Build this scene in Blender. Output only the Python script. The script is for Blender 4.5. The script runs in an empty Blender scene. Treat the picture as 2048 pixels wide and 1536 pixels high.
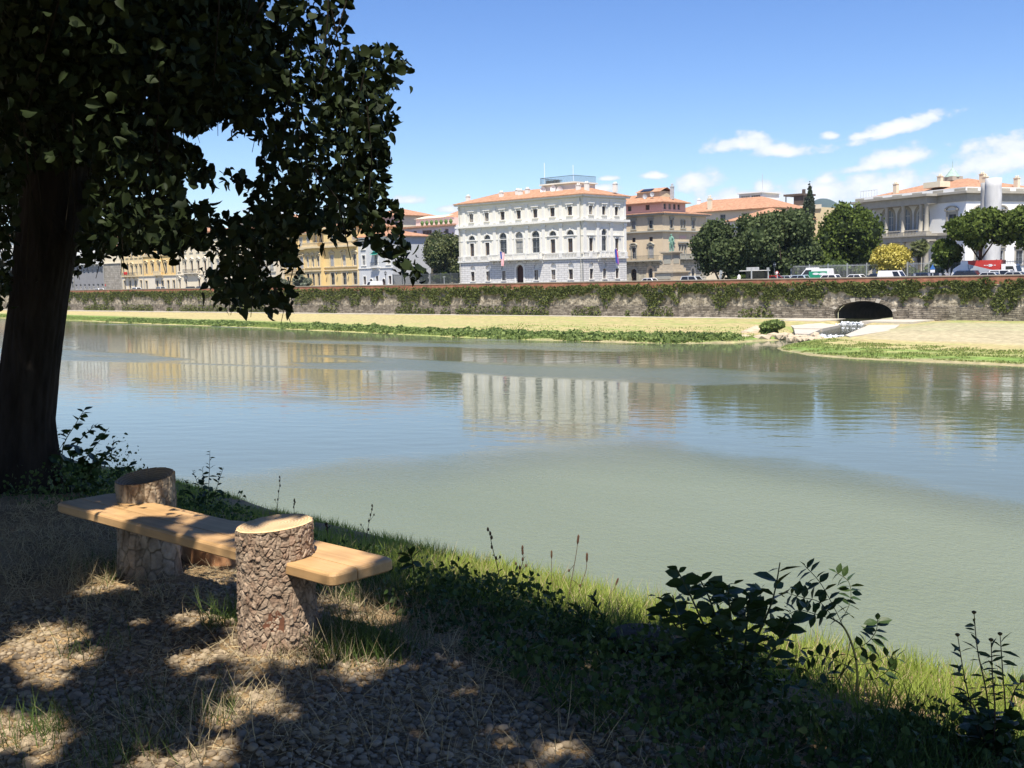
import bpy, math, random
import numpy as np
from mathutils import Vector, Matrix, Quaternion

rnd = random.Random(7)
rng = np.random.default_rng(11)
sc = bpy.context.scene
C = sc.collection
R = math.radians

# ------------------------------------------------------------------ camera
FPX, ROLL, PITCH, EYE = 2200.0, R(1.25), math.atan(215 / 2200), 1.6
cam_d = bpy.data.cameras.new("camera")
cam = bpy.data.objects.new("camera", cam_d)
C.objects.link(cam)
cam_d.sensor_width = 36.0
cam_d.lens = 36.0 * FPX / 2048
cam_d.clip_start, cam_d.clip_end = 0.05, 20000
_f = Vector((0, math.cos(PITCH), -math.sin(PITCH)))
_r0, _u0 = Vector((1, 0, 0)), Vector((0, math.sin(PITCH), math.cos(PITCH)))
_r = _r0 * math.cos(ROLL) - _u0 * math.sin(ROLL)
_u = _r0 * math.sin(ROLL) + _u0 * math.cos(ROLL)
cam.matrix_world = Matrix(((_r.x, _u.x, -_f.x, 0), (_r.y, _u.y, -_f.y, 0), (_r.z, _u.z, -_f.z, EYE), (0, 0, 0, 1)))
sc.camera = cam


def ray(x, y):
    """direction through a point of the photograph (2048 x 1536)"""
    dx, dy = x - 1024, y - 768
    a = (dx * math.cos(ROLL) - dy * math.sin(ROLL)) / FPX
    u = -(dx * math.sin(ROLL) + dy * math.cos(ROLL)) / FPX
    return np.array([a, math.cos(PITCH) + u * math.sin(PITCH), -math.sin(PITCH) + u * math.cos(PITCH)])


def atz(x, y, z):
    r = ray(x, y)
    t = (z - EYE) / r[2]
    return Vector((r[0] * t, r[1] * t, z))


def atY(x, y, Y):
    r = ray(x, y)
    t = Y / r[1]
    return Vector((r[0] * t, Y, EYE + r[2] * t))


# ------------------------------------------------------------------ sky
SUN_EL = math.atan(1 / 0.523)
w = bpy.data.worlds.new("World")
sc.world = w
w.use_nodes = True
nt = w.node_tree
for n in list(nt.nodes):
    nt.nodes.remove(n)


def wn(t, **k):
    n = nt.nodes.new(t)
    for a, b in k.items():
        setattr(n, a, b)
    return n


def wm(op, a, b=None, c=None, clamp=False):
    n = nt.nodes.new("ShaderNodeMath")
    n.operation = op
    n.use_clamp = clamp
    for i, v in enumerate((a, b, c)):
        if v is None:
            continue
        if isinstance(v, (int, float)):
            n.inputs[i].default_value = v
        else:
            nt.links.new(v, n.inputs[i])
    return n.outputs[0]


sky = wn("ShaderNodeTexSky", sky_type="NISHITA", sun_disc=False, sun_elevation=SUN_EL, sun_rotation=R(180),
         altitude=400, air_density=1.0, dust_density=0.0, ozone_density=4.0)
tc = wn("ShaderNodeTexCoord")
sep = wn("ShaderNodeSeparateXYZ")
nt.links.new(tc.outputs["Generated"], sep.inputs[0])
az = wm("ARCTAN2", sep.outputs[0], sep.outputs[1])
el = wm("ARCSINE", sep.outputs[2])
vec = wn("ShaderNodeCombineXYZ")
nt.links.new(az, vec.inputs[0])
nt.links.new(wm("MULTIPLY", el, 1.5), vec.inputs[1])
# cumulus near the horizon: centre and half-size of each cloud as seen in the photo, turned into azimuth / elevation
CLOUDS = [(1480, 291, 52, 20, 0), (1560, 303, 55, 15, 0), (1800, 256, 80, 16, .25), (1750, 270, 50, 9, .1), (1663, 272, 18, 9, 0),
          (1795, 318, 66, 25, .2), (1740, 335, 66, 12, .1), (1975, 328, 88, 30, .15), (2060, 314, 85, 38, 0), (1395, 366, 44, 25, .1),
          (1313, 352, 24, 7, 0), (1212, 358, 20, 5, 0), (1205, 378, 34, 9, 0), (1528, 377, 27, 12, 0), (1650, 362, 22, 9, 0),
          (1610, 398, 150, 34, .1), (1740, 382, 100, 36, 0), (1480, 400, 85, 22, 0), (900, 420, 26, 9, 0), (820, 402, 34, 11, 0),
          (1860, 400, 60, 20, 0), (690, 428, 40, 14, 0), (560, 420, 60, 12, 0), (250, 430, 80, 18, 0), (-80, 420, 90, 22, 0), (2160, 380, 120, 40, 0)]
field = None
for (x, y, rx, ry, tilt) in CLOUDS:
    d = ray(x, y)
    d /= np.linalg.norm(d)
    a0, e0 = math.atan2(d[0], d[1]), math.asin(d[2])
    da = wm("SUBTRACT", az, a0)
    de = wm("SUBTRACT", wm("SUBTRACT", el, e0), wm("MULTIPLY", da, tilt))
    ta = wm("MULTIPLY", da, FPX / rx)
    te = wm("MULTIPLY", de, FPX / ry)
    tb = wm("MAXIMUM", te, wm("MULTIPLY", te, -1.6))          # flatter undersides
    q = wm("SQRT", wm("ADD", wm("MULTIPLY", ta, ta), wm("MULTIPLY", tb, tb)))
    m = wm("SUBTRACT", 1.5, q)
    field = m if field is None else wm("SMOOTH_MAX", field, m, 0.25)
# the rest of the sky, out of view, carries the same scattered clouds low over the horizon
nz2 = wn("ShaderNodeTexNoise")
nz2.inputs["Scale"].default_value = 4.5
nz2.inputs["Detail"].default_value = 3
nt.links.new(vec.outputs[0], nz2.inputs["Vector"])
away = wm("MULTIPLY", wm("SUBTRACT", wm("ABSOLUTE", az), 0.62), 4.0, clamp=True)
lowb = wm("SUBTRACT", 1.0, wm("ABSOLUTE", wm("MULTIPLY", wm("SUBTRACT", el, 0.12), 6.0)), clamp=True)
gen = wm("SUBTRACT", wm("MULTIPLY", wm("MULTIPLY", wm("SUBTRACT", nz2.outputs[0], 0.40), 4.0), lowb), wm("MULTIPLY", wm("SUBTRACT", 1.0, away), 5.0))
gen = wm("MAXIMUM", gen, -6)
field = wm("MAXIMUM", field, gen)
nz = wn("ShaderNodeTexNoise")
nz.inputs["Scale"].default_value = 42
nz.inputs["Detail"].default_value = 6
nz.inputs["Roughness"].default_value = 0.58
nt.links.new(vec.outputs[0], nz.inputs["Vector"])
dens = wm("ADD", field, wm("MULTIPLY", wm("SUBTRACT", nz.outputs[0], 0.54), 2.9))
mr = wn("ShaderNodeMapRange", interpolation_type="SMOOTHSTEP")
mr.inputs["From Min"].default_value = -0.02
mr.inputs["From Max"].default_value = 0.75
mr.inputs["To Max"].default_value = 0.93
nt.links.new(dens, mr.inputs["Value"])
ccol = wn("ShaderNodeMix", data_type="RGBA")
ccol.inputs["A"].default_value = (4.6, 5.1, 6.1, 1)
ccol.inputs["B"].default_value = (7.6, 7.6, 7.7, 1)
nt.links.new(wm("MULTIPLY", dens, 0.75, clamp=True), ccol.inputs["Factor"])
mixc = wn("ShaderNodeMix", data_type="RGBA")
nt.links.new(mr.outputs[0], mixc.inputs["Factor"])
hsv = wn("ShaderNodeHueSaturation")
hsv.inputs["Saturation"].default_value = 1.22
hsv.inputs["Hue"].default_value = 0.514
nt.links.new(sky.outputs[0], hsv.inputs["Color"])
nt.links.new(hsv.outputs[0], mixc.inputs["A"])
nt.links.new(ccol.outputs["Result"], mixc.inputs["B"])
bg = wn("ShaderNodeBackground")
bg.inputs["Strength"].default_value = 0.092
nt.links.new(mixc.outputs["Result"], bg.inputs["Color"])
wo = wn("ShaderNodeOutputWorld")
nt.links.new(bg.outputs[0], wo.inputs["Surface"])

# ------------------------------------------------------------------ sun and exposure
LDIR = Vector((0.0, 0.523, -1.0)).normalized()
sun_d = bpy.data.lights.new("sun", "SUN")
sun_d.energy, sun_d.angle, sun_d.color = 5.0, R(0.55), (1.0, 0.93, 0.82)
sun = bpy.data.objects.new("sun", sun_d)
sun.rotation_euler = LDIR.to_track_quat("-Z", "Y").to_euler()
sun.location = (0, -30, 60)
C.objects.link(sun)
vs = sc.view_settings
vs.view_transform, vs.look, vs.exposure, vs.gamma = "Standard", "None", 0.80, 1.0
vs.use_curve_mapping = False
sc.cycles.max_bounces = 6
sc.cycles.diffuse_bounces = 3
sc.cycles.glossy_bounces = 3
sc.cycles.transmission_bounces = 3
sc.cycles.caustics_reflective = False
sc.cycles.caustics_refractive = False

# ------------------------------------------------------------------ helpers
TH = math.atan2(-0.6871, 0.7266)          # the river wall's direction


def W(a, b, z=0.0):
    """far-bank frame: a along the river wall, b away from the camera across the river"""
    return Vector((a * 0.7266 + b * 0.6871, -a * 0.6871 + b * 0.7266, z))


def tag(o, label=None, cat=None, group=None, kind=None):
    if label: o["label"] = label
    if cat: o["category"] = cat
    if group: o["group"] = group
    if kind: o["kind"] = kind
    return o


def empty(name, loc, rz=0.0, label=None, cat=None, group=None):
    o = bpy.data.objects.new(name, None)
    o.location = loc
    o.rotation_euler = (0, 0, rz)
    o.empty_display_size = 0.2
    C.objects.link(o)
    return tag(o, label, cat, group)


def link(name, me, parent=None, loc=(0, 0, 0), rz=0.0, kind=None):
    o = bpy.data.objects.new(name, me)
    o.location = loc
    o.rotation_euler = (0, 0, rz)
    if parent is not None:
        o.parent = parent
    if kind: o["kind"] = kind
    C.objects.link(o)
    return o


class MB:
    """collects shapes and turns them into one mesh"""

    def __init__(s):
        s.v, s.f, s.m = [], [], []

    def add(s, vs_, fs, mi=0):
        k = len(s.v)
        s.v.extend(tuple(p) for p in vs_)
        for f in fs:
            s.f.append(tuple(i + k for i in f))
            s.m.append(mi)
        return s

    def box(s, x0, x1, y0, y1, z0, z1, mi=0):
        return s.add([(x0, y0, z0), (x1, y0, z0), (x1, y1, z0), (x0, y1, z0), (x0, y0, z1), (x1, y0, z1), (x1, y1, z1), (x0, y1, z1)],
                     [(0, 3, 2, 1), (4, 5, 6, 7), (0, 1, 5, 4), (1, 2, 6, 5), (2, 3, 7, 6), (3, 0, 4, 7)], mi)

    def prism(s, pts, y0, y1, mi=0):
        """polygon in x,z pushed along y"""
        n = len(pts)
        vv = [(p[0], y0, p[1]) for p in pts] + [(p[0], y1, p[1]) for p in pts]
        ff = [tuple(range(n)), tuple(range(2 * n - 1, n - 1, -1))]
        ff += [(i, i + n, (i + 1) % n + n, (i + 1) % n) for i in range(n)]
        return s.add(vv, ff, mi)

    def hprism(s, pts, z0, z1, mi=0):
        n = len(pts)
        vv = [(p[0], p[1], z0) for p in pts] + [(p[0], p[1], z1) for p in pts]
        ff = [tuple(range(n - 1, -1, -1)), tuple(range(n, 2 * n))]
        ff += [(i, (i + 1) % n, (i + 1) % n + n, i + n) for i in range(n)]
        return s.add(vv, ff, mi)

    def lathe(s, prof, n=16, cx=0, cy=0, mi=0, cap=True):
        vv, ff = [], []
        for (r, z) in prof:
            for i in range(n):
                t = 2 * math.pi * i / n
                vv.append((cx + r * math.cos(t), cy + r * math.sin(t), z))
        for j in range(len(prof) - 1):
            for i in range(n):
                ff.append((j * n + i, j * n + (i + 1) % n, (j + 1) * n + (i + 1) % n, (j + 1) * n + i))
        if cap:
            ff.append(tuple(range(n - 1, -1, -1)))
            ff.append(tuple(range((len(prof) - 1) * n, len(prof) * n)))
        return s.add(vv, ff, mi)

    def tube(s, pts, rad, n=6, mi=0):
        pts = [Vector(p) for p in pts]
        if isinstance(rad, (int, float)): rad = [rad] * len(pts)
        vv, ff = [], []
        up = Vector((0.13, 0.21, 1)).normalized()
        for i, p in enumerate(pts):
            d = (pts[min(i + 1, len(pts) - 1)] - pts[max(i - 1, 0)])
            if d.length < 1e-9: d = Vector((0, 0, 1))
            d.normalize()
            e = d.cross(up)
            if e.length < 0.05: e = d.cross(Vector((1, 0.3, 0)))
            e.normalize()
            g = d.cross(e)
            for k in range(n):
                t = 2 * math.pi * k / n
                vv.append(p + (e * math.cos(t) + g * math.sin(t)) * rad[i])
        for j in range(len(pts) - 1):
            for i in range(n):
                ff.append((j * n + i, j * n + (i + 1) % n, (j + 1) * n + (i + 1) % n, (j + 1) * n + i))
        ff.append(tuple(range(n - 1, -1, -1)))
        ff.append(tuple(range((len(pts) - 1) * n, len(pts) * n)))
        return s.add(vv, ff, mi)

    def mesh(s, name, mats, smooth=False):
        me = bpy.data.meshes.new(name)
        me.from_pydata(s.v, [], s.f)
        if not isinstance(mats, (list, tuple)): mats = [mats]
        for m_ in mats: me.materials.append(m_)
        if len(mats) > 1: me.polygons.foreach_set("material_index", s.m)
        if smooth: me.polygons.foreach_set("use_smooth", [True] * len(s.f))
        me.validate()
        me.update()
        return me

    def build(s, name, mats, parent=None, loc=(0, 0, 0), rz=0.0, smooth=False, kind=None):
        return link(name, s.mesh(name, mats, smooth), parent, loc, rz, kind)


def fast_mesh(name, verts, faces, mats, smooth=False, midx=None):
    """verts (n,3), faces (m,k) numpy arrays"""
    me = bpy.data.meshes.new(name)
    n, (m, k) = len(verts), faces.shape
    me.vertices.add(n)
    me.vertices.foreach_set("co", np.asarray(verts, np.float32).ravel())
    me.loops.add(m * k)
    me.loops.foreach_set("vertex_index", np.asarray(faces, np.int32).ravel())
    me.polygons.add(m)
    me.polygons.foreach_set("loop_start", np.arange(0, m * k, k, dtype=np.int32))
    if not isinstance(mats, (list, tuple)): mats = [mats]
    for x in mats: me.materials.append(x)
    if midx is not None: me.polygons.foreach_set("material_index", np.asarray(midx, np.int32))
    if smooth: me.polygons.foreach_set("use_smooth", np.ones(m, bool))
    me.update(calc_edges=True)
    return me


def rot_mats(n, tilt=1.0, yaw=None, seed=0):
    """random rotations: yaw about z and a tilt"""
    g = np.random.default_rng(seed)
    a = g.uniform(0, 2 * np.pi, n) if yaw is None else yaw
    b = g.normal(0, tilt, n)
    c = g.normal(0, tilt, n)
    ca, sa, cb, sb, cc, sc_ = np.cos(a), np.sin(a), np.cos(b), np.sin(b), np.cos(c), np.sin(c)
    o, z = np.ones(n), np.zeros(n)
    Rz = np.stack([ca, -sa, z, sa, ca, z, z, z, o], 1).reshape(n, 3, 3)
    Rx = np.stack([o, z, z, z, cb, -sb, z, sb, cb], 1).reshape(n, 3, 3)
    Ry = np.stack([cc, z, sc_, z, o, z, -sc_, z, cc], 1).reshape(n, 3, 3)
    return Rz @ Ry @ Rx


def scatter(name, tv, tf, pos, rots, scl, mats, smooth=False, midx=None):
    """one mesh out of many copies of a template (tv, tf)"""
    pos = np.asarray(pos, float)
    n, k = len(pos), len(tv)
    scl = np.asarray(scl, float)
    if scl.ndim == 1: scl = scl[:, None].repeat(3, 1)
    v = np.einsum("nij,nkj->nki", rots, tv[None] * scl[:, None, :]) + pos[:, None, :]
    f = tf[None] + (np.arange(n) * k)[:, None, None]
    mi = None if midx is None else np.repeat(midx, len(tf))
    return fast_mesh(name, v.reshape(-1, 3), f.reshape(-1, tf.shape[1]), mats, smooth, mi)


def vnoise(p, seed=0):
    """value noise on (n,3) points, 0..1"""
    p = np.asarray(p, float)
    i = np.floor(p).astype(np.int64)
    f = p - i
    f = f * f * (3 - 2 * f)

    def h(q):
        x = (q[:, 0] * 374761393 + q[:, 1] * 668265263 + q[:, 2] * 2147483647 + seed * 1274126177) & 0xFFFFFFFF
        x = ((x ^ (x >> 13)) * 1274126177) & 0xFFFFFFFF
        return ((x ^ (x >> 16)) & 0xFFFF) / 65535.0
    r = 0
    for dx in (0, 1):
        for dy in (0, 1):
            for dz in (0, 1):
                wgt = (f[:, 0] if dx else 1 - f[:, 0]) * (f[:, 1] if dy else 1 - f[:, 1]) * (f[:, 2] if dz else 1 - f[:, 2])
                r = r + wgt * h(i + np.array([dx, dy, dz]))
    return r


def fbm(p, seed=0, oct=4):
    p = np.asarray(p, float)
    r, a, t = 0, 0.5, 0
    for k in range(oct):
        r = r + a * vnoise(p * 2 ** k, seed + k)
        t += a
        a *= 0.55
    return r / t


# ------------------------------------------------------------------ materials
def mat(name, col, rough=0.8, var=0.18, scale=4.0, detail=4, bump=0.0, bscale=None, bdist=0.05, spec=0.3, col2=None, hue=None, metal=0.0, coord="Object", stretch=None):
    m = bpy.data.materials.new(name)
    m.use_nodes = True
    t = m.node_tree
    p = t.nodes["Principled BSDF"]
    p.inputs["Roughness"].default_value = rough
    p.inputs["Specular IOR Level"].default_value = spec
    p.inputs["Metallic"].default_value = metal
    tcn = t.nodes.new("ShaderNodeTexCoord")
    src = tcn.outputs[coord]
    if stretch:
        mp = t.nodes.new("ShaderNodeMapping")
        mp.inputs["Scale"].default_value = stretch
        t.links.new(src, mp.inputs[0])
        src = mp.outputs[0]
    nz_ = t.nodes.new("ShaderNodeTexNoise")
    nz_.inputs["Scale"].default_value = scale
    nz_.inputs["Detail"].default_value = detail
    nz_.inputs["Roughness"].default_value = 0.62
    t.links.new(src, nz_.inputs["Vector"])
    rp = t.nodes.new("ShaderNodeValToRGB")
    rp.color_ramp.elements[0].position, rp.color_ramp.elements[1].position = 0.3, 0.7
    a = [max(0, c * (1 - var)) for c in col]
    b = [c * (1 + var) for c in col] if col2 is None else list(col2)
    rp.color_ramp.elements[0].color = (*a, 1)
    rp.color_ramp.elements[1].color = (*b, 1)
    t.links.new(nz_.outputs[0], rp.inputs[0])
    t.links.new(rp.outputs[0], p.inputs["Base Color"])
    if bump:
        nb = t.nodes.new("ShaderNodeTexNoise")
        nb.inputs["Scale"].default_value = bscale or scale * 4
        nb.inputs["Detail"].default_value = 4
        t.links.new(src, nb.inputs["Vector"])
        bp = t.nodes.new("ShaderNodeBump")
        bp.inputs["Strength"].default_value = bump
        bp.inputs["Distance"].default_value = bdist
        t.links.new(nb.outputs[0], bp.inputs["Height"])
        t.links.new(bp.outputs[0], p.inputs["Normal"])
    return m


def nodes(m):
    return m.node_tree, m.node_tree.nodes["Principled BSDF"]


def leafmat(name, c0, c1, trans=0.25, rough=0.5, spec=0.35):
    """leaf: colour changes from leaf to leaf, some light comes through"""
    m = bpy.data.materials.new(name)
    m.use_nodes = True
    t = m.node_tree
    p = t.nodes["Principled BSDF"]
    out = t.nodes["Material Output"]
    g = t.nodes.new("ShaderNodeNewGeometry")
    rp = t.nodes.new("ShaderNodeValToRGB")
    rp.color_ramp.elements[0].color = (*c0, 1)
    rp.color_ramp.elements[1].color = (*c1, 1)
    t.links.new(g.outputs["Random Per Island"], rp.inputs[0])
    t.links.new(rp.outputs[0], p.inputs["Base Color"])
    p.inputs["Roughness"].default_value = rough
    p.inputs["Specular IOR Level"].default_value = spec
    if trans > 0:
        tr = t.nodes.new("ShaderNodeBsdfTranslucent")
        t.links.new(rp.outputs[0], tr.inputs["Color"])
        mx = t.nodes.new("ShaderNodeMixShader")
        mx.inputs[0].default_value = trans
        t.links.new(p.outputs[0], mx.inputs[1])
        t.links.new(tr.outputs[0], mx.inputs[2])
        t.links.new(mx.outputs[0], out.inputs["Surface"])
    return m


def tilemat(name, col, col2):
    """clay roof tiles: fine ribs down the slope and blotchy colour"""
    m = mat(name, col, 0.85, 0.2, 1.6, col2=col2)
    t, p = nodes(m)
    tcn = t.nodes.new("ShaderNodeTexCoord")
    wv = t.nodes.new("ShaderNodeTexWave")
    wv.bands_direction = "X"
    wv.inputs["Scale"].default_value = 1.1
    wv.inputs["Distortion"].default_value = 0.6
    t.links.new(tcn.outputs["Object"], wv.inputs["Vector"])
    bp = t.nodes.new("ShaderNodeBump")
    bp.inputs["Strength"].default_value = 0.7
    bp.inputs["Distance"].default_value = 0.12
    t.links.new(wv.outputs["Fac"], bp.inputs["Height"])
    t.links.new(bp.outputs[0], p.inputs["Normal"])
    return m


def blockmat(name, c1, c2, mortar, bw, bh, msize=0.03, bump=0.6, dist=0.06, rough=0.9, axes="XZ", vary=.3, wobble=0.0):
    """coursed masonry too fine to pick apart at this distance"""
    m = bpy.data.materials.new(name)
    m.use_nodes = True
    t, p = nodes(m)
    p.inputs["Roughness"].default_value = rough
    p.inputs["Specular IOR Level"].default_value = 0.15
    tcn = t.nodes.new("ShaderNodeTexCoord")
    sp = t.nodes.new("ShaderNodeSeparateXYZ")
    t.links.new(tcn.outputs["Object"], sp.inputs[0])
    cb = t.nodes.new("ShaderNodeCombineXYZ")
    t.links.new(sp.outputs[0 if axes[0] == "X" else 1], cb.inputs[0])
    t.links.new(sp.outputs[2], cb.inputs[1])
    br = t.nodes.new("ShaderNodeTexBrick")
    br.inputs["Scale"].default_value = 1.0
    br.inputs["Brick Width"].default_value = bw
    br.inputs["Row Height"].default_value = bh
    br.inputs["Mortar Size"].default_value = msize
    br.inputs["Mortar Smooth"].default_value = 0.3
    br.inputs["Color1"].default_value = (*c1, 1)
    br.inputs["Color2"].default_value = (*c2, 1)
    br.inputs["Mortar"].default_value = (*mortar, 1)
    src_ = cb.outputs[0]
    if wobble:
        nw = t.nodes.new("ShaderNodeTexNoise")
        nw.inputs["Scale"].default_value, nw.inputs["Detail"].default_value = .9, 3
        t.links.new(tcn.outputs["Object"], nw.inputs["Vector"])
        vm = t.nodes.new("ShaderNodeVectorMath")
        vm.operation = "MULTIPLY_ADD"
        vm.inputs[1].default_value = (wobble * 3, wobble, wobble)
        t.links.new(nw.outputs["Color"], vm.inputs[0])
        t.links.new(src_, vm.inputs[2])
        src_ = vm.outputs[0]
    t.links.new(src_, br.inputs["Vector"])
    nz_ = t.nodes.new("ShaderNodeTexNoise")
    nz_.inputs["Scale"].default_value = 1.2
    nz_.inputs["Detail"].default_value = 6
    t.links.new(tcn.outputs["Object"], nz_.inputs["Vector"])
    mr_ = t.nodes.new("ShaderNodeMapRange")
    mr_.inputs["From Min"].default_value, mr_.inputs["From Max"].default_value = 0.3, 0.7
    mr_.inputs["To Min"].default_value, mr_.inputs["To Max"].default_value = 1 - vary, 1 + vary * .7
    t.links.new(nz_.outputs[0], mr_.inputs[0])
    mx = t.nodes.new("ShaderNodeVectorMath")
    mx.operation = "SCALE"
    t.links.new(br.outputs["Color"], mx.inputs[0])
    t.links.new(mr_.outputs[0], mx.inputs["Scale"])
    t.links.new(mx.outputs[0], p.inputs["Base Color"])
    bp = t.nodes.new("ShaderNodeBump")
    bp.invert = True
    bp.inputs["Strength"].default_value = bump
    bp.inputs["Distance"].default_value = dist
    t.links.new(br.outputs["Fac"], bp.inputs["Height"])
    t.links.new(bp.outputs[0], p.inputs["Normal"])
    return m


def sol(name, col, rough=0.6, spec=0.3, metal=0.0, var=0.08, scale=3.0):
    return mat(name, col, rough, var, scale, 2, spec=spec, metal=metal)


M = {}
M["glass"] = sol("window_glass", (.035, .04, .05), 0.12, 0.5, var=0.3, scale=1.5)
M["glass_dark"] = sol("dark_glass", (.018, .02, .024), 0.15, 0.5)
M["curtain"] = sol("curtained_glass", (.30, .29, .27), 0.15, 0.5, var=0.25, scale=1.2)
M["villa_glass"] = sol("pale_villa_glass", (.22, .26, .29), 0.15, 0.5, var=0.2, scale=1.0)
M["frame_brown"] = sol("brown_window_frame", (.10, .055, .035))
M["frame_grey"] = sol("grey_window_frame", (.22, .24, .26))
M["frame_white"] = sol("white_window_frame", (.62, .61, .58))
M["shutter"] = sol("grey_shutter", (.36, .36, .36))
M["door"] = sol("dark_red_door", (.055, .022, .018))
M["cons"] = mat("cream_white_stucco", (.70, .675, .60), 0.9, 0.09, 0.5, 6, stretch=(1, 1, .3))
M["cons_trim"] = mat("pale_grey_stone_trim", (.68, .67, .63), 0.85, 0.06, 1.0, 5)
M["rust"] = blockmat("rusticated_pale_stone", (.60, .59, .57), (.63, .62, .60), (.30, .30, .30), 1.5, 0.40, 0.03, 0.8, 0.08, vary=.1)
M["roof"] = tilemat("terracotta_tile", (.40, .20, .115), (.54, .31, .19))
M["roof_pale"] = tilemat("weathered_terracotta_tile", (.42, .21, .12), (.58, .34, .22))
M["beige"] = mat("beige_stucco", (.58, .475, .33), 0.9, 0.1, 0.6, 6, stretch=(1, 1, .3))
M["beige_trim"] = mat("grey_stone_trim", (.34, .33, .28), 0.88, 0.1, 1.0, 5)
M["beige_rust"] = blockmat("rusticated_beige_stone", (.42, .39, .31), (.46, .43, .35), (.24, .23, .19), 1.4, 0.45, 0.035, 0.8, 0.08)
M["yellow"] = mat("yellow_stucco", (.66, .50, .24), 0.9, 0.1, 0.5, 6, stretch=(1, 1, .3))
M["yellow2"] = mat("ochre_stucco", (.68, .48, .21), 0.9, 0.06, 0.5, 5)
M["yellow3"] = mat("pale_yellow_stucco", (.66, .53, .31), 0.9, 0.06, 0.5, 5)
M["ytrim"] = mat("sand_stone_trim", (.58, .48, .31), 0.88, 0.1, 0.8, 5)
M["cream"] = mat("cream_stucco", (.68, .60, .45), 0.9, 0.06, 0.5, 5)
M["creamtrim"] = mat("cream_stone_trim", (.64, .58, .47), 0.88, 0.08, 0.8, 5)
M["greystone"] = blockmat("grey_brown_ashlar", (.27, .245, .205), (.36, .33, .28), (.16, .145, .12), 1.6, 0.55, 0.03, 0.6, 0.05)
M["greyplaster"] = mat("grey_plaster", (.235, .235, .24), 0.9, 0.08, 0.6)
M["white"] = mat("white_stucco", (.72, .72, .71), 0.9, 0.04, 0.5, 5)
M["bluegrey"] = mat("pale_blue_grey_stucco", (.50, .515, .53), 0.9, 0.05, 0.5, 5)
M["villa"] = mat("white_villa_stucco", (.76, .765, .75), 0.9, 0.04, 0.4, 5)
M["villa_stone"] = mat("grey_brown_sandstone", (.36, .335, .28), 0.9, 0.12, 0.8, 5)
M["copper"] = sol("green_copper", (.30, .41, .36), 0.7, 0.3, var=0.2)
M["steel"] = sol("galvanised_grey", (.42, .43, .44), 0.6, 0.4, var=0.18)
M["iron"] = sol("dark_grey_iron", (.07, .08, .085), 0.6, 0.4)
M["pole"] = sol("grey_painted_pole", (.33, .35, .36), 0.6, 0.4)
M["whitep"] = sol("white_paint", (.78, .78, .78), 0.4, 0.5, var=0.03)
M["rubber"] = sol("black_rubber", (.02, .02, .02), 0.8, 0.2)
M["green_aw"] = sol("green_awning_cloth", (.02, .36, .27), 0.8, 0.2)
M["bronze"] = sol("green_bronze_patina", (.16, .30, .23), 0.6, 0.4, var=0.35, scale=2.0)
M["terra"] = sol("terracotta_band", (.52, .25, .16), 0.9, 0.2)
M["pink"] = sol("pink_stucco", (.62, .42, .36), 0.9, 0.1)
M["concrete"] = mat("pale_concrete", (.47, .43, .36), 0.95, 0.14, 0.7, 6, bump=0.3, bscale=6)
M["red"] = sol("red_paint", (.45, .03, .025), 0.4, 0.5)

# ================================================================== THE SETTING
WZ = -5.8                                  # river level


def crest_q(s):
    return 5.25 + np.clip((np.asarray(s) - 4.5) * 0.07, 0, 0.45)


def ground_z(x, y):
    """near bank: level ground, a gentle roll-off, then a steep drop to the river"""
    x, y = np.asarray(x, float), np.asarray(y, float)
    q = 0.6871 * x + 0.7266 * y
    s = -0.7266 * x + 0.6871 * y
    c = crest_q(s)
    t = q - c
    z = np.where(q < 3.0, 0.0, -0.5 * np.clip((q - 3.0) / (c - 3.0), 0, 1) ** 1.6)
    z = z - np.clip(t, 0, 1.2) ** 2 * 0.42 - np.clip(t - 1.2, 0, 7) * 1.0
    p = np.stack([x, y, x * 0], -1).reshape(-1, 3)
    nzv = (fbm(p * 0.9, 3, 4) - 0.5).reshape(x.shape) * 0.09 + (fbm(p * 6.0, 5, 3) - 0.5).reshape(x.shape) * 0.025
    return z + nzv


# near bank
def grid_axis(segs):
    out = []
    for (a, b, st) in segs:
        out.extend(np.arange(a, b, st))
    return np.array(out)


qa = grid_axis([(-60, -8, 2.0), (-8, 0.5, .25), (.5, 6.5, .05), (6.5, 20.1, .5)])
sa = grid_axis([(-60, -6, 1.5), (-6, 0, .15), (0, 10, .05), (10, 20, .2), (20, 120.1, 3.0)])
Q, S = np.meshgrid(qa, sa, indexing="ij")
GX, GY = 0.6871 * Q - 0.7266 * S, 0.7266 * Q + 0.6871 * S
GZ = np.maximum(ground_z(GX, GY), -8.0)
nq, ns = Q.shape
idx = np.arange(nq * ns).reshape(nq, ns)
gf = np.stack([idx[:-1, :-1], idx[1:, :-1], idx[1:, 1:], idx[:-1, 1:]], -1).reshape(-1, 4)[:, ::-1]

m = mat("dry_earth_and_straw", (.27, .182, .10), 0.95, 0.35, 1.3, 8, bump=0.7, bscale=55, bdist=0.02, col2=(.40, .29, .165), spec=0.15)
t, p = nodes(m)
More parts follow.
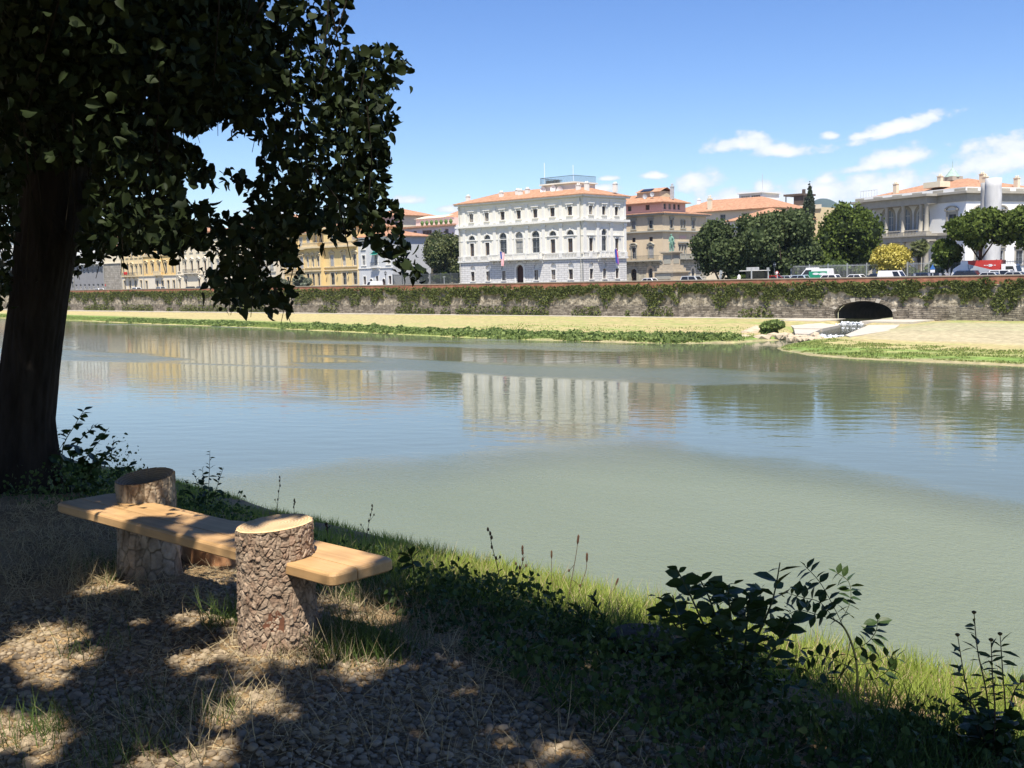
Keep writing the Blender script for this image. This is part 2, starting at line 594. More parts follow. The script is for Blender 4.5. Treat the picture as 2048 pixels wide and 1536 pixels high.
# greener earth where the slope begins
tcn = t.nodes.new("ShaderNodeTexCoord")
n1 = t.nodes.new("ShaderNodeTexNoise")
n1.inputs["Scale"].default_value = 90
n1.inputs["Detail"].default_value = 3
t.links.new(tcn.outputs["Object"], n1.inputs["Vector"])
rp = t.nodes.new("ShaderNodeValToRGB")
rp.color_ramp.elements[0].position, rp.color_ramp.elements[1].position = 0.35, 0.65
rp.color_ramp.elements[0].color, rp.color_ramp.elements[1].color = (.55, .55, .55, 1), (1.25, 1.2, 1.1, 1)
t.links.new(n1.outputs[0], rp.inputs[0])
mul = t.nodes.new("ShaderNodeMix")
mul.data_type, mul.blend_type = "RGBA", "MULTIPLY"
mul.inputs["Factor"].default_value = 1.0
old = p.inputs["Base Color"].links[0].from_socket
t.links.new(old, mul.inputs["A"])
t.links.new(rp.outputs[0], mul.inputs["B"])
t.links.new(mul.outputs["Result"], p.inputs["Base Color"])
M["earth"] = m
me = fast_mesh("ground", np.stack([GX, GY, GZ], -1).reshape(-1, 3), gf, m, True)
tag(link("ground", me), "shaded near bank of earth gravel and dry straw", "ground", kind="structure")

# river -------------------------------------------------------------
m = bpy.data.materials.new("river_water")
m.use_nodes = True
t, p = nodes(m)
p.inputs["IOR"].default_value = 1.333
p.inputs["Specular IOR Level"].default_value = 0.5


def tn(kind, **k):
    n = t.nodes.new(kind)
    for a, b in k.items(): setattr(n, a, b)
    return n


def tm(op, a, b=None, c=None, clamp=False):
    n = t.nodes.new("ShaderNodeMath")
    n.operation, n.use_clamp = op, clamp
    for i, v in enumerate((a, b, c)):
        if v is None: continue
        if isinstance(v, (int, float)): n.inputs[i].default_value = v
        else: t.links.new(v, n.inputs[i])
    return n.outputs[0]


def noise(src, scale, detail=2, rough=0.5, stretch=(1, 1, 1), rz=0.0):
    mp = tn("ShaderNodeMapping")
    mp.vector_type = "TEXTURE"
    mp.inputs["Rotation"].default_value = (0, 0, rz)
    mp.inputs["Scale"].default_value = stretch
    t.links.new(src, mp.inputs[0])
    n = tn("ShaderNodeTexNoise")
    n.inputs["Scale"].default_value, n.inputs["Detail"].default_value, n.inputs["Roughness"].default_value = scale, detail, rough
    t.links.new(mp.outputs[0], n.inputs["Vector"])
    return n.outputs[0]


tcn = tn("ShaderNodeTexCoord")
O = tcn.outputs["Object"]
sp = tn("ShaderNodeSeparateXYZ")
t.links.new(O, sp.inputs[0])
# wind-ruffled patch on the near half of the river: its edge runs across the river as in the photo
fc = tn("ShaderNodeFloatCurve")
cv = fc.mapping.curves[0]
pts = [(-60, 44), (-30, 38), (-10.6, 38.5), (-6.3, 41), (-2.5, 41.5), (1.5, 43.4), (4.9, 44.2), (6.3, 43.4), (8.8, 40.4), (11.7, 37.2), (14.9, 31.5), (25, 18), (60, 4)]
P01 = [((x + 60) / 120, y / 60) for x, y in pts]
cv.points[0].location, cv.points[1].location = P01[0], P01[-1]
for q_ in P01[1:-1]: cv.points.new(*q_)
fc.mapping.update()
t.links.new(tm("MULTIPLY", tm("ADD", sp.outputs[0], 60.0), 1 / 120.0), fc.inputs["Value"])
edge = tm("MULTIPLY", fc.outputs[0], 60.0)
wob = tm("MULTIPLY", tm("SUBTRACT", noise(O, 0.35, 4, 0.6, (2.2, 1, 1), TH), 0.5), 5.0)
near = tn("ShaderNodeMapRange", interpolation_type="SMOOTHSTEP")
near.inputs["From Min"].default_value, near.inputs["From Max"].default_value = -7.0, 6.0
t.links.new(tm("ADD", tm("SUBTRACT", edge, sp.outputs[1]), wob), near.inputs["Value"])
# streaks of breeze farther out, drawn along the current
st = noise(O, 0.055, 3, 0.55, (4.0, 1, 1), TH + 0.12)
far = tn("ShaderNodeMapRange", interpolation_type="SMOOTHSTEP")
far.inputs["From Min"].default_value, far.inputs["From Max"].default_value = 0.54, 0.64
far.inputs["To Max"].default_value = 0.75
t.links.new(st, far.inputs["Value"])
ruf = tm("MAXIMUM", near.outputs[0], far.outputs[0])
# relief: slow swell, ripples, and cat's-paws in the ruffled parts
h1 = noise(O, 0.9, 2, 0.5, (2.2, 1, 1), TH + 0.5)
h2 = noise(O, 3.2, 3, 0.55, (1.8, 1, 1), TH + 0.3)
h3 = noise(O, 7.5, 3, 0.6, (1.6, 1, 1), TH - 0.3)
swell = tm("ADD", tm("MULTIPLY", h1, 0.014), tm("MULTIPLY", h2, 0.0035))
chop = tm("MULTIPLY", tm("MULTIPLY", h3, 0.075), ruf)
bp = tn("ShaderNodeBump")
bp.inputs["Strength"].default_value = 1.0
bp.inputs["Distance"].default_value = 1.0
t.links.new(tm("ADD", swell, chop), bp.inputs["Height"])
t.links.new(bp.outputs[0], p.inputs["Normal"])
rr = tn("ShaderNodeMapRange")
rr.inputs["To Min"].default_value, rr.inputs["To Max"].default_value = 0.035, 0.30
t.links.new(ruf, rr.inputs["Value"])
t.links.new(rr.outputs[0], p.inputs["Roughness"])
cr = tn("ShaderNodeValToRGB")
cr.color_ramp.elements[0].position, cr.color_ramp.elements[1].position = 0.3, 0.7
cr.color_ramp.elements[0].color, cr.color_ramp.elements[1].color = (.15, .175, .11, 1), (.19, .215, .145, 1)
t.links.new(noise(O, 0.06, 5, 0.6, (3, 1, 1), TH), cr.inputs[0])
water_col = tn("ShaderNodeMix", data_type="RGBA")  # base colour turns paler in the near zone
water_col.inputs["A"].default_value = (.118, .134, .084, 1)
t.links.new(near.outputs[0], water_col.inputs["Factor"])
t.links.new(cr.outputs[0], water_col.inputs["B"])
t.links.new(water_col.outputs["Result"], p.inputs["Base Color"])
M["water"] = m
mb = MB()
c4 = [W(-700, 5), W(400, 5), W(400, 139), W(-700, 139)]
mb.add([(v.x, v.y, WZ) for v in c4], [(0, 1, 2, 3)])
tag(mb.build("river", m), "broad grey green river reflecting sky and palaces", "river", kind="structure")

# far bank -------------------------------------------------------------
SHORE = [(-420, 113), (-276, 110.3), (-231, 108), (-191, 103.7), (-155, 101.9), (-125, 98.5), (-105.6, 95.5), (-86.8, 94.2), (-76, 94.8), (-66, 96.0),
         (-62.5, 98.5), (-60.6, 104), (-58.5, 107.0), (-55.5, 106.5), (-54.8, 100), (-53.6, 93.5), (-52.0, 91.0), (-47, 87.2), (-42, 85.1), (-35.6, 85), (-28, 84.4), (-10, 83), (60, 80)]
sa_, sb_ = np.array([p_[0] for p_ in SHORE]), np.array([p_[1] for p_ in SHORE])


def shore_b(a):
    return np.interp(a, sa_, sb_)


STREAM = [(-66.0, 139, -5.0, 3.2), (-65.2, 133, -5.03, 2.4), (-64.6, 131.6, -5.05, 1.5), (-64.5, 131.1, -5.36, 1.6), (-63.6, 127, -5.40, 3.6), (-62.4, 122, -5.45, 4.3), (-60.6, 116, -5.52, 3.7), (-58.6, 111, -5.66, 3.4), (-57.2, 107, -5.78, 2.8)]
st_b = np.array([p_[1] for p_ in STREAM])[::-1]
st_a = np.array([p_[0] for p_ in STREAM])[::-1]
st_z = np.array([p_[2] for p_ in STREAM])[::-1]
st_w = np.array([p_[3] for p_ in STREAM])[::-1]


def bank_z(a, b):
    a, b = np.asarray(a, float), np.asarray(b, float)
    p_ = np.stack([a, b, a * 0], -1).reshape(-1, 3)
    ns_ = (fbm(p_ * np.array([.12, .5, 1]), 21, 4) - .5).reshape(a.shape)
    d = b - shore_b(a) + ns_ * 2.2
    up = np.clip(d / 3.0, -1, 1)
    z = WZ - 0.03 + np.where(up < 0, up * 0.6, up ** 0.7 * 0.33) + np.clip((d - 3) / 34, 0, 1) * 0.46
    z = z + (fbm(p_ * .8, 9, 3) - .5).reshape(a.shape) * 0.07 * np.clip(d, 0, 1)
    # the stream's bed
    sA, sW, sZ = np.interp(b, st_b, st_a), np.interp(b, st_b, st_w), np.interp(b, st_b, st_z)
    k = np.clip((sW + 1.0 - np.abs(a - sA)) / 1.0, 0, 1) * (b > 105)
    return z * (1 - k) + np.minimum(z, sZ - 0.25) * k


aa = grid_axis([(-420, -200, 2.0), (-200, -110, .9), (-110, -10, .4), (-10, 60.1, 3.0)])
bb = grid_axis([(78, 84, 1.0), (84, 112, .35), (112, 138.6, .6)])
A_, B_ = np.meshgrid(aa, bb, indexing="ij")
Z_ = bank_z(A_, B_)
XX, YY = A_ * .7266 + B_ * .6871, -A_ * .6871 + B_ * .7266
na, nb_ = A_.shape
idx = np.arange(na * nb_).reshape(na, nb_)
bf = np.stack([idx[:-1, :-1], idx[1:, :-1], idx[1:, 1:], idx[:-1, 1:]], -1).reshape(-1, 4)
me = fast_mesh("far_bank", np.stack([XX, YY, Z_], -1).reshape(-1, 3), bf, [], True)
pp = np.stack([A_, B_, A_ * 0], -1).reshape(-1, 3)
d_ = (B_ - shore_b(A_)).ravel()
n1 = fbm(pp * np.array([.05, .25, 1]), 31, 5)
n2 = fbm(pp * np.array([.35, .9, 1]), 41, 4)
green = np.clip(1.2 - (d_ - 3.0 - 5.0 * np.clip((-120 - A_.ravel()) / 60, 0, 1) - (n1 - .5) * 10) / 5.5, 0, 1) * np.clip(d_ / 1.2, 0, 1)
right = np.clip((A_.ravel() + 58) / 6, 0, 1)
midg = np.clip((n2 - .42) * 3.2, 0, 1) * np.clip((A_.ravel() + 190) / 90, .15, 1) * .75
green = np.maximum(green, midg * (1 - right * .4))
green = np.where(right > .5, np.maximum(green * (d_ < 15), np.clip((pp[:, 1] - 112) / 10, 0, .65) * np.clip((n2 - .32) * 3.4, 0, 1)), green)
gravel = .65 * right * np.clip((d_ - 14 - (n1 - .5) * 12) / 4, 0, 1) * np.clip((134 - pp[:, 1]) / 4, 0, 1)
mud = np.clip(1 - np.abs(d_ - .6) / 1.3, 0, 1) * np.clip((A_.ravel() + 95) / 15, 0, 1)
dry = np.array([.40, .335, .165]) * (0.78 + .45 * n2[:, None])
gcol = np.array([.15, .225, .055]) * (0.65 + .75 * n2[:, None])
vcol = np.array([.37, .33, .235]) * (0.8 + .4 * n2[:, None])
mcol = np.array([.30, .25, .16]) * np.ones((len(d_), 1))
col = dry * (1 - green[:, None]) + gcol * green[:, None]
col = col * (1 - gravel[:, None]) + vcol * gravel[:, None]
col = col * (1 - mud[:, None] * .8) + mcol * mud[:, None] * .8
ca = me.color_attributes.new("soil", "FLOAT_COLOR", "POINT")
ca.data.foreach_set("color", np.concatenate([col, np.ones((len(col), 1))], 1).astype(np.float32).ravel())
m = mat("dry_grass_bank", (.4, .3, .15), 0.95, 0.1, 1.0, bump=0.6, bscale=2.2, bdist=0.12, spec=0.1)
t, p = nodes(m)
at_ = t.nodes.new("ShaderNodeAttribute")
at_.attribute_name = "soil"
nz_ = t.nodes.new("ShaderNodeTexNoise")
nz_.inputs["Scale"].default_value, nz_.inputs["Detail"].default_value = 1.7, 6
tcn = t.nodes.new("ShaderNodeTexCoord")
t.links.new(tcn.outputs["Object"], nz_.inputs["Vector"])
mr_ = t.nodes.new("ShaderNodeMapRange")
mr_.inputs["From Min"].default_value, mr_.inputs["From Max"].default_value = .3, .7
mr_.inputs["To Min"].default_value, mr_.inputs["To Max"].default_value = .72, 1.28
t.links.new(nz_.outputs[0], mr_.inputs[0])
sv = t.nodes.new("ShaderNodeVectorMath")
sv.operation = "SCALE"
t.links.new(at_.outputs["Color"], sv.inputs[0])
t.links.new(mr_.outputs[0], sv.inputs["Scale"])
t.links.new(sv.outputs[0], p.inputs["Base Color"])
me.materials.append(m)
tag(link("far_bank", me), "low far bank of dry straw coloured grass", "river bank", kind="structure")

# stream out of the culvert -------------------------------------------------
m = mat("stream_water", (.05, .055, .03), 0.12, 0.4, 0.8, bump=0.5, bscale=3.5, bdist=0.12, spec=0.6)
vv, ff = [], []
for i, (a, b, z, wd) in enumerate(STREAM):
    for k in (-1.0, -.4, .4, 1.0):
        q_ = W(a + k * wd, b, z)
        vv.append((q_.x, q_.y, q_.z))
for i in range(len(STREAM) - 1):
    for k in range(3):
        ff.append((i * 4 + k, (i + 1) * 4 + k, (i + 1) * 4 + k + 1, i * 4 + k + 1))
tag(MB().add(vv, ff).build("stream", m), "shallow dark stream running from the culvert to the river", "stream", kind="structure")
foam = sol("white_water_foam", (.75, .78, .8), 0.7, 0.3)
pos, scl = [], []
for (a0, b0, z0, da, db, n) in ((-64.5, 131.15, -5.2, 1.4, .12, 60), (-64.5, 130.6, -5.36, 1.6, .4, 40), (-62.6, 123, -5.44, 3.2, .15, 40), (-58.6, 111.5, -5.64, 2.6, .7, 120), (-58.0, 109.4, -5.7, 2.6, .6, 70)):
    for _ in range(n):
        pos.append(W(a0 + rnd.uniform(-da, da), b0 + rnd.gauss(0, db), z0 + rnd.uniform(-.12, .1) * (1 if db < .13 else .4)))
        scl.append((rnd.uniform(.1, .3), rnd.uniform(.1, .25), rnd.uniform(.03, .12)))
OCT = np.array([(1, 0, 0), (-1, 0, 0), (0, 1, 0), (0, -1, 0), (0, 0, 1), (0, 0, -1)], float)
OCTF = np.array([(0, 2, 4), (2, 1, 4), (1, 3, 4), (3, 0, 4), (2, 0, 5), (1, 2, 5), (3, 1, 5), (0, 3, 5)])
me = scatter("foam", OCT, OCTF, pos, rot_mats(len(pos), .3, seed=2), np.array(scl), foam)
tag(link("foam", me), "white foam where the stream drops over stones", "foam", kind="stuff")

# concrete apron round the culvert mouth: slabs lie in the bank
def slab(name, pxs, z, th, label):
    c = atz(sum(p_[0] for p_ in pxs) / len(pxs), sum(p_[1] for p_ in pxs) / len(pxs), z)
    pts_ = []
    for p_ in pxs:
        v = atz(p_[0], p_[1], z)
        pts_.append((v.x - c.x, v.y - c.y))
    mb_ = MB().hprism(pts_ if area2(pts_) > 0 else pts_[::-1], -th, 0)
    return tag(mb_.build(name, M["concrete"], None, c), label, "slab", "concrete slabs beside the stream")


def area2(P):
    return sum(P[i][0] * P[(i + 1) % len(P)][1] - P[(i + 1) % len(P)][0] * P[i][1] for i in range(len(P)))


slab("concrete_slab", [(1572, 644), (1640, 646), (1680, 650), (1645, 657), (1588, 656)], -5.16, .5, "pale concrete slab above the stream's left bank, nearer the wall")
slab("concrete_slab", [(1588, 657.5), (1642, 658.5), (1618, 668), (1590, 667)], -5.28, .5, "pale concrete slab sloping beside the stream, nearer the rocks")
slab("concrete_slab", [(1737, 650), (1800, 649), (1785, 660), (1700, 673), (1690, 670)], -5.22, .5, "pale concrete slab on the stream's other bank, below the sill")
r0 = empty("culvert_sill", W(-66, 134.2, -5.0), TH, "grey concrete sill with a dark drop in front of the culvert", "sill")
MB().box(-9.0, -2.5, -3.1, 3.4, -.5, .03).build("sill_block", M["concrete"], r0)
MB().box(2.6, 9.5, -3.1, 3.4, -.5, .03).build("sill_block", M["concrete"], r0)

# rocks by the outlet
def rock_mesh(name, sx, sy, sz, seed, m_, sub=2):
    import bmesh
    bm = bmesh.new()
    bmesh.ops.create_icosphere(bm, subdivisions=sub, radius=1)
    co = np.array([v.co[:] for v in bm.verts])
    d = 0.72 + .55 * fbm(co * 1.3 + seed * 7.1, seed, 3)
    co = co * d[:, None]
    co = np.sign(co) * np.abs(co) ** .8 * np.array([sx, sy, sz])
    for v, c in zip(bm.verts, co): v.co = c
    me_ = bpy.data.meshes.new(name)
    bm.to_mesh(me_)
    bm.free()
    me_.materials.append(m_)
    return me_


M["rock"] = mat("pale_limestone", (.46, .38, .27), 0.92, 0.2, 1.5, 5, bump=.5, bscale=4)
rmesh = [rock_mesh("rock", 1, 1, 1, k, M["rock"], 1) for k in range(5)]
spots = [(1488, 676, .75, .35), (1512, 669, 1.4, .8), (1528, 668, 1.0, .75), (1500, 670, .9, .6), (1524, 677, .9, .4), (1548, 675, .8, .5), (1560, 676, .7, .45)]
for k in range(34):
    spots.append((rnd.uniform(1556, 1640), rnd.uniform(670, 681), rnd.uniform(.3, .65), rnd.uniform(.2, .4)))
for i, (x, y, s_, h_) in enumerate(spots):
    v = atz(x, y, -5.62)
    o = link("rock", rmesh[i % 5], None, (v.x, v.y, v.z + h_ * .25), rnd.uniform(0, 6.3))
    o.scale = (s_ * rnd.uniform(.8, 1.3), s_ * rnd.uniform(.7, 1.1), h_)
    big = ["low flat pale rock at the water's edge, outermost", "largest pale boulder left of the bush at the outlet", "second pale boulder touching the bush at the outlet",
           "pale boulder resting behind the outermost flat rock", "flat pale rock at the foot of the largest boulder", "pale rock under the bush at the outlet", "pale rock at the bush's stream side"]
    tag(o, big[i] if i < 7 else "small pale rock in the heap where stream meets river", "rock", None if i < 7 else "rocks heaped at the stream mouth")

# embankment wall -------------------------------------------------------------
WB = 137.7
A0, A1, AC, HW = -430.0, 60.0, -66.05, 4.15
ZS, ZC = -4.3, -2.62
wall = empty("embankment_wall", W(0, WB, -5.6), TH, "long stone river embankment with red brick parapet and arched culvert", "wall")
up_m = mat("rubble_stone", (.25, .212, .16), 0.95, 0.35, .9, 8, bump=1.0, bscale=3.0, bdist=0.18, col2=(.43, .38, .295), spec=.1)
t, p = nodes(up_m)
vo = t.nodes.new("ShaderNodeTexVoronoi")
vo.inputs["Scale"].default_value = 2.2
tcn = t.nodes.new("ShaderNodeTexCoord")
t.links.new(tcn.outputs["Object"], vo.inputs["Vector"])
mr_ = t.nodes.new("ShaderNodeMapRange")
mr_.inputs["To Min"].default_value, mr_.inputs["To Max"].default_value = .55, 1.45
sx_ = t.nodes.new("ShaderNodeSeparateColor")
t.links.new(vo.outputs["Color"], sx_.inputs[0])
t.links.new(sx_.outputs[0], mr_.inputs[0])
sv = t.nodes.new("ShaderNodeVectorMath")
sv.operation = "SCALE"
t.links.new(p.inputs["Base Color"].links[0].from_socket, sv.inputs[0])
t.links.new(mr_.outputs[0], sv.inputs["Scale"])
t.links.new(sv.outputs[0], p.inputs["Base Color"])
low_m = blockmat("coursed_river_stone", (.17, .145, .112), (.33, .29, .23), (.08, .07, .06), .95, .24, .03, 1.0, .12, vary=.5, wobble=.35)
ZL = -3.35


def wall_band(z0, z1, y, m_, name, arch):
    """a band of the face with the arch cut out of it"""
    mb_ = MB()
    n = 28
    xs = [AC - HW + 2 * HW * i / n for i in range(n + 1)]

    def za(x):
        k = (x - AC) / HW
        return ZS + (ZC - ZS) * math.sqrt(max(0, 1 - k * k)) if arch else -99
    mb_.box(A0, AC - HW, y, y + 1.2, z0 + 5.6, z1 + 5.6)
    mb_.box(AC + HW, A1, y, y + 1.2, z0 + 5.6, z1 + 5.6)
    for i in range(n):
        l, r_ = max(za(xs[i]), z0), max(za(xs[i + 1]), z0)
        if l >= z1 - 1e-3 and r_ >= z1 - 1e-3: continue
        mb_.prism([(xs[i], min(l, z1) + 5.6), (xs[i + 1], min(r_, z1) + 5.6), (xs[i + 1], z1 + 5.6), (xs[i], z1 + 5.6)], y, y + 1.2)
    return mb_.build(name, m_, wall)


wall_band(-5.9, ZL, -.16, low_m, "lower_courses", True)
wall_band(ZL, -.62, 0, up_m, "upper_courses", True)
M["brick"] = blockmat("red_brick", (.30, .12, .07), (.385, .17, .10), (.31, .18, .12), .5, .16, .012, .3, .02)
MB().box(A0, A1, -.08, .5, 4.9, 5.0).build("string_course", M["concrete"], wall)
par = MB().box(A0, A1, .0, .42, 5.0, 6.0).build("parapet", M["brick"], wall)
MB().box(A0, A1, -.07, .5, 6.0, 6.13).build("coping", mat("parapet_coping_stone", (.33, .29, .24), .9, .15, .6, 5), par)
nv = 19
for i in range(nv):
    t0, t1 = math.pi * (i + .04) / nv, math.pi * (i + .96) / nv
    P_ = []
    for (tt, g) in ((t0, 0), (t1, 0), (t1, .55), (t0, .55)):
        P_.append((AC - (HW - .04 + g) * math.cos(tt), ZS + 5.6 + (ZC - ZS - .02 + g * .95) * math.sin(tt)))
    MB().prism(P_, -.22 - rnd.uniform(0, .05), .4).build("arch_stone", M["concrete"] if i % 5 == 2 else low_m, wall)
for sx in (-1, 1):
    MB().box(AC + sx * (HW + .28) - .3, AC + sx * (HW + .28) + .3, -.24, .4, -.3, ZS + 5.58).build("arch_jamb", low_m, wall)
# the vault behind the arch
vv, ff = [], []
n = 24
for k, y in enumerate((1.19, 26.0)):
    for i in range(n + 1):
        tt = math.pi * i / n
        vv.append((AC - HW * math.cos(tt), y, ZS + 5.6 + (ZC - ZS) * math.sin(tt)))
    vv += [(AC + HW, y, .0), (AC - HW, y, .0)]
nn = n + 3
for i in range(nn - 2): ff.append((i, i + 1, nn + i + 1, nn + i))
ff.append((nn - 1, 0, nn, 2 * nn - 1))
ff.append(tuple(range(nn, 2 * nn)))
MB().add(vv, ff).build("vault", mat("dark_vault_stone", (.09, .08, .065), .95, .3, 1.0), wall)
# flat ledge along the foot of the wall
mb = MB().box(A0, -71.5, -1.9, -.17, .35, .62)
tag(mb.build("footpath", M["concrete"], None, W(0, WB, -5.6), TH), "narrow pale ledge path along the foot of the wall", "path", kind="structure")

# street level
mb = MB()
c4 = [W(-700, WB + .5), W(400, WB + .5), W(400, 6500), W(-4500, 6500), W(-1500, WB + .5)]
mb.add([(v.x, v.y, -.66) for v in c4], [(0, 1, 2, 3, 4)])
M["street"] = mat("grey_street", (.20, .19, .175), .92, .15, .3, 6)
tag(mb.build("street", M["street"]), "street and city ground behind the parapet", "street", kind="structure")
mb = MB().box(-430, 60, 0, 6.8, -.06, 0)
M["asph"] = mat("asphalt", (.06, .06, .062), .9, .2, .4, 5)
tag(mb.build("road", M["asph"], None, W(0, 141.2, -.58), TH), "asphalt riverside road behind the parapet", "road", kind="structure")
mb = MB().box(-430, 60, 0, 3.0, -.2, 0)
tag(mb.build("pavement", M["concrete"], None, W(0, 138.15, -.46), TH), "pavement along the parapet", "pavement", kind="structure")

# the wooded hills behind the town
hm = mat("wooded_hill", (.035, .055, .03), .95, .4, .02, 8)
vv, ff = [], []
nx = 420
for i in range(nx + 1):
    az_ = R(-32) + R(70) * i / nx
    # crest heights (photo): a rounded hill behind the cypress
    e = 0.018
    for (xc, amp, wd) in ((1645, .0625, 95), (1545, .058, 80), (1740, .05, 80), (1450, .04, 90), (300, .03, 260), (-300, .035, 200), (2300, .035, 300)):
        d = ray(xc, 540)
        ac = math.atan2(d[0], d[1])
        e = max(e, amp * math.exp(-((az_ - ac) / (wd / FPX)) ** 2))
    e += .0015 * (fbm(np.array([[i * .25, 0, 0]]), 4, 4)[0] - .5)
    for (dist, k) in ((3600, 0), (4200, .6), (5200, 1.0), (5900, .3)):
        vv.append((math.sin(az_) * dist, math.cos(az_) * dist, -5 + (e * 5200) * k))
for i in range(nx):
    for k in range(3): ff.append((i * 4 + k, (i + 1) * 4 + k, (i + 1) * 4 + k + 1, i * 4 + k + 1))
tag(MB().add(vv, ff).build("hills", hm, smooth=True), "distant wooded hills behind the town", "hills", kind="structure")

# ================================================================== BUILDINGS
GZ0 = 0.42                                  # building roots stand at z = -0.42; their parts are given in absolute heights
CACHE = {}


def cached(key, fn):
    if key not in CACHE: CACHE[key] = fn()
    return CACHE[key]


def arch_pts(w, h, n=10):
    """outline of an opening w wide and h high, round-headed, from the sill's centre"""
    r = w / 2
    return [(-r, 0), (r, 0)] + [(r * math.cos(math.pi * i / n), h - r + r * math.sin(math.pi * i / n)) for i in range(n + 1)]


class Fac:
    """one face of a building: openings, windows, trim, then the wall with its holes"""

    def __init__(s, root, ox, oy, rz, wd):
        s.root, s.ox, s.oy, s.rz, s.wd, s.ops = root, ox, oy, rz, wd, []

    def at(s, x, z, y=0.0):
        c, n = math.cos(s.rz), math.sin(s.rz)
        return (s.ox + c * x - n * y, s.oy + n * x + c * y, z + GZ0)

    def put(s, name, me, x, z, parent=None, y=0.0):
        if parent is None:
            return link(name, me, s.root, s.at(x, z, y), s.rz)
        return link(name, me, parent, (0, 0, 0), 0)

    def strip(s, name, x0, x1, z0, z1, proj, m_, back=.03):
        me = cached(("strip", round(x1 - x0, 3), round(z1 - z0, 3), proj, back, m_.name, name), lambda: MB().box(0, x1 - x0, -proj, back, 0, z1 - z0).mesh(name, m_))
        return s.put(name, me, x0, z0)

    def win(s, x, z, w, h, arch=False, frame="frame_brown", pane="glass", sur=None, hood=None, sill=True, shut=False, rec=.2, mull=1, trans=1, name="window", surw=.22, hmat=None, half=False):
        s.ops.append((x - w / 2, x + w / 2, z, z + h, arch))
        key = (round(w, 2), round(h, 2), arch, frame, rec, mull, trans, name)

        def mk():
            mb = MB()
            t_ = .09
            hh = h - w / 2 if arch else h
            mb.box(-w / 2, -w / 2 + t_, rec, rec + .1, 0, hh)
            mb.box(w / 2 - t_, w / 2, rec, rec + .1, 0, hh)
            mb.box(-w / 2 + t_, w / 2 - t_, rec, rec + .1, 0, t_)
            if arch:
                n = 10
                for i in range(n):
                    a0, a1 = math.pi * i / n, math.pi * (i + 1) / n
                    r1, r0 = w / 2, w / 2 - t_
                    mb.prism([(r0 * math.cos(a0), hh + r0 * math.sin(a0)), (r1 * math.cos(a0), hh + r1 * math.sin(a0)), (r1 * math.cos(a1), hh + r1 * math.sin(a1)), (r0 * math.cos(a1), hh + r0 * math.sin(a1))], rec, rec + .1)
                mb.box(-w / 2 + t_, w / 2 - t_, rec + .01, rec + .1, hh - t_ / 2, hh + t_ / 2)
            else:
                mb.box(-w / 2 + t_, w / 2 - t_, rec, rec + .1, h - t_, h)
            for k in range(mull):
                xm = -w / 2 + w * (k + 1) / (mull + 1)
                mb.box(xm - .04, xm + .04, rec + .015, rec + .09, t_, (h if not arch else h - .05) - t_)
            for k in range(trans):
                zm = hh * (k + 1) / (trans + 1)
                mb.box(-w / 2 + t_, w / 2 - t_, rec + .02, rec + .085, zm - .03, zm + .03)
            return mb.mesh(name, M[frame])
        o = s.put(name, cached(key, mk), x, z)
        if pane == "glass" and rnd.random() < .22: pane = "curtain"
        pk = ("pane", round(w, 2), round(h, 2), arch, pane, rec)
        s.put("pane", cached(pk, lambda: (MB().prism(arch_pts(w, h), rec + .05, rec + .08) if arch else MB().box(-w / 2, w / 2, rec + .05, rec + .08, 0, h)).mesh("pane", M[pane])), 0, 0, o)
        if sur:
            def mks():
                mb = MB()
                hh = h - w / 2 if arch else h
                mb.box(-w / 2 - surw, -w / 2, -.08, .03, 0, hh)
                mb.box(w / 2, w / 2 + surw, -.08, .03, 0, hh)
                if arch:
                    n = 12
                    for i in range(n):
                        a0, a1 = math.pi * i / n, math.pi * (i + 1) / n
                        r0, r1 = w / 2, w / 2 + surw
                        mb.prism([(r0 * math.cos(a0), hh + r0 * math.sin(a0)), (r1 * math.cos(a0), hh + r1 * math.sin(a0)), (r1 * math.cos(a1), hh + r1 * math.sin(a1)), (r0 * math.cos(a1), hh + r0 * math.sin(a1))], -.08, .03)
                else:
                    mb.box(-w / 2 - surw, w / 2 + surw, -.08, .03, h, h + surw)
                return mb.mesh("surround", M[sur])
            s.put("surround", cached(("sur", round(w, 2), round(h, 2), arch, sur, surw), mks), 0, 0, o)
        hm_ = M[hmat or sur] if (hmat or sur) else None
        if hood:
            def mkh():
                mb = MB()
                z1, e = h + surw + .22, w / 2 + surw + .16
                if hood == "flat":
                    mb.box(-e, e, -.3, .03, z1, z1 + .16)
                    mb.box(-e + .1, e - .1, -.16, .03, z1 - .14, z1)
                elif hood == "tri":
                    mb.box(-e, e, -.28, .03, z1 - .1, z1 + .04)
                    mb.prism([(-e, z1 + .04), (e, z1 + .04), (0, z1 + .04 + e * .5)], -.16, .03)
                    mb.prism([(-e - .04, z1 + .04), (-e + .16, z1 + .04), (.06, z1 + e * .5), (0, z1 + e * .5 + .16)], -.34, .03)
                    mb.prism([(e + .04, z1 + .04), (0, z1 + e * .5 + .16), (-.06, z1 + e * .5), (e - .16, z1 + .04)], -.34, .03)
                else:
                    mb.box(-e, e, -.28, .03, z1 - .1, z1 + .04)
                    n = 8
                    for i in range(n):
                        a0, a1 = math.pi * (i / n), math.pi * ((i + 1) / n)
                        f = lambda a, k: (e * k * math.cos(a), z1 + .04 + e * .5 * k * math.sin(a))
                        mb.prism([f(a0, .8), f(a0, 1.05), f(a1, 1.05), f(a1, .8)], -.34, .03)
                for sx in (-1, 1):
                    mb.box(sx * (w / 2 + surw / 2) - .09, sx * (w / 2 + surw / 2) + .09, -.22, .03, h + surw - .25, z1 - .1)
                return mb.mesh("hood", hm_)
            s.put("hood", cached(("hood", hood, round(w, 2), round(h, 2), surw, hm_.name), mkh), 0, 0, o)
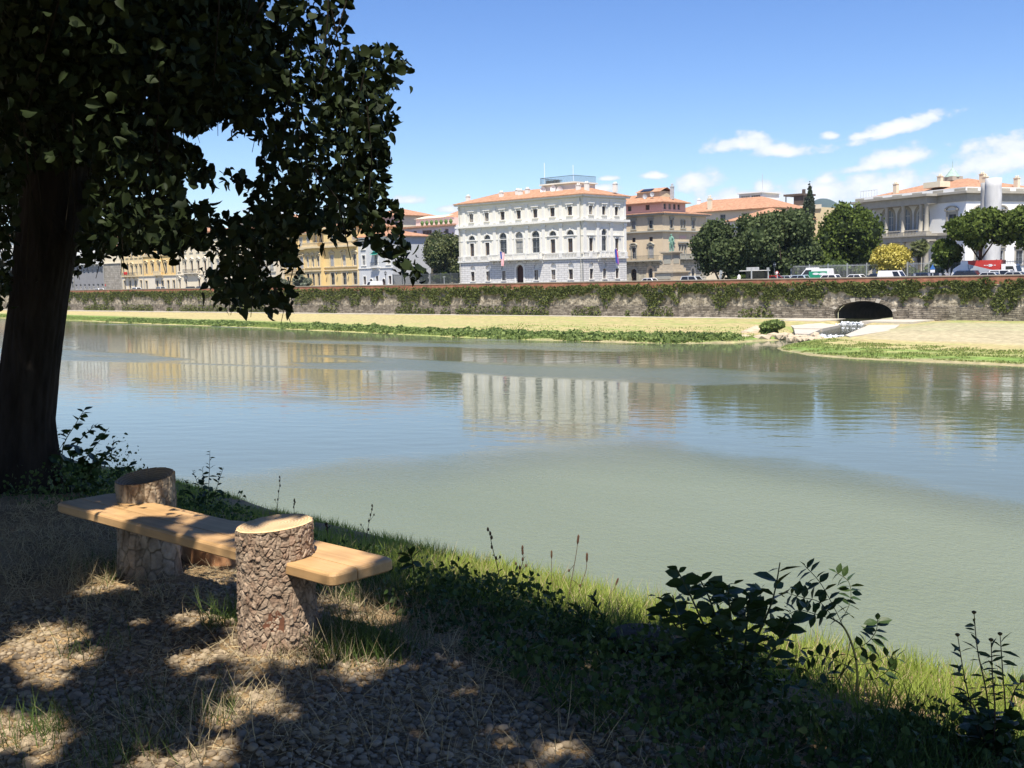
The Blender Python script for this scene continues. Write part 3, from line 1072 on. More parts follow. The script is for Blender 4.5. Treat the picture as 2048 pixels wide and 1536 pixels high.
        if sill and hm_:
            e = w / 2 + surw + .06
            s.put("sill", cached(("sill", round(w, 2), surw, hm_.name), lambda: MB().box(-e, e, -.2, .1, -.18, 0).mesh("sill", hm_)), 0, 0, o)
        if shut:
            def mksh():
                mb = MB()
                for sx in (-1, 1):
                    xa, xb = sorted((sx * .02, sx * (w / 2 - .04)))
                    n = max(4, int(h / .28))
                    mb.box(xa, xb, .05, .09, .04, h - .04)
                    for k in range(n):
                        mb.box(xa + .05, xb - .05, .02, .06, h * k / n + .08, h * (k + .62) / n + .08)
                return mb.mesh("shutter", M["shutter"])
            s.put("shutter", cached(("shut", round(w, 2), round(h, 2)), mksh), 0, 0, o)
        return o

    def blind(s, x, z, w, h, m_, rec=.15, arch=True):
        """a shallow blank niche"""
        s.ops.append((x - w / 2, x + w / 2, z, z + h, arch))
        me = cached(("blind", w, h, m_.name, arch), lambda: (MB().prism(arch_pts(w, h), rec, rec + .04) if arch else MB().box(-w / 2, w / 2, rec, rec + .04, 0, h)).mesh("niche", m_))
        return s.put("niche", me, x, z)

    def wall(s, z0, z1, m_, name="wall", reveal=.34, y=0.0):
        ops = [o for o in s.ops if o[2] >= z0 - 1e-4 and o[3] <= z1 + 1e-4]
        xs = sorted(set([0, s.wd] + [v for o in ops for v in o[:2]]))
        zs = sorted(set([z0, z1] + [v for o in ops for v in o[2:4]]))
        mb = MB()
        for i in range(len(xs) - 1):
            for j in range(len(zs) - 1):
                cx, cz = (xs[i] + xs[i + 1]) / 2, (zs[j] + zs[j + 1]) / 2
                if any(o[0] < cx < o[1] and o[2] < cz < o[3] for o in ops): continue
                mb.add([(xs[i], y, zs[j]), (xs[i + 1], y, zs[j]), (xs[i + 1], y, zs[j + 1]), (xs[i], y, zs[j + 1])], [(0, 1, 2, 3)])
        for (x0, x1, a0, a1, ar) in ops:
            if ar:
                xc, r = (x0 + x1) / 2, (x1 - x0) / 2
                n = 10
                P_ = [(xc + r * math.cos(math.pi * i / n), a1 - r + r * math.sin(math.pi * i / n)) for i in range(n + 1)]
                for i in range(n // 2):
                    mb.add([(x1, y, a1), (P_[i][0], y, P_[i][1]), (P_[i + 1][0], y, P_[i + 1][1])], [(0, 2, 1)])
                    k = n - i
                    mb.add([(x0, y, a1), (P_[k][0], y, P_[k][1]), (P_[k - 1][0], y, P_[k - 1][1])], [(0, 1, 2)])
                loop = [(x0, a0)] + P_[::-1] + [(x1, a0)]
            else:
                loop = [(x0, a0), (x0, a1), (x1, a1), (x1, a0)]
            for i in range(len(loop)):
                p0, p1 = loop[i], loop[(i + 1) % len(loop)]
                mb.add([(p0[0], y, p0[1]), (p0[0], y + reveal, p0[1]), (p1[0], y + reveal, p1[1]), (p1[0], y, p1[1])], [(0, 1, 2, 3)])
        return mb.build(name, m_, s.root, s.at(0, 0), s.rz)

    def balcony(s, x0, x1, z, proj, m_, rail="stone", h=.95):
        mb = MB().box(0, x1 - x0, -proj, .02, -.22, 0)
        n = max(2, int((x1 - x0) / 2.2) + 1)
        for k in range(n):
            xb = .25 + (x1 - x0 - .5) * k / (n - 1)
            mb.prism([(xb - .12, -.22), (xb + .12, -.22), (xb + .12, -.85), (xb - .12, -.85)], -.25, .02)
            mb.prism([(xb - .12, -.22), (xb + .12, -.22), (xb + .12, -.5), (xb - .12, -.5)], -proj * .75, -.25)
        b = s.put("balcony", mb.mesh("balcony", m_), x0, z)
        rb = MB()
        L = x1 - x0
        if rail == "stone":
            rb.box(0, L, -proj, -proj + .18, h - .14, h)
            for k in range(int(L / .32)):
                xk = .2 + k * .32
                rb.box(xk - .07, xk + .07, -proj + .03, -proj + .15, 0, h - .14)
            for xk in [0, L - .3] + [L * i / 4 - .15 for i in (1, 2, 3)]:
                rb.box(xk, xk + .3, -proj - .02, -proj + .2, 0, h + .03)
            rb.box(0, .16, -proj + .18, 0, h - .14, h)
            rb.box(L - .16, L, -proj + .18, 0, h - .14, h)
        else:
            rb.box(0, L, -proj, -proj + .05, h - .05, h)
            for k in range(int(L / .14)):
                rb.box(k * .14, k * .14 + .025, -proj + .01, -proj + .035, 0, h - .05)
            for xk in (0, L - .04):
                rb.box(xk, xk + .04, -proj + .05, 0, h - .05, h)
        link("railing", rb.mesh("railing", m_ if rail == "stone" else M["iron"]), b)
        return b


def hip(root, x0, x1, y0, y1, ze, zr, over, m_, name="roof", ridge=None, th=.16):
    x0, x1, y0, y1 = x0 - over, x1 + over, y0 - over, y1 + over
    wx, wy = x1 - x0, y1 - y0
    if wx >= wy:
        i = (wy / 2) if ridge is None else ridge
        r0, r1 = (x0 + i, (y0 + y1) / 2), (x1 - i, (y0 + y1) / 2)
    else:
        i = (wx / 2) if ridge is None else ridge
        r0, r1 = ((x0 + x1) / 2, y0 + i), ((x0 + x1) / 2, y1 - i)
    v = [(x0, y0, ze), (x1, y0, ze), (x1, y1, ze), (x0, y1, ze), (r0[0], r0[1], zr), (r1[0], r1[1], zr)]
    v += [(a, b, c - th) for a, b, c in v[:4]]
    f = [(0, 1, 5, 4), (2, 3, 4, 5), (1, 2, 5), (3, 0, 4)] if wx >= wy else [(0, 1, 4), (1, 2, 5, 4), (2, 3, 5), (3, 0, 4, 5)]
    f += [(0, 6, 7, 1), (1, 7, 8, 2), (2, 8, 9, 3), (3, 9, 6, 0), (6, 9, 8, 7)]
    return MB().add(v, f).build(name, m_, root, (0, 0, GZ0))


def body(root, x0, x1, y0, y1, z0, z1, m_, faces="LBR", name="side_walls"):
    """plain unseen or blank sides"""
    mb = MB()
    if "L" in faces: mb.add([(x0, y1, z0), (x0, y0, z0), (x0, y0, z1), (x0, y1, z1)], [(0, 1, 2, 3)])
    if "R" in faces: mb.add([(x1, y0, z0), (x1, y1, z0), (x1, y1, z1), (x1, y0, z1)], [(0, 1, 2, 3)])
    if "B" in faces: mb.add([(x1, y1, z0), (x0, y1, z0), (x0, y1, z1), (x1, y1, z1)], [(0, 1, 2, 3)])
    if "F" in faces: mb.add([(x0, y0, z0), (x1, y0, z0), (x1, y0, z1), (x0, y0, z1)], [(0, 1, 2, 3)])
    mb.add([(x0, y0, z1 - .02), (x1, y0, z1 - .02), (x1, y1, z1 - .02), (x0, y1, z1 - .02)], [(0, 1, 2, 3)])
    return mb.build(name, m_, root, (0, 0, GZ0))


def chimney(parent, x, y, z, w=.7, h=1.2, m_="cons_trim", off=0.0):
    mb = MB().box(-w / 2, w / 2, -w * .35, w * .35, -.8, h * .7)
    mb.box(-w / 2 - .08, w / 2 + .08, -w * .42, w * .42, h * .7, h * .8)
    for k in (-.25, .25): mb.lathe([(.13, h * .8), (.13, h), (.05, h + .08)], 8, k * w, 0)
    return mb.build("chimney", M[m_], parent, (x, y, z + off))


# ---- the white consulate-like palace -------------------------------------------------
pal = empty("white_palace", W(-160.4, 155, -.42), TH, "large cream white palace with rusticated ground floor and terracotta hipped roof", "palace")
LW, DW = 32.4, 12.7
F = Fac(pal, 0, 0, 0, LW)
Sd = Fac(pal, LW, 0, math.pi / 2, DW)
bays = [3.75, 8.03, 12.3, 16.55, 20.8, 25.08, 29.3]
for i, x in enumerate(bays):
    F.win(x, 12.5, 1.1, 1.55, sur="cons_trim", hood="flat", surw=.2, trans=1)
    if i in (2, 3, 4):
        F.win(x, 5.95, 1.95, 4.1, True, frame="frame_grey", sur="cons_trim", sill=False, surw=.35, trans=2)
    else:
        F.win(x, 5.8, 1.15, 2.5, sur="cons_trim", sill=False, surw=.22, trans=2)
        F.win(x, 8.95, 1.8, .9, True, frame="frame_grey", sur="cons_trim", sill=True, surw=.38, trans=0, name="lunette")
        F.strip("keystone", x - .16, x + .16, 9.85, 10.45, .16, M["cons_trim"])
    if i == 3:
        F.win(x, -.35, 1.9, 4.15, True, frame="door", pane="door", rec=.42, sur="cons_trim", sill=False, surw=.45, name="door", trans=2)
    else:
        F.win(x, .88, 1.05, 1.8, sur="cons_trim", surw=.12, rec=.25)
        F.blind(x, 2.95, 1.35, .95, M["cons_trim"], .3)
for x in (1.66, 5.9, 10.1, 14.4, 18.6, 22.85, 27.1, 31.45):
    F.strip("pilaster", x - .35, x + .35, 11.95, 15.2, .12, M["cons_trim"])
    F.strip("pilaster", x - .38, x + .38, 5.75, 10.6, .16, M["cons_trim"])
    F.strip("capital", x - .5, x + .5, 10.6, 11.05, .26, M["cons_trim"])
for x, kind in ((2.15, 0), (5.98, 1), (9.78, 0)):
    Sd.win(x, 12.55, 1.05, 1.55, sur="cons_trim", hood="flat", surw=.2)
    if kind:
        Sd.win(x, 5.95, 1.5, 4.05, True, frame="frame_grey", sur="cons_trim", sill=False, surw=.4, trans=2)
    else:
        Sd.win(x, 5.95, 1.1, 2.3, sur="cons_trim", hood="flat", sill=False, surw=.25, trans=2)
    Sd.win(x, .88, 1.05, 1.8, sur="cons_trim", surw=.12, rec=.25)
    Sd.blind(x, 2.95, 1.3, .95, M["cons_trim"], .3)
for x in (.35, 4.05, 8.05, 12.2):
    Sd.strip("pilaster", x - .33, x + .33, 11.95, 15.2, .12, M["cons_trim"])
    Sd.strip("pilaster", x - .36, x + .36, 5.75, 10.6, .16, M["cons_trim"])
    Sd.strip("capital", x - .48, x + .48, 10.6, 11.05, .26, M["cons_trim"])
for (f, L) in ((F, LW), (Sd, DW)):
    e = .0 if f is Sd else .0
    f.wall(-.42, 4.75, M["rust"], "rusticated_wall")
    f.wall(4.75, 16.15, M["cons"], "wall")
    f.strip("plinth", -.1, L + .1, -.42, .35, .18, M["cons_trim"])
    f.strip("string_course", -.2, L + .2, 4.55, 4.85, .3, M["cons_trim"])
    f.strip("frieze", -.06, L + .06, 11.05, 11.35, .2, M["cons_trim"])
    f.strip("cornice", -.5, L + .5, 11.35, 11.75, .6, M["cons_trim"])
    f.strip("frieze", -.05, L + .05, 15.2, 15.5, .14, M["cons_trim"])
    f.strip("cornice", -.55, L + .55, 15.75, 16.1, .62, M["cons_trim"])
    f.strip("impost_band", 0, L, 8.72, 8.86, .07, M["cons_trim"])
body(pal, 0, LW, 0, DW, -.42, 16.15, M["cons"], "LB")
# running balustrade and the middle balcony
for f, segs in ((F, [(0, 9.2), (23.0, 32.4)]), (Sd, [(0, 3.6), (9.2, 12.7)])):
    for (x0, x1) in segs:
        mb = MB().box(0, x1 - x0, -.3, -.12, .75, .9)
        for k in range(int((x1 - x0) / .35)):
            mb.box(.15 + k * .35 - .06, .15 + k * .35 + .08, -.27, -.15, 0, .75)
        for x in [v for v in (1.66, 5.9, 10.1, 27.1, 31.45, .35, 4.05, 12.2, 9.6) if x0 <= v - .4 and v + .4 <= x1]:
            mb.box(x - x0 - .4, x - x0 + .4, -.33, -.09, 0, .93)
        f.put("balustrade", mb.mesh("balustrade", M["cons_trim"]), x0, 4.85)
F.balcony(9.3, 22.8, 4.9, 1.35, M["cons_trim"])
Sd.balcony(3.75, 9.0, 4.9, .95, M["cons_trim"])
for xx in (.5, 31.9):
    F.put("downpipe", cached(("pipe", 16), lambda: MB().tube([(0, -.25, 0), (0, -.25, 15.6)], .07, 6).mesh("downpipe", M["beige_trim"])), xx, .0)
rf = hip(pal, 0, LW, 0, DW, 16.2, 18.4, .75, M["roof"])
for (x, y) in ((1.3, 1.6), (9.8, 2.4), (13.4, 3.2), (14.7, 2.6), (15.8, 3.4), (29.3, 2.5), (30.4, 3.6), (32.0, 10)):
    chimney(rf, x, y, 16.2 + min(y + .75, 4.5) * .31, .8, 1.1, "cons_trim")
bel = MB().box(19.6, 27.6, 3.4, 9.5, 16.6, 18.6)
bel.box(19.2, 28.0, 3.0, 9.9, 18.6, 18.85)
b_o = bel.build("belvedere", M["cons"], pal, (0, 0, GZ0))
mb = MB()
for k in range(46):
    x = 19.4 + k * .18
    mb.box(x, x + .03, 3.15, 3.18, 18.85, 20.0)
for k in range(34):
    y = 3.2 + k * .19
    mb.box(27.75, 27.78, y, y + .03, 18.85, 20.0)
    mb.box(19.4, 19.43, y, y + .03, 18.85, 20.0)
mb.box(19.4, 27.78, 3.14, 3.19, 19.95, 20.03).box(27.74, 27.79, 3.2, 9.6, 19.95, 20.03).box(19.4, 19.44, 3.2, 9.6, 19.95, 20.03)
mb.build("roof_railing", M["iron"], b_o)
for k in range(4):
    MB().lathe([(.32, 18.85), (.32, 19.5), (.1, 19.6)], 10, 20.4 + k * .85, 4.2).build("vent_drum", M["iron"], b_o)
for (x, z) in ((20.1, 22.9), (27.2, 21.9)):
    MB().tube([(x, 3.6, 18.8), (x, 3.6, z)], .05, 5).build("mast", M["whitep"], b_o)


def dish(parent, x, y, z, r, m_="whitep", yaw=0.0):
    mb = MB()
    n = 14
    vv = [(0, .12 * r * 2, 0)]
    for k, (rr, d) in enumerate(((.55, .16), (1.0, 0))):
        for i in range(n):
            a = 2 * math.pi * i / n
            vv.append((rr * r * math.cos(a), d * r, rr * r * math.sin(a)))
    ff = [(0, 1 + i, 1 + (i + 1) % n) for i in range(n)] + [(1 + i, 1 + n + i, 1 + n + (i + 1) % n, 1 + (i + 1) % n) for i in range(n)]
    mb.add(vv, ff)
    mb.tube([(0, .1 * r, 0), (0, .5 * r, -.2 * r), (0, .5 * r, -1.8 * r)], .06 * r + .02, 5)
    return mb.build("satellite_dish", M[m_], parent, (x, y, z), yaw)


dish(b_o, 20.0, 3.2, 17.75, .75)
dish(b_o, 22.6, 3.1, 17.9, .7)
dish(b_o, 24.3, 3.0, 17.35, .85)


def flag(name, loc, rz, label, kind):
    r0 = empty(name, loc, rz, label, "flag")
    MB().tube([(0, .0, 0), (0, -1.6, 1.15)], .045, 6).build("staff", M["whitep"], r0)
    n = 13 if kind == "stripes" else 9
    vv, ff, mi = [], [], []
    rows = 8
    Wf, Hf = 1.05, 2.6
    for j in range(rows + 1):
        for i in range(n + 1):
            u, v = i / n, j / rows
            x = (u - .5) * Wf * (1 - .25 * v) + .18 * v
            y = -1.5 + .55 * u * .3 + .14 * math.sin(u * 9 + v * 2) - .15 * v
            vv.append((x, y, 1.05 - v * Hf - .25 * u))
    for j in range(rows):
        for i in range(n):
            ff.append((j * (n + 1) + i, j * (n + 1) + i + 1, (j + 1) * (n + 1) + i + 1, (j + 1) * (n + 1) + i))
            if kind == "stripes":
                mi.append(2 if (j < 4 and i < 7) else (0 if i % 2 == 0 else 1))
            else:
                mi.append(2 if i < 4 else (0 if j < 4 else 3))
    mb = MB()
    mb.v, mb.f, mb.m = vv, ff, mi
    mb.build("cloth", [sol("flag_red", (.5, .03, .06)), sol("flag_white", (.75, .75, .75)), sol("flag_blue", (.03, .05, .28)), sol("flag_violet", (.25, .08, .3))], r0)
    return r0


_v = W(-160.4 + 14.6, 155 - 1.35, 5.3)
flag("flag", _v, TH, "red and white striped flag with blue canton hanging from the palace balcony", "stripes")
_v = W(-128 + .95, 155 + 6.5, 5.2)
flag("flag", _v, TH + math.pi / 2, "blue and violet flag hanging from the palace's side balcony", "plain")

# ---- beige palace across the square ------------------------------------------------
bp_ = empty("beige_palace", W(-143, 187, -.42), TH, "beige three storey palace with balcony and set-back attic behind the statue", "palace")
LB_, DB_ = 9.6, 16.0
# it runs on behind the white palace, so it is built longer than it shows
F = Fac(bp_, -10, 0, 0, LB_ + 10)
Sd = Fac(bp_, LB_, 0, math.pi / 2, DB_)
for x in (-6.7, -2.3, 2.22, 6.65):
    X = x + 10
    F.win(X, 10.85, 1.0, 1.7, frame="frame_grey", sur="beige_trim", hood="flat", surw=.2)
    F.win(X, 8.2, .9, .9, frame="frame_brown", sur=None, sill=False, trans=0)
    F.win(X, 4.75, 1.05, 2.3, frame="frame_grey", sur="beige_trim", hood="seg" if x < 4 else "tri", sill=False, surw=.25, shut=(x > 4))
F.win(12.15, -.3, 1.5, 2.95, True, frame="frame_brown", pane="glass_dark", rec=.4, sur="beige_trim", sill=False, surw=.5, name="door")
F.win(16.5, .3, 1.1, 2.4, True, frame="frame_grey", rec=.3, sur="beige", sill=False, surw=.5)
for x, k in ((3.15, 0), (7.3, 1), (11.1, 0)):
    if k:
        for dx in (-.5, .5): Sd.win(x + dx, 10.9, .62, 1.75, True, frame="frame_grey", sur="beige_trim", surw=.14)
        for dx in (-1.0, 0, 1.0): Sd.win(x + dx - .2, 4.95, .7, 2.5, frame="frame_grey", pane="glass_dark", sur="beige_trim", surw=.12, sill=False)
        Sd.strip("hood", x - 2.0, x + 1.6, 7.85, 8.1, .35, M["beige_trim"])
    else:
        Sd.win(x, 10.9, 1.0, 1.7, frame="frame_grey", sur="beige_trim", hood="flat", surw=.2)
        Sd.win(x, 4.95, 1.1, 2.25, frame="frame_grey", sur="beige_trim", hood="tri", sill=False, surw=.25, shut=True)
Sd.strip("plaque", 5.9, 8.4, 8.75, 9.35, .06, M["pink"])
Sd.strip("plaque", 10.6, 11.5, 8.3, 9.5, .08, M["pink"])
for x in (3.2, 7.2, 10.85): Sd.win(x, .2, 1.0, 2.3, True, frame="frame_grey", rec=.35, sur="cream", sill=False, surw=.45)
for (f, L) in ((F, LB_ + 10), (Sd, DB_)):
    f.wall(-.42, 3.95, M["beige_rust"], "rusticated_wall")
    f.wall(3.95, 14.0, M["beige"], "wall")
    f.strip("string_course", -.1, L + .1, 3.95, 4.2, .22, M["beige_trim"])
    f.strip("cornice", -.4, L + .4, 10.1, 10.4, .55, M["beige_trim"])
    f.strip("cornice", -.5, L + .5, 13.55, 13.9, .7, M["beige_trim"])
F.balcony(10.1, 19.4, 4.35, 1.0, M["beige_trim"], "iron")
Sd.balcony(4.4, 12.8, 4.6, 1.15, M["beige_trim"])
body(bp_, -10, LB_, 0, DB_, -.42, 13.95, M["beige"], "LB")
hip(bp_, -10, LB_, 0, DB_, 14.0, 14.9, .9, M["roof_pale"], ridge=5)
FA = Fac(bp_, -8, .9, 0, LB_ + 7.3)
SA = Fac(bp_, LB_ - .7, .9, math.pi / 2, 8.4)
for x in (-5.0, -.5, 4.2): FA.win(x + 9, 14.75, 1.0, 1.05, frame="frame_brown", sur=None, shut=False)
for x in (1.0, 2.7, 4.4, 6.0): SA.win(x, 14.75, .9, 1.15, frame="frame_grey", sur=None)
FA.wall(13.9, 16.2, M["pink"], "attic_wall")
SA.wall(13.9, 16.2, M["pink"], "attic_wall")
body(bp_, -8, LB_ - .7, .9, 9.3, 13.9, 16.2, M["pink"], "LB", "attic_sides")
rf = hip(bp_, -8, LB_ - .7, .9, 9.3, 16.25, 18.3, .9, M["roof"])
body(bp_, .8, 6.6, 3.2, 7.6, 16.0, 18.75, M["beige"], "LRFB", "roof_turret")
mb = MB().add([(.4, 2.8, 18.55), (7.0, 2.8, 18.55), (7.0, 5.4, 19.5), (.4, 5.4, 19.5), (7.0, 8, 18.55), (.4, 8, 18.55)], [(0, 1, 2, 3), (3, 2, 4, 5)])
mb.build("turret_roof", M["roof_pale"], bp_, (0, 0, GZ0))
MB().add([(1.6, 3.0, 18.8), (4.4, 3.0, 18.8), (4.4, 4.6, 19.4), (1.6, 4.6, 19.4)], [(0, 1, 2, 3)]).build("solar_panel", M["glass_dark"], bp_, (0, 0, GZ0))
dish(rf, 3.6, 2.2, 17.3 + GZ0, .6, "steel")
dish(rf, 5.6, 2.0, 17.6 + GZ0, .55, "steel")
chimney(rf, 8.2, 5.5, 17.3, .7, 2.4, "steel", GZ0)


# ---- riverside row on the left -------------------------------------------------------
def row_house(name, label, a0, a1, b, depth, z1, wallm, trim, floors, ground=None, gz=4.2, roofm="roof", rise=1.6, cat="house", cornices=(), over=.6, right=False):
    """floors: (sill, width, height, n bays, kwargs)"""
    r0 = empty(name, W(a0, b, -.42), TH, label, cat)
    L = a1 - a0
    f = Fac(r0, 0, 0, 0, L)
    for (z, w_, h_, n_, kw) in floors:
        kw = dict(kw)
        skip = kw.pop("skip", ())
        hoods = kw.pop("hoods", None)
        for k in range(n_):
            if k in skip: continue
            if hoods: kw["hood"] = hoods[k % len(hoods)]
            f.win(L * (k + .5) / n_, z, w_, h_, **kw)
    f.wall(-.42, gz, M[ground or wallm], "ground_wall")
    f.wall(gz, z1, M[wallm], "wall")
    f.strip("string_course", -.02, L + .02, gz - .05, gz + .2, .22, M[trim])
    for (z, pr, hh) in cornices: f.strip("cornice", -.02, L + .02, z, z + hh, pr, M[trim])
    f.strip("cornice", -.03, L + .03, z1 - .4, z1 - .05, .55, M[trim])
    f.put("downpipe", cached(("pipe", round(z1, 1)), lambda: MB().tube([(0, -.2, 0), (0, -.2, z1 - .3)], .07, 6).mesh("downpipe", M["beige_trim"])), .25, 0)
    body(r0, 0, L, 0, depth, -.42, z1, M[wallm], "LRB")
    rf_ = hip(r0, 0, L, 0, depth, z1 + .02, z1 + rise, over, M[roofm])
    chimney(rf_, L * .3, depth * .35, z1 + rise * .5, .8, 1.4, "cream", GZ0)
    return r0, f


# far left, seen past the trunk
r0, f = row_house("apartment_block", "tall pale grey apartment block with terracotta roof, left of the big trunk", -420, -331, 156, 14, 17.5, "white", "cons_trim",
                  [(1.0, 1.4, 2.0, 14, dict(frame="frame_grey")), (5.4, 1.3, 1.9, 14, dict(frame="frame_grey", sur="cons_trim")), (9.2, 1.3, 1.9, 14, dict(frame="frame_grey", sur="cons_trim")), (13.2, 1.3, 1.9, 14, dict(frame="frame_grey", sur="cons_trim"))], "greyplaster", 4.4, "roof", 2.6, "building")
for z in (5.3, 9.1, 13.1): f.balcony(2, 85, z, 1.0, M["white"], "iron")
# grey modern block with white balconies
r0, f = row_house("modern_block", "grey modern block with white balcony band beside the stone house", -331, -311.2, 155, 14, 15.6, "white", "cons_trim",
                  [(.6, 1.3, 1.5, 7, dict(frame="frame_white", pane="glass_dark")), (5.3, 1.2, 1.3, 7, dict(frame="frame_white", pane="glass")), (8.6, 1.1, 2.0, 9, dict(frame="frame_grey")), (12.2, 1.1, 2.0, 9, dict(frame="frame_grey"))], "greyplaster", 7.9, "roof", 1.2, "building")
f.balcony(.2, 19.6, 8.2, .9, M["white"], "iron")
# stone house with cream gable
r0, f = row_house("stone_house", "grey brown stone house with one white shutter and cream upper wall", -311.2, -300.6, 155, 14, 12.2, "cream", "creamtrim",
                  [], "greystone", 7.9, "roof", 1.8)
# gothic pale yellow
r0, f = row_house("yellow_house", "pale yellow house with arched upper windows and red flowers on its balcony", -300.6, -287.9, 155, 14, 15.8, "yellow3", "ytrim",
                  [(.2, 1.1, 2.6, 4, dict(frame="frame_grey", sur="ytrim", sill=False)), (4.4, 1.1, 2.6, 5, dict(frame="frame_grey", sur="ytrim", hoods=("flat", "flat", "seg", "flat", "flat"), sill=False)), (9.3, 1.2, 3.1, 5, dict(arch=True, frame="frame_white", sur="ytrim"))], "creamtrim", 3.9, "roof", 1.8)
f.balcony(2.2, 9.8, 4.1, 1.0, M["ytrim"], "iron")
fl = MB()
for k in range(40): fl.box(*(lambda x, y, z: (x, x + .22, y, y + .22, z, z + .2))(rnd.uniform(3.4, 5.2), -1.15, 4.4 + rnd.uniform(0, .7)))
fl.build("flower_box", sol("red_geranium", (.6, .03, .03)), r0, (0, 0, GZ0))
r0, f = row_house("yellow_house", "ochre house with grey top storey and stone window hoods next to the cream palace", -287.9, -270.2, 155, 14, 15.4, "yellow2", "ytrim",
                  [(.2, 1.2, 2.4, 6, dict(frame="frame_grey", sur="ytrim", sill=False, skip=(1,))), (4.6, 1.15, 2.7, 5, dict(frame="frame_grey", sur="ytrim", hood="seg", sill=False)), (9.9, 1.15, 2.3, 5, dict(frame="frame_grey", sur="creamtrim"))], "creamtrim", 3.9, "roof", 1.8, cornices=((9.3, .25, .3),))
f.balcony(7.0, 10.8, 4.2, .9, M["ytrim"], "stone")
r0, f = row_house("cream_house", "cream palace with pointed window hoods and a dark arched door", -270.2, -253.9, 155, 14, 15.0, "cream", "creamtrim",
                  [(.4, 1.0, 2.3, 5, dict(frame="frame_brown", sur="creamtrim", hood="tri", skip=(2,))), (4.9, 1.1, 2.6, 5, dict(frame="frame_brown", sur="creamtrim", hood="tri")), (9.9, 1.1, 2.3, 5, dict(frame="frame_grey", sur="creamtrim", hood="flat"))], "cream", 3.9, "roof", 1.6)
f.balcony(4.6, 11.6, 4.4, .8, M["creamtrim"], "iron")
r0, f = row_house("cream_house", "cream house half hidden behind the hanging branch, beyond the pointed hoods", -253.9, -238.5, 155, 14, 14.2, "cream", "creamtrim",
                  [(.4, 1.1, 2.2, 5, dict(frame="frame_brown", sur="creamtrim")), (4.9, 1.1, 2.4, 5, dict(frame="frame_brown", sur="creamtrim", hood="flat", shut=True)), (9.4, 1.1, 2.0, 5, dict(frame="frame_grey", sur="creamtrim"))], "creamtrim", 3.9, "roof_pale", 1.6)
r0, f = row_house("grey_house", "grey beige house hidden in the middle of the hanging branch", -238.5, -225.5, 156, 13, 13.2, "creamtrim", "beige_trim",
                  [(.4, 1.1, 2.2, 4, dict(frame="frame_brown", sur="beige_trim")), (4.9, 1.1, 2.2, 4, dict(frame="frame_brown", sur="beige_trim", shut=True)), (9.0, 1.1, 1.9, 4, dict(frame="frame_grey", sur="beige_trim"))], None, 3.9, "roof_pale", 1.6)
# recessed yellow wing and the yellow palace
r0, f = row_house("yellow_wing", "recessed ochre wing with shuttered windows behind two round grey bushes", -225.5, -211.0, 158.5, 12, 13.0, "yellow2", "ytrim",
                  [(.3, 1.1, 2.4, 5, dict(frame="frame_grey", sur="ytrim")), (4.6, 1.3, 2.7, 5, dict(frame="frame_white", sur="ytrim", hood="seg", shut=True)), (9.9, 1.15, 2.0, 5, dict(frame="frame_grey", sur="ytrim", shut=True))], "yellow", 3.6, "roof", 1.6, cornices=((9.0, .7, .35), (4.0, .2, .2)))
mb = MB()
yp = empty("yellow_palace", W(-211.0, 155, -.42), TH, "yellow palace with pedimented windows, balustraded attic and wall lamps", "palace")
F = Fac(yp, 6.2, 0, 0, 11.9)
B_f = Fac(yp, 0, -1.0, 0, 6.2)
for x, hd in ((2.9, "tri"), (7.2, "seg"), (11.0, "tri")):
    F.win(x, 4.75, 1.3, 2.6, frame="frame_white", sur="ytrim", hood=hd, sill=False, surw=.24, shut=(x < 4))
    F.win(x, .6, 1.5, 2.7, frame="frame_grey", pane="glass_dark", sur="ytrim", surw=.25)
    F.win(x, 10.5, 1.2, 2.3, frame="frame_white", sur="ytrim", shut=(x > 8))
for x in (1.2, 3.2, 5.2):
    B_f.win(x, 4.75, .95, 2.5, frame="frame_white", sur="ytrim", hood="tri", sill=False, surw=.18)
    B_f.win(x, .5, 1.0, 2.8, frame="frame_grey", pane="glass_dark", sur="ytrim", surw=.2)
for (f, L) in ((F, 11.9), (B_f, 6.2)):
    top = 13.6 if f is F else 9.4
    f.wall(-.42, 3.9, M["yellow"], "ground_wall")
    f.wall(3.9, top, M["yellow"], "wall")
    f.strip("plinth", -.05, L + .05, -.42, .25, .15, M["ytrim"])
    f.strip("string_course", -.05, L + .05, 3.75, 4.0, .28, M["ytrim"])
    f.strip("sill_course", -.03, L + .03, 4.5, 4.7, .2, M["ytrim"])
    f.strip("cornice", -.3, L + .1, 9.0, 9.4, .95, M["ytrim"])
    mb = MB().box(0, L, -.7, -.5, .75, .9).box(0, L, -.66, -.54, 0, .12)
    for k in range(int(L / .4)): mb.box(.1 + k * .4, .26 + k * .4, -.67, -.53, .12, .75)
    f.put("balustrade", mb.mesh("balustrade", M["ytrim"]), 0, 9.4)
F.strip("cornice", -.1, 12.0, 13.2, 13.55, .5, M["ytrim"])
body(yp, 0, 6.2, -1.0, 6, -.42, 9.35, M["yellow"], "LRB", "bay_sides")
body(yp, 6.2, 18.1, 0, 12, -.42, 13.6, M["yellow"], "LRB")
AF = Fac(yp, 0, 1.5, 0, 6.2)
for x in (1.2, 3.2, 5.0): AF.win(x, 10.5, 1.0, 2.1, frame="frame_white", sur="ytrim")
AF.wall(9.3, 13.6, M["yellow"], "attic_wall")
hip(yp, 0, 18.1, .2, 12, 13.62, 15.3, .5, M["roof"])
for x in (1.1, 5.0, 9.0):
    mb = MB().tube([(0, 0, 0), (0, -.5, .35), (0, -.55, .1)], .04, 5).lathe([(.05, -.45), (.2, .05), (.22, .1), (.05, .3)], 8, 0, -.55)
    F.put("wall_lamp", mb.mesh("wall_lamp", M["iron"]), x, 3.2)
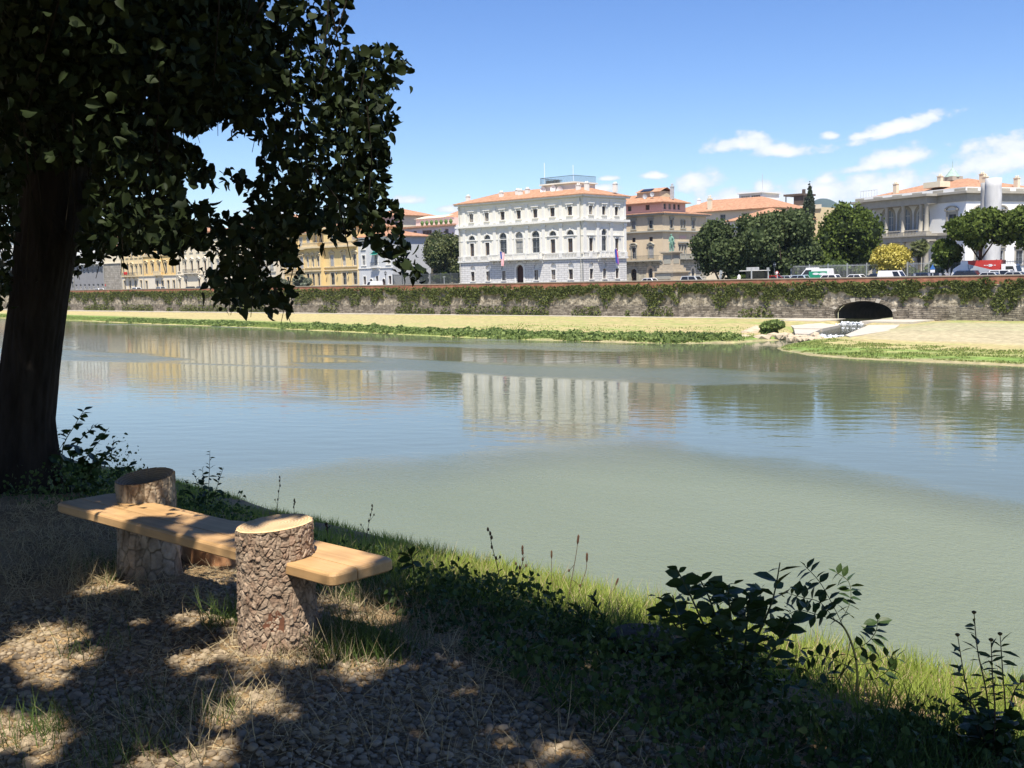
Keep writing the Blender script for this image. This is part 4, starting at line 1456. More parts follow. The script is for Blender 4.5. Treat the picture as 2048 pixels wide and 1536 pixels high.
# pale blue-grey house
bg_ = empty("blue_grey_house", W(-192.9, 155.3, -.42), TH, "pale blue grey house with green awning, small balcony and two arched doors", "house")
F = Fac(bg_, 0, 0, 0, 11.7)
for x in (1.9, 6.1, 10.2):
    F.win(x, 4.75, 1.15, 2.2, frame="frame_white", sur="cons_trim", shut=False, sill=(x != 6.1))
    F.win(x, 8.3, 1.15, 1.8, frame="frame_white", sur="cons_trim")
for x in (2.05, 6.3, 10.6): F.win(x, .55, .9, 1.75, frame="frame_brown", sur="cons_trim", surw=.16)
for x in (4.25, 8.5): F.win(x, -.35, 1.0, 2.1, True, frame="door", pane="door", sur="cons_trim", sill=False, name="door", surw=.16)
F.wall(-.42, 4.0, M["bluegrey"], "ground_wall")
F.wall(4.0, 10.9, M["bluegrey"], "wall")
F.strip("string_course", -.02, 11.72, 4.0, 4.2, .16, M["cons_trim"])
F.strip("cornice", -.03, 11.73, 10.5, 10.85, .5, M["cons_trim"])
F.balcony(4.9, 7.4, 4.35, .8, M["cons_trim"], "iron")
MB().prism([(0, 0), (2.2, 0), (2.2, .06), (0, .06)], -.9, 0).add([(0, -.9, -.5), (2.2, -.9, -.5), (2.2, 0, 0), (0, 0, 0)], [(0, 1, 2, 3)]).build("awning", M["green_aw"], bg_, (5.0, 0, 7.5 + GZ0))
body(bg_, 0, 11.7, 0, 11, -.42, 10.9, M["bluegrey"], "LRB")
hip(bg_, 0, 11.7, 0, 11, 10.92, 12.5, .6, M["roof"])

# ---- terraced white block and orange-roofed block behind the garden -----------------------
tb = empty("terraced_block", W(-212, 183, -.42), TH, "white terraced block with terracotta bands, satellite dishes and green awnings", "building")
F = Fac(tb, 0, 0, 0, 21.5)
for (x, w_) in ((4.0, 1.2), (7.2, 1.2), (11.5, 3.4), (18.5, 1.3)): F.win(x, 11.4, w_, 1.9, frame="frame_grey", sur=None, mull=2 if w_ > 2 else 1)
for x in (3.5, 7, 10.5, 14, 18): F.win(x, 6.8, 1.2, 2.0, frame="frame_brown", sur=None)
for x in (3.5, 7, 10.5, 14, 18): F.win(x, 2.6, 1.6, 2.2, frame="frame_brown", pane="glass_dark", sur=None)
F.wall(-.42, 10.2, M["cream"], "wall")
F.wall(10.2, 14.2, M["white"], "upper_wall")
F.strip("terrace_band", -.1, 21.6, 9.6, 10.9, 1.2, M["terra"])
F.strip("terrace_band", -.1, 21.6, 5.6, 6.4, 1.4, M["cream"])
F.strip("eaves", -.4, 21.9, 14.0, 14.4, .8, M["roof_pale"])
body(tb, 0, 21.5, 0, 16, -.42, 14.2, M["white"], "LRB")
body(tb, 2, 12, 5, 12, 14.1, 16.6, M["pink"], "LRFB", "penthouse")
MB().add([(1.6, 4.6, 16.5), (12.4, 4.6, 16.5), (12.4, 8.5, 17.3), (1.6, 8.5, 17.3)], [(0, 1, 2, 3)]).build("penthouse_roof", M["cream"], tb, (0, 0, GZ0))
dish(tb, 5.4, -.6, 12.5 + GZ0, .62)
dish(tb, 7.0, -.6, 12.2 + GZ0, .55)
for k in range(7):
    MB().lathe([(.22, 0), (.34, .4), (.5, .8), (.3, 1.2), (.05, 1.4)], 7).build("roof_plant", leafmat("roof_shrub_%d" % k, (.05, .10, .02), (.10, .17, .04), 0), tb, (9 + k * 1.7, .8, 14.3 + GZ0))
for (x, z, wd) in ((5.5, 3.9, 5.0), (13.0, 5.6, 4.0), (10.2, 3.7, 2.0)):
    MB().add([(0, -2.6, -.7), (wd, -2.6, -.7), (wd, 0, 0), (0, 0, 0), (wd, -2.6, -1.0), (0, -2.6, -1.0)], [(0, 1, 2, 3), (0, 5, 4, 1)]).build("awning", M["green_aw"], tb, (x, 0, z + GZ0))
pr = empty("parasol", W(-198.5, 181.2, 6.4), TH, "white parasol open on the terraced block's terrace", "parasol")
MB().lathe([(1.5, 2.1), (.05, 2.75)], 8, cap=False).build("canopy", M["whitep"], pr)
MB().tube([(0, 0, 0), (0, 0, 2.7)], .05, 6).build("pole", M["steel"], pr)
ob = empty("orange_roofed_block", W(-232, 215, -.42), TH, "block with broad orange hipped roof and skylights behind the terraces", "building")
F = Fac(ob, 0, 0, 0, 34)
for k in range(8): F.win(2.5 + k * 4.1, 14.3, 1.2, 2.0, frame="frame_grey", sur=None)
F.wall(-.42, 17.6, M["pink"], "wall")
F.strip("gutter", -.6, 34.6, 17.4, 17.75, .9, M["steel"])
body(ob, 0, 34, 0, 18, -.42, 17.6, M["pink"], "LRB")
rf = hip(ob, 0, 34, 0, 18, 17.7, 22.6, 1.0, M["roof"])
for (x, y) in ((12, 3.5), (20.5, 3.2), (25.5, 2.6)):
    zz = 17.7 + (y + 1) * .49
    MB().add([(0, 0, .12), (1.6, 0, .12), (1.6, 1.5, .12 + .74), (0, 1.5, .12 + .74), (0, 0, 0), (1.6, 0, 0), (1.6, 1.5, .74), (0, 1.5, .74)], [(0, 1, 2, 3), (4, 5, 1, 0), (5, 6, 2, 1), (7, 4, 0, 3)]).build("skylight", M["frame_grey"], rf, (x, y, zz + GZ0))
MB().prism([(0, 0), (6.4, 0), (3.2, 2.3)], 0, 2.5).build("dormer", M["cream"], rf, (19.0, 5.6, 20.2))
MB().box(0, 2.2, 0, 1.4, 0, 1.3).build("chimney", M["iron"], rf, (10.5, 8.4, 22.2))
# roof seen high through the leaves
bk = empty("back_block", W(-310, 200, -.42), TH, "tall block with flat terracotta roof glimpsed through the leaves", "building")
F = Fac(bk, 0, 0, 0, 26)
for k in range(6): F.win(2.5 + k * 4.2, 17.5, 1.3, 2.0, frame="frame_grey", sur=None)
for k in range(6): F.win(2.5 + k * 4.2, 13.5, 1.3, 2.0, frame="frame_grey", sur=None)
F.wall(-.42, 20.8, M["cream"], "wall")
body(bk, 0, 26, 0, 14, -.42, 20.8, M["cream"], "LRB")
rf = hip(bk, 0, 26, 0, 14, 20.9, 23.0, 1.0, M["roof"])
MB().box(0, 1.2, 0, 1.2, 0, 1.8).build("chimney", M["red"], rf, (14, 5, 22.4))
for k, (a, z_, lab) in enumerate(((-262, 17.0, "block with pale tiled roof peeping over the cream palaces"), (-240, 18.6, "block with tiled roof glimpsed above the yellow wing"))):
    b2 = empty("back_block", W(a, 190 + 6 * k, -.42), TH, lab, "building")
    F = Fac(b2, 0, 0, 0, 15)
    for q_ in range(4): F.win(2 + q_ * 3.7, z_ - 3.4, 1.2, 1.9, frame="frame_grey", sur=None)
    F.wall(-.42, z_, M["pink" if k else "cream"], "wall")
    body(b2, 0, 15, 0, 12, -.42, z_, M["cream"], "LRB")
    hip(b2, 0, 15, 0, 12, z_ + .05, z_ + 2.2, .9, M["roof"])

# ---- blocks behind the oaks --------------------------------------------------------------
rb = empty("red_roofed_block", W(-166, 236, -.42), TH, "cream block with wide terracotta roof behind the dark oaks", "building")
F = Fac(rb, 0, 0, 0, 30)
for x, w_ in ((6.5, 2.6), (15.8, 1.5), (22, 1.4), (26.5, 1.4)): F.win(x, 14.2, w_, 1.5, frame="frame_grey", sur=None, mull=3 if w_ > 2 else 1)
F.wall(-.42, 16.6, M["cream"], "wall")
body(rb, 0, 30, 0, 15, -.42, 16.6, M["cream"], "LRB")
rf = hip(rb, 0, 30, 0, 15, 16.7, 20.0, 1.1, M["roof"])
chimney(rf, 11.8, .4, 16.8, 1.0, 3.4, "cream", GZ0)
chimney(rf, 5.5, 5, 18.8, .8, 1.2, "whitep", GZ0)
lb = empty("low_roofed_house", W(-139.5, 222, -.42), TH, "house with lower terracotta hipped roof just above the oaks", "house")
F = Fac(lb, 0, 0, 0, 14)
for x in (3, 7, 11): F.win(x, 9.8, 1.2, 1.6, frame="frame_grey", sur=None)
F.wall(-.42, 13.2, M["white"], "wall")
body(lb, 0, 14, 0, 13, -.42, 13.2, M["greyplaster"], "LRB")
hip(lb, 0, 14, 0, 13, 13.3, 16.0, .9, M["roof"])
rt = empty("rooftop_block", W(-161.6, 262, -.42), TH, "white rooftop block with big glazed top room and slanted glass", "building")
F = Fac(rt, 0, 0, 0, 7.0)
F.win(1.9, 20.3, 2.8, 1.6, frame="frame_white", pane="glass", sur=None, mull=3, trans=0)
F.win(5.1, 20.3, 2.8, 1.6, frame="frame_white", pane="glass", sur=None, mull=4, trans=0)
F.wall(-.42, 22.4, M["white"], "wall")
body(rt, 0, 7.0, 0, 9, -.42, 22.4, M["white"], "LRB")
MB().box(-.4, 7.4, -.6, 9.4, 22.4, 22.7).build("flat_roof", M["white"], rt, (0, 0, GZ0))
mb = MB().box(7.02, 11.5, -1, 8, 10, 18.6)
mb.build("annex", M["yellow3"], rt, (0, 0, GZ0))
mb = MB()
for k in range(7): mb.add([(6.0 + k * .6, -1.2, 18.4), (6.28 + k * .6, -1.2, 18.4), (7.3 + k * .6, 3, 21.0), (7.02 + k * .6, 3, 21.0)], [(0, 1, 2, 3)])
mb.build("slanted_glazing", M["steel"], rt, (0, 0, GZ0))
MB().tube([(6, 2, 22.6), (6, 2, 27.5)], .06, 5).build("mast", M["steel"], rt, (0, 0, GZ0))
br = empty("brown_terrace_block", W(-149.5, 262, -.42), TH, "block with flat brown pergola roof beside the cypress", "building")
F = Fac(br, 0, 0, 0, 12)
for k in range(3): F.win(2 + k * 4, 13.4, 1.4, 1.8, frame="frame_brown", sur=None)
F.wall(-.42, 17.6, M["yellow3"], "wall")
body(br, 0, 12, 0, 12, -.42, 17.6, M["yellow3"], "LRB")
F.strip("parapet", -.2, 12.2, 17.2, 18.3, .4, M["cream"])
mb = MB().box(1.6, 7.4, -.5, 6, 20.9, 21.4)
for k in range(3): mb.box(1.9 + k * 2.4, 2.1 + k * 2.4, 0, .2, 17.6, 20.9)
mb.box(4.5, 7.0, 0, 5, 17.6, 20.9).box(5.6, 6.3, 2, 2.6, 21.4, 22.6)
mb.build("pergola", sol("brown_wood", (.11, .08, .065)), br, (0, 0, GZ0))

# ---- villa with the loggia --------------------------------------------------------------
VA = math.atan2(190 - 216, 78.6 - 67.2)
vl = empty("villa", (67.2, 216, -.42), VA, "white villa with grey stone columned loggia and terracotta roof with copper lantern", "villa")
VL, VD = 28.0, 22.0
F = Fac(vl, 0, 0, 0, VL)
Sd = Fac(vl, VL, 0, math.pi / 2, VD)
VS = M["villa_stone"]
for x in (2.5, 24.9):
    F.win(x, 7.75, 1.9, 3.0, frame="frame_grey", pane="glass", sur="villa_stone", hood="seg", surw=.4)
    F.win(x, 1.8, 1.8, 2.5, frame="frame_grey", pane="glass_dark", sur="villa_stone", hood="tri", surw=.35)
for x in (9.4, 13.6, 17.8):
    F.win(x, 8.2, 2.7, 4.2, True, frame="frame_white", pane="villa_glass", sur="villa_stone", surw=.55, sill=False, mull=2, rec=.28)
    F.win(x, .2, 2.2, 4.8, True, frame="frame_grey", pane="glass_dark", sur="villa_stone", surw=.5, sill=False, mull=2, rec=.28)
for x in (3.2, 8.0, 12.8, 17.6): 
    Sd.win(x, 7.75, 1.8, 3.0, frame="frame_grey", sur="villa_stone", hood="seg", surw=.4)
    Sd.win(x, 1.8, 1.8, 2.5, frame="frame_grey", sur="villa_stone", hood="tri", surw=.35)
for (f, L) in ((F, VL), (Sd, VD)):
    f.wall(-.42, 6.2, M["villa"], "ground_wall")
    f.wall(6.2, 13.0, M["villa"], "wall")
    f.strip("frieze", -.1, L + .1, 6.2, 7.1, .16, VS)
    f.strip("string_course", -.3, L + .3, 7.1, 7.35, .4, VS)
    f.strip("frieze", -.1, L + .1, 12.8, 14.1, .18, VS)
    f.strip("cornice", -.8, L + .8, 14.1, 14.5, .85, VS)
    f.strip("parapet", .2, L - .2, 14.5, 15.2, -.1, M["villa"], .5)
    for k in range(6):
        x = 1.5 + (L - 3) * k / 5
        f.strip("parapet_panel", x - 1.2, x + 1.2, 14.65, 15.05, -.04, VS, .3)
    f.strip("sill_band", .1, L - .1, 7.35, 7.6, .2, VS)
body(vl, 0, VL, 0, VD, -.42, 14.45, M["villa"], "LB")
# loggia projecting in front
lg = MB().box(5.4, 21.6, -2.6, 0, 6.25, 7.15).box(5.1, 21.9, -2.95, 0, 7.15, 7.4)
lg.box(5.4, 21.6, -2.6, 0, 12.75, 14.05).box(4.8, 22.2, -3.3, 0, 14.05, 14.48)
lg.build("loggia_beams", VS, vl, (0, 0, GZ0))
cm = cached("vcol", lambda: MB().lathe([(.52, 0), (.52, .18), (.42, .26), (.40, 1.5), (.34, 4.55), (.42, 4.65), (.5, 4.85)], 14).mesh("column", VS, True))
cl = cached("vcoll", lambda: MB().lathe([(.58, 0), (.58, .2), (.48, .3), (.46, 2), (.40, 5.9), (.5, 6.05), (.56, 6.3)], 14).mesh("column", VS, True))
for x in (5.85, 6.95, 11.3, 15.5, 19.8, 21.1):
    link("column", cm, vl, (x, -2.1, 7.9 + GZ0))
    MB().box(-.6, .6, -.6, .6, 0, .5).build("column_base", VS, vl, (x, -2.1, 7.4 + GZ0))
    link("column", cl, vl, (x, -2.1, -.05 + GZ0))
mb = MB()
for (x0, x1) in ((7.6, 10.7), (11.9, 14.9), (16.1, 19.2)):
    mb.box(x0, x1, -2.5, -2.25, 8.15, 8.35)
    for k in range(int((x1 - x0) / .35)): mb.box(x0 + .1 + k * .35, x0 + .28 + k * .35, -2.45, -2.3, 7.4, 8.15)
mb.build("balustrade", VS, vl, (0, 0, GZ0))
rf = hip(vl, 1.0, VL - 1.0, 1.0, VD - 1.0, 15.0, 17.7, .2, M["roof"], ridge=9.5)
for (x, y) in ((7.5, 3.5), (15.5, 6.5), (22, 10), (25.5, 7), (26, 14)): chimney(rf, x, y, 15 + min(x, y, VL - x) * .25, .9, 1.5, "cream", GZ0)
MB().box(0, 4, 0, 2.4, 0, 1.0).build("dormer", M["cream"], rf, (16.5, 1.5, 15.4 + GZ0))
MB().box(-1.3, 1.3, -1.3, 1.3, 0, .8).build("lantern_base", VS, rf, (VL * .5, VD * .5, 17.1 + GZ0))
MB().lathe([(1.5, 17.8), (.9, 18.5), (.35, 19.2), (.07, 19.6), (.03, 21.0)], 8).build("lantern", M["copper"], rf, (VL * .5, VD * .5, GZ0))
mb = MB()
for k in range(7): mb.tube([(.5 + k * .75, 1.2, 15.2), (.5 + k * .75, 1.2, 16.6)], .03, 4)
mb.box(.5, 5, 1.18, 1.22, 16.5, 16.56)
mb.build("roof_scaffold", M["steel"], vl, (0, 0, GZ0))
# wing farther right
wg = empty("villa_wing", (92, 203, -.42), VA + math.pi / 2, "long white wing of the villa with solar panels on its roof", "building")
F = Fac(wg, 0, 0, 0, 40)
for k in range(8): F.win(3 + k * 4.6, 8.5, 1.6, 2.6, frame="frame_grey", sur="villa_stone", hood="flat")
F.wall(-.42, 13.3, M["villa"], "wall")
F.strip("cornice", -.3, 40.3, 13.0, 13.5, .8, VS)
for k in range(9): F.strip("parapet_panel", .5 + k * 4.4, 3.6 + k * 4.4, 13.7, 14.7, .1, M["villa"])
body(wg, 0, 40, 0, 14, -.42, 13.3, M["villa"], "LRB")
rf = hip(wg, 0, 40, .6, 14, 13.6, 16.2, .2, M["roof"])
for k in range(4):
    MB().add([(0, 0, .1), (2.4, 0, .1), (2.4, 1.6, .8), (0, 1.6, .8)], [(0, 1, 2, 3)]).build("solar_panel", M["steel"], rf, (2 + k * 3.2, 2.5, 14.6 + GZ0))
# sheeted scaffold towers standing against the villa corner
v = atY(1986, 420, 176)
sx = empty("sheeted_tower", (v.x, 176, -.42), VA, "tall round tower wrapped in grey sheeting against the villa corner", "tower")
prof = [(1.25 + .05 * math.sin(k * 2.1), 15.8 * k / 12) for k in range(13)]
MB().lathe(prof, 14).build("sheeting", mat("grey_sheeting", (.50, .50, .50), .75, .2, 1.0, 6, stretch=(1, 1, .2)), sx, smooth=True)
v = atY(1970, 420, 177)
sx = empty("sheeted_tower", (v.x, 177, -.42), VA, "thinner round sheeted tower beside the tall grey one", "tower")
MB().lathe([(.72 + .04 * math.sin(k * 1.7), 15.2 * k / 12) for k in range(13)], 12).build("sheeting", mat("darker_sheeting", (.36, .355, .35), .75, .25, 1.0, 6, stretch=(1, 1, .2)), sx, smooth=True)

# ================================================================== FAR BANK: TREES, IVY, STREET THINGS
def atB(x, y, b):
    """point of the photo at depth b across the river -> (a, z)"""
    r = ray(x, y)
    t_ = b / (r[0] * .6871 + r[1] * .7266)
    P_ = r * t_
    return (P_[0] * .7266 - P_[1] * .6871, P_[2] + EYE)


QV = np.array([(-.5, 0, -.35), (.5, 0, -.35), (.42, .12, .45), (-.42, .12, .45)], float)
QF = np.array([(0, 1, 2, 3)])
GREEN = dict(oak=leafmat("holm_oak_leaf", (.032, .052, .018), (.108, .138, .058), .15, .7, .12), lime=leafmat("fresh_green_leaf", (.04, .065, .012), (.125, .165, .035), .2, .7, .12),
             magnolia=leafmat("magnolia_leaf", (.035, .05, .016), (.12, .135, .05), .1, .5, .3), yellow=leafmat("yellow_shrub_leaf", (.36, .31, .045), (.62, .53, .13), .2),
             palm=leafmat("palm_leaf", (.07, .085, .03), (.15, .17, .06), .15), ivy=leafmat("ivy_leaf", (.045, .062, .017), (.155, .175, .052), .18, .7, .15),
             reed=leafmat("shore_plant_leaf", (.115, .17, .045), (.27, .34, .115), .3, .7, .12), grass=leafmat("shore_grass", (.15, .205, .05), (.34, .38, .13), .3, .8, .1), cypress=leafmat("cypress_leaf", (.02, .03, .018), (.04, .055, .03), .05),
             shrub=leafmat("garden_shrub_leaf", (.05, .085, .02), (.14, .19, .05), .2), grey=leafmat("grey_olive_leaf", (.09, .11, .075), (.2, .22, .15), .15))
CORE_SHADE = sol("crown_core_shade", (.018, .028, .010), .9, .1, var=.4, scale=2.0)  # dark variant of the leaf colour: shade inside the crowns is painted
BARK = mat("grey_brown_bark", (.10, .08, .06), .95, .3, 3.0, 5, bump=.6, bscale=12)


def crown(parent, cx, cz, rx, ry, rz_, n, size, m_, seed, lobes=14, core=.8, squash=1.0, y0=0.0):
    g = np.random.default_rng(seed)
    d = g.normal(size=(lobes, 3))
    d /= np.linalg.norm(d, axis=1)[:, None]
    d[:, 2] = np.abs(d[:, 2]) * np.where(g.random(lobes) < .72, 1, -1)
    cen = d * np.array([rx, ry, rz_]) * g.uniform(.5, .78, (lobes, 1))
    rad = np.array([rx, ry, rz_])[None] * g.uniform(.32, .5, (lobes, 1))
    k = g.integers(0, lobes, n)
    u = g.normal(size=(n, 3))
    u /= np.linalg.norm(u, axis=1)[:, None]
    u[:, 2] = np.where(g.random(n) < .5, np.abs(u[:, 2]), u[:, 2])
    pos = cen[k] + u * rad[k] * g.uniform(.74, 1.0, (n, 1)) * (1 + .28 * g.random((n, 1)) ** 3)
    nzv = fbm(pos * (2.2 / max(.5, rx)) * 2 + seed, seed, 3)
    keep = nzv > .37
    pos, u = pos[keep], u[keep]
    n = len(pos)
    # leaves face outwards, loosely
    yaw = np.arctan2(u[:, 1], u[:, 0]) + math.pi / 2 + g.normal(0, .7, n)
    Rm = rot_mats(n, .75, yaw, seed)
    me = scatter("crown", QV, QF, pos + np.array([cx, y0, cz]), Rm, size * g.uniform(.6, 1.35, n), m_)
    o = link("crown", me, parent, kind="stuff")
    # solid dark lumps standing in for the shade inside the crown
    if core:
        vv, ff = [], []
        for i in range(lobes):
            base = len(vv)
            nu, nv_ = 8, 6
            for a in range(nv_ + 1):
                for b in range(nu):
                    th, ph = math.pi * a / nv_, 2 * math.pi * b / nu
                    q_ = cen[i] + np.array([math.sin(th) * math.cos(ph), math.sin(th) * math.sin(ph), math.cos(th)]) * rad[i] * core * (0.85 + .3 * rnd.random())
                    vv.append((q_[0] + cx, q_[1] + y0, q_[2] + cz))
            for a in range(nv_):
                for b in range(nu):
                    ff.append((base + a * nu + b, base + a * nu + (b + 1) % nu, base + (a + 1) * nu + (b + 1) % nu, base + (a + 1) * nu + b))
        MB().add(vv, ff).build("shade_core", CORE_SHADE, parent)
    return o


def far_tree(name, label, a, b, height, rx, z0, n, size, m_, seed, cat="tree", ry=None, trunk=.22, group=None, lobes=14, core=.8):
    r0 = empty(name, W(a, b, -.42), TH, label, cat, group)
    rz_ = (height - z0) / 2
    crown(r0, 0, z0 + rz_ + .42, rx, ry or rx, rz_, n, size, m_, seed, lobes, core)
    if trunk:
        mb = MB().tube([(0, 0, 0), (.1, 0, z0 * .6 + .4), (0, .1, z0 + rz_)], [trunk * 1.2, trunk, trunk * .5], 8)
        for k in range(4):
            t_ = k * 1.6 + seed
            mb.tube([(0, 0, z0 * .7 + .5), (rx * .35 * math.cos(t_), rx * .35 * math.sin(t_), z0 + rz_ * .6), (rx * .6 * math.cos(t_), rx * .6 * math.sin(t_), z0 + rz_ * 1.1)], [trunk * .6, trunk * .4, trunk * .15], 6)
        mb.build("trunk", BARK, r0, smooth=True)
    return r0


far_tree("oak_tree", "dark round oak at the square, nearest the beige palace", -97.2, 152, 9.6, 4.4, -.5, 14000, .34, GREEN["oak"], 3)
far_tree("oak_tree", "dark oak in the middle of the three, slightly lower", -92.2, 154, 9.6, 4.2, -.5, 12000, .34, GREEN["oak"], 4)
far_tree("oak_tree", "tallest dark oak beside the bus shelter", -85.8, 152, 11.1, 5.6, -.3, 20000, .34, GREEN["oak"], 5, lobes=24)
far_tree("lime_tree", "lighter green tree between the oaks and the villa", -83.5, 168, 11.8, 5.2, -.4, 17000, .34, GREEN["lime"], 6, lobes=24)
far_tree("lime_tree", "low light green tree behind the garden fence, left of the villa", -84.5, 158, 4.6, 3.3, -.2, 5000, .36, GREEN["lime"], 16)
far_tree("magnolia_tree", "glossy conical magnolia next to the white palace", -171.0, 161, 11.9, 4.7, -.2, 13000, .34, GREEN["magnolia"], 7, lobes=24)
far_tree("plane_tree", "large leafy tree in front of the villa's right corner", -55.6, 150, 8.9, 4.0, 3.2, 13000, .34, GREEN["lime"], 8, lobes=22)
far_tree("plane_tree", "large leafy tree cut by the picture's edge behind the truck", -49.0, 151, 9.2, 4.5, 3.4, 14000, .34, GREEN["lime"], 9, lobes=22)
far_tree("small_tree", "small green tree standing behind the fence beside the truck", -59.6, 149, 5.2, 2.1, 1.4, 4500, .32, GREEN["lime"], 10, trunk=.12)
far_tree("yellow_tree", "round bright yellow flowering tree in front of the villa", -68.3, 151, 4.95, 2.9, .3, 14000, .2, GREEN["yellow"], 11, trunk=.14, lobes=40, core=.0)
c = atB(1618, 375, 235)
far_tree("cypress_tree", "tall thin dark cypress rising above the roofs", c[0], 235, 21.0, 1.3, 3.0, 8000, .35, GREEN["cypress"], 12, lobes=26, core=.9)
for i, (px_, r_, h_, nm, lab) in enumerate(((1600, 1.6, 2.1, "shrub", "pale shrub behind the fence, leftmost of the villa garden"), (1635, 1.9, 2.5, "lime", "tall loose shrub behind the fence, above the camper van"),
                                       (1672, 1.8, 2.9, "shrub", "tall shrub behind the fence near the villa's left corner"), (1722, 1.7, 2.1, "lime", "bright green shrub behind the fence under the villa window"),
                                       (1822, 1.6, 1.7, "shrub", "shrub behind the fence between yellow tree and palm"), (1868, 1.5, 2.3, "shrub", "shrub behind the fence at the blue sign"), (1925, 1.6, 2.2, "shrub", "shrub behind the red and white truck"))):
    a_, _ = atB(px_, 535, 152.5)
    far_tree("garden_shrub", lab, a_, 152.5, h_, r_, -.4, 2200, .28, GREEN[nm], 30 + i, "shrub", trunk=0, lobes=8)
for (px_, r_, h_, lab) in ((567, 1.4, 2.6, "smaller round grey green bush at the yellow wing"), (603, 2.2, 2.9, "larger round grey green bush at the yellow wing")):
    a_, _ = atB(px_, 560, 151)
    far_tree("round_bush", lab, a_, 151, h_, r_, -.4, 3500, .3, GREEN["grey"], int(px_), "bush", trunk=0, lobes=10)
for i, (px_, r_, h_, lab) in enumerate(((1460, 1.7, .95, "clipped low bush on the square by the lamp signs"), (1490, 2.3, 1.25, "wide clipped bush on the square before the bus shelter"), (1519, 1.3, 1.25, "round clipped bush right of the sign post on the square"))):
    a_, _ = atB(px_, 550, 144)
    far_tree("clipped_bush", lab, a_, 147.5, h_, r_, -.4, 2500, .22, GREEN["lime"], 60 + i, "bush", trunk=0, lobes=9)
for i, (px_, r_, h_, lab) in enumerate(((838, 2.2, 3.6, "light green bush behind the dark fence, left of the magnolia"), (880, 2.4, 2.6, "hedge bush behind the dark fence under the magnolia"))):
    a_, _ = atB(px_, 555, 158)
    far_tree("garden_bush", lab, a_, 158, h_, r_, -.4, 3000, .3, GREEN["lime"], 70 + i, "bush", trunk=0, lobes=9)
# bush at the stream
bz = atz(1550, 672, -5.5)
r0 = empty("shore_bush", (bz.x, bz.y, -5.6), TH, "dense green bush between the rocks at the stream mouth", "bush")
crown(r0, 0, .75, 2.0, 1.3, .85, 3000, .3, GREEN["reed"], 77, 9)

# palm
a_, _ = atB(1838, 500, 153)
pm = empty("palm_tree", W(a_, 153, -.42), TH, "palm with drooping fan crown in front of the loggia", "palm")
MB().tube([(0, 0, 0), (.05, 0, 2), (0, 0, 4.3)], [.28, .24, .3], 9).build("trunk", BARK, pm, smooth=True)
fm = MB()
g = np.random.default_rng(5)
fan = MB()
for i in range(15):
    t_ = -1.25 + 2.5 * i / 14
    fan.add([(0, 0, 0), (.72 * math.sin(t_ - .07), .72 * math.cos(t_ - .07), .05), (.95 * math.sin(t_), .95 * math.cos(t_), -.12), (.72 * math.sin(t_ + .07), .72 * math.cos(t_ + .07), .05)], [(0, 1, 2, 3)])
fan_me = fan.mesh("frond", GREEN["palm"])
for k in range(34):
    el_, az_ = g.uniform(-.7, 1.3), g.uniform(0, 6.28)
    ln = g.uniform(.7, 1.1)
    o = link("frond", fan_me, pm, (ln * .6 * math.cos(az_) * math.cos(el_), ln * .6 * math.sin(az_) * math.cos(el_), 4.5 + GZ0 - .2 + ln * .6 * math.sin(el_)))
    o.rotation_euler = (el_ * .9 - .5, g.uniform(-1.2, 1.2), az_ - math.pi / 2)
    o.scale = (1.15,) * 3

# ivy over the wall ---------------------------------------------------------------
n = 85000
a_ = -12 - (rng.random(n) ** 1.5) * 300
g1 = fbm(np.stack([a_ * .33, a_ * 0, a_ * 0], 1), 51, 4)
g2 = fbm(np.stack([a_ * 1.1, a_ * 0 + 7, a_ * 0], 1), 52, 3)
deep = np.clip((a_ + 75) / 30, 0, 1) * .5
ln = 0.7 + np.clip((g1 - .34) * 6.5, 0, 3.4) * (1 + deep * .6) + g2 * 1.3 + deep * .9
arch_x = np.abs(a_ - AC) < 5.0
ln = np.where(arch_x & (g1 > .1), np.minimum(ln, 1.7 + .55 * g2), ln)
tt = rng.random(n) ** .8
zt = -.42 + .7 * g2
z_ = zt - tt * ln
keep = (fbm(np.stack([a_ * .9, z_ * 1.1, z_ * 0], 1), 55, 3) > .36) & (tt < .2 + rng.random(n) * .9) | (tt * ln < .55)
bulge = .12 + .3 * fbm(np.stack([a_ * .8, z_ * .9, z_ * 0 + 3], 1), 57, 3) * (1 - .5 * tt)
pos = np.stack([a_, WB - bulge - rng.random(n) * .12, z_], 1)[keep]
# low plants at the wall's foot
n2_ = 9000
a2 = -75 - rng.random(n2_) * 240
m2 = fbm(np.stack([a2 * .16, a2 * 0, a2 * 0], 1), 61, 3)
zz = -5.0 + rng.random(n2_) ** 1.4 * np.clip((m2 - .42) * 9, 0, 1.6)
k2 = m2 > .5
pos = np.concatenate([pos, np.stack([a2, WB - .35 - rng.random(n2_) * .35, zz], 1)[k2]])
xyz = np.stack([pos[:, 0] * .7266 + pos[:, 1] * .6871, -pos[:, 0] * .6871 + pos[:, 1] * .7266, pos[:, 2]], 1)
n = len(xyz)
me = scatter("ivy", QV, QF, xyz, rot_mats(n, .7, TH + rng.normal(0, .8, n), 3), rng.uniform(.14, .36, n), GREEN["ivy"])
tag(link("ivy", me), "ivy hanging in tongues from the top of the river wall", "ivy", kind="stuff")

# shore plants ------------------------------------------------------------------------
def along(n, a0, a1, dmin, dmax, pw=1.0):
    a = rng.uniform(a0, a1, n)
    d = dmin + (dmax - dmin) * rng.random(n) ** pw
    return a, shore_b(a) + d


P_, S_ = [], []
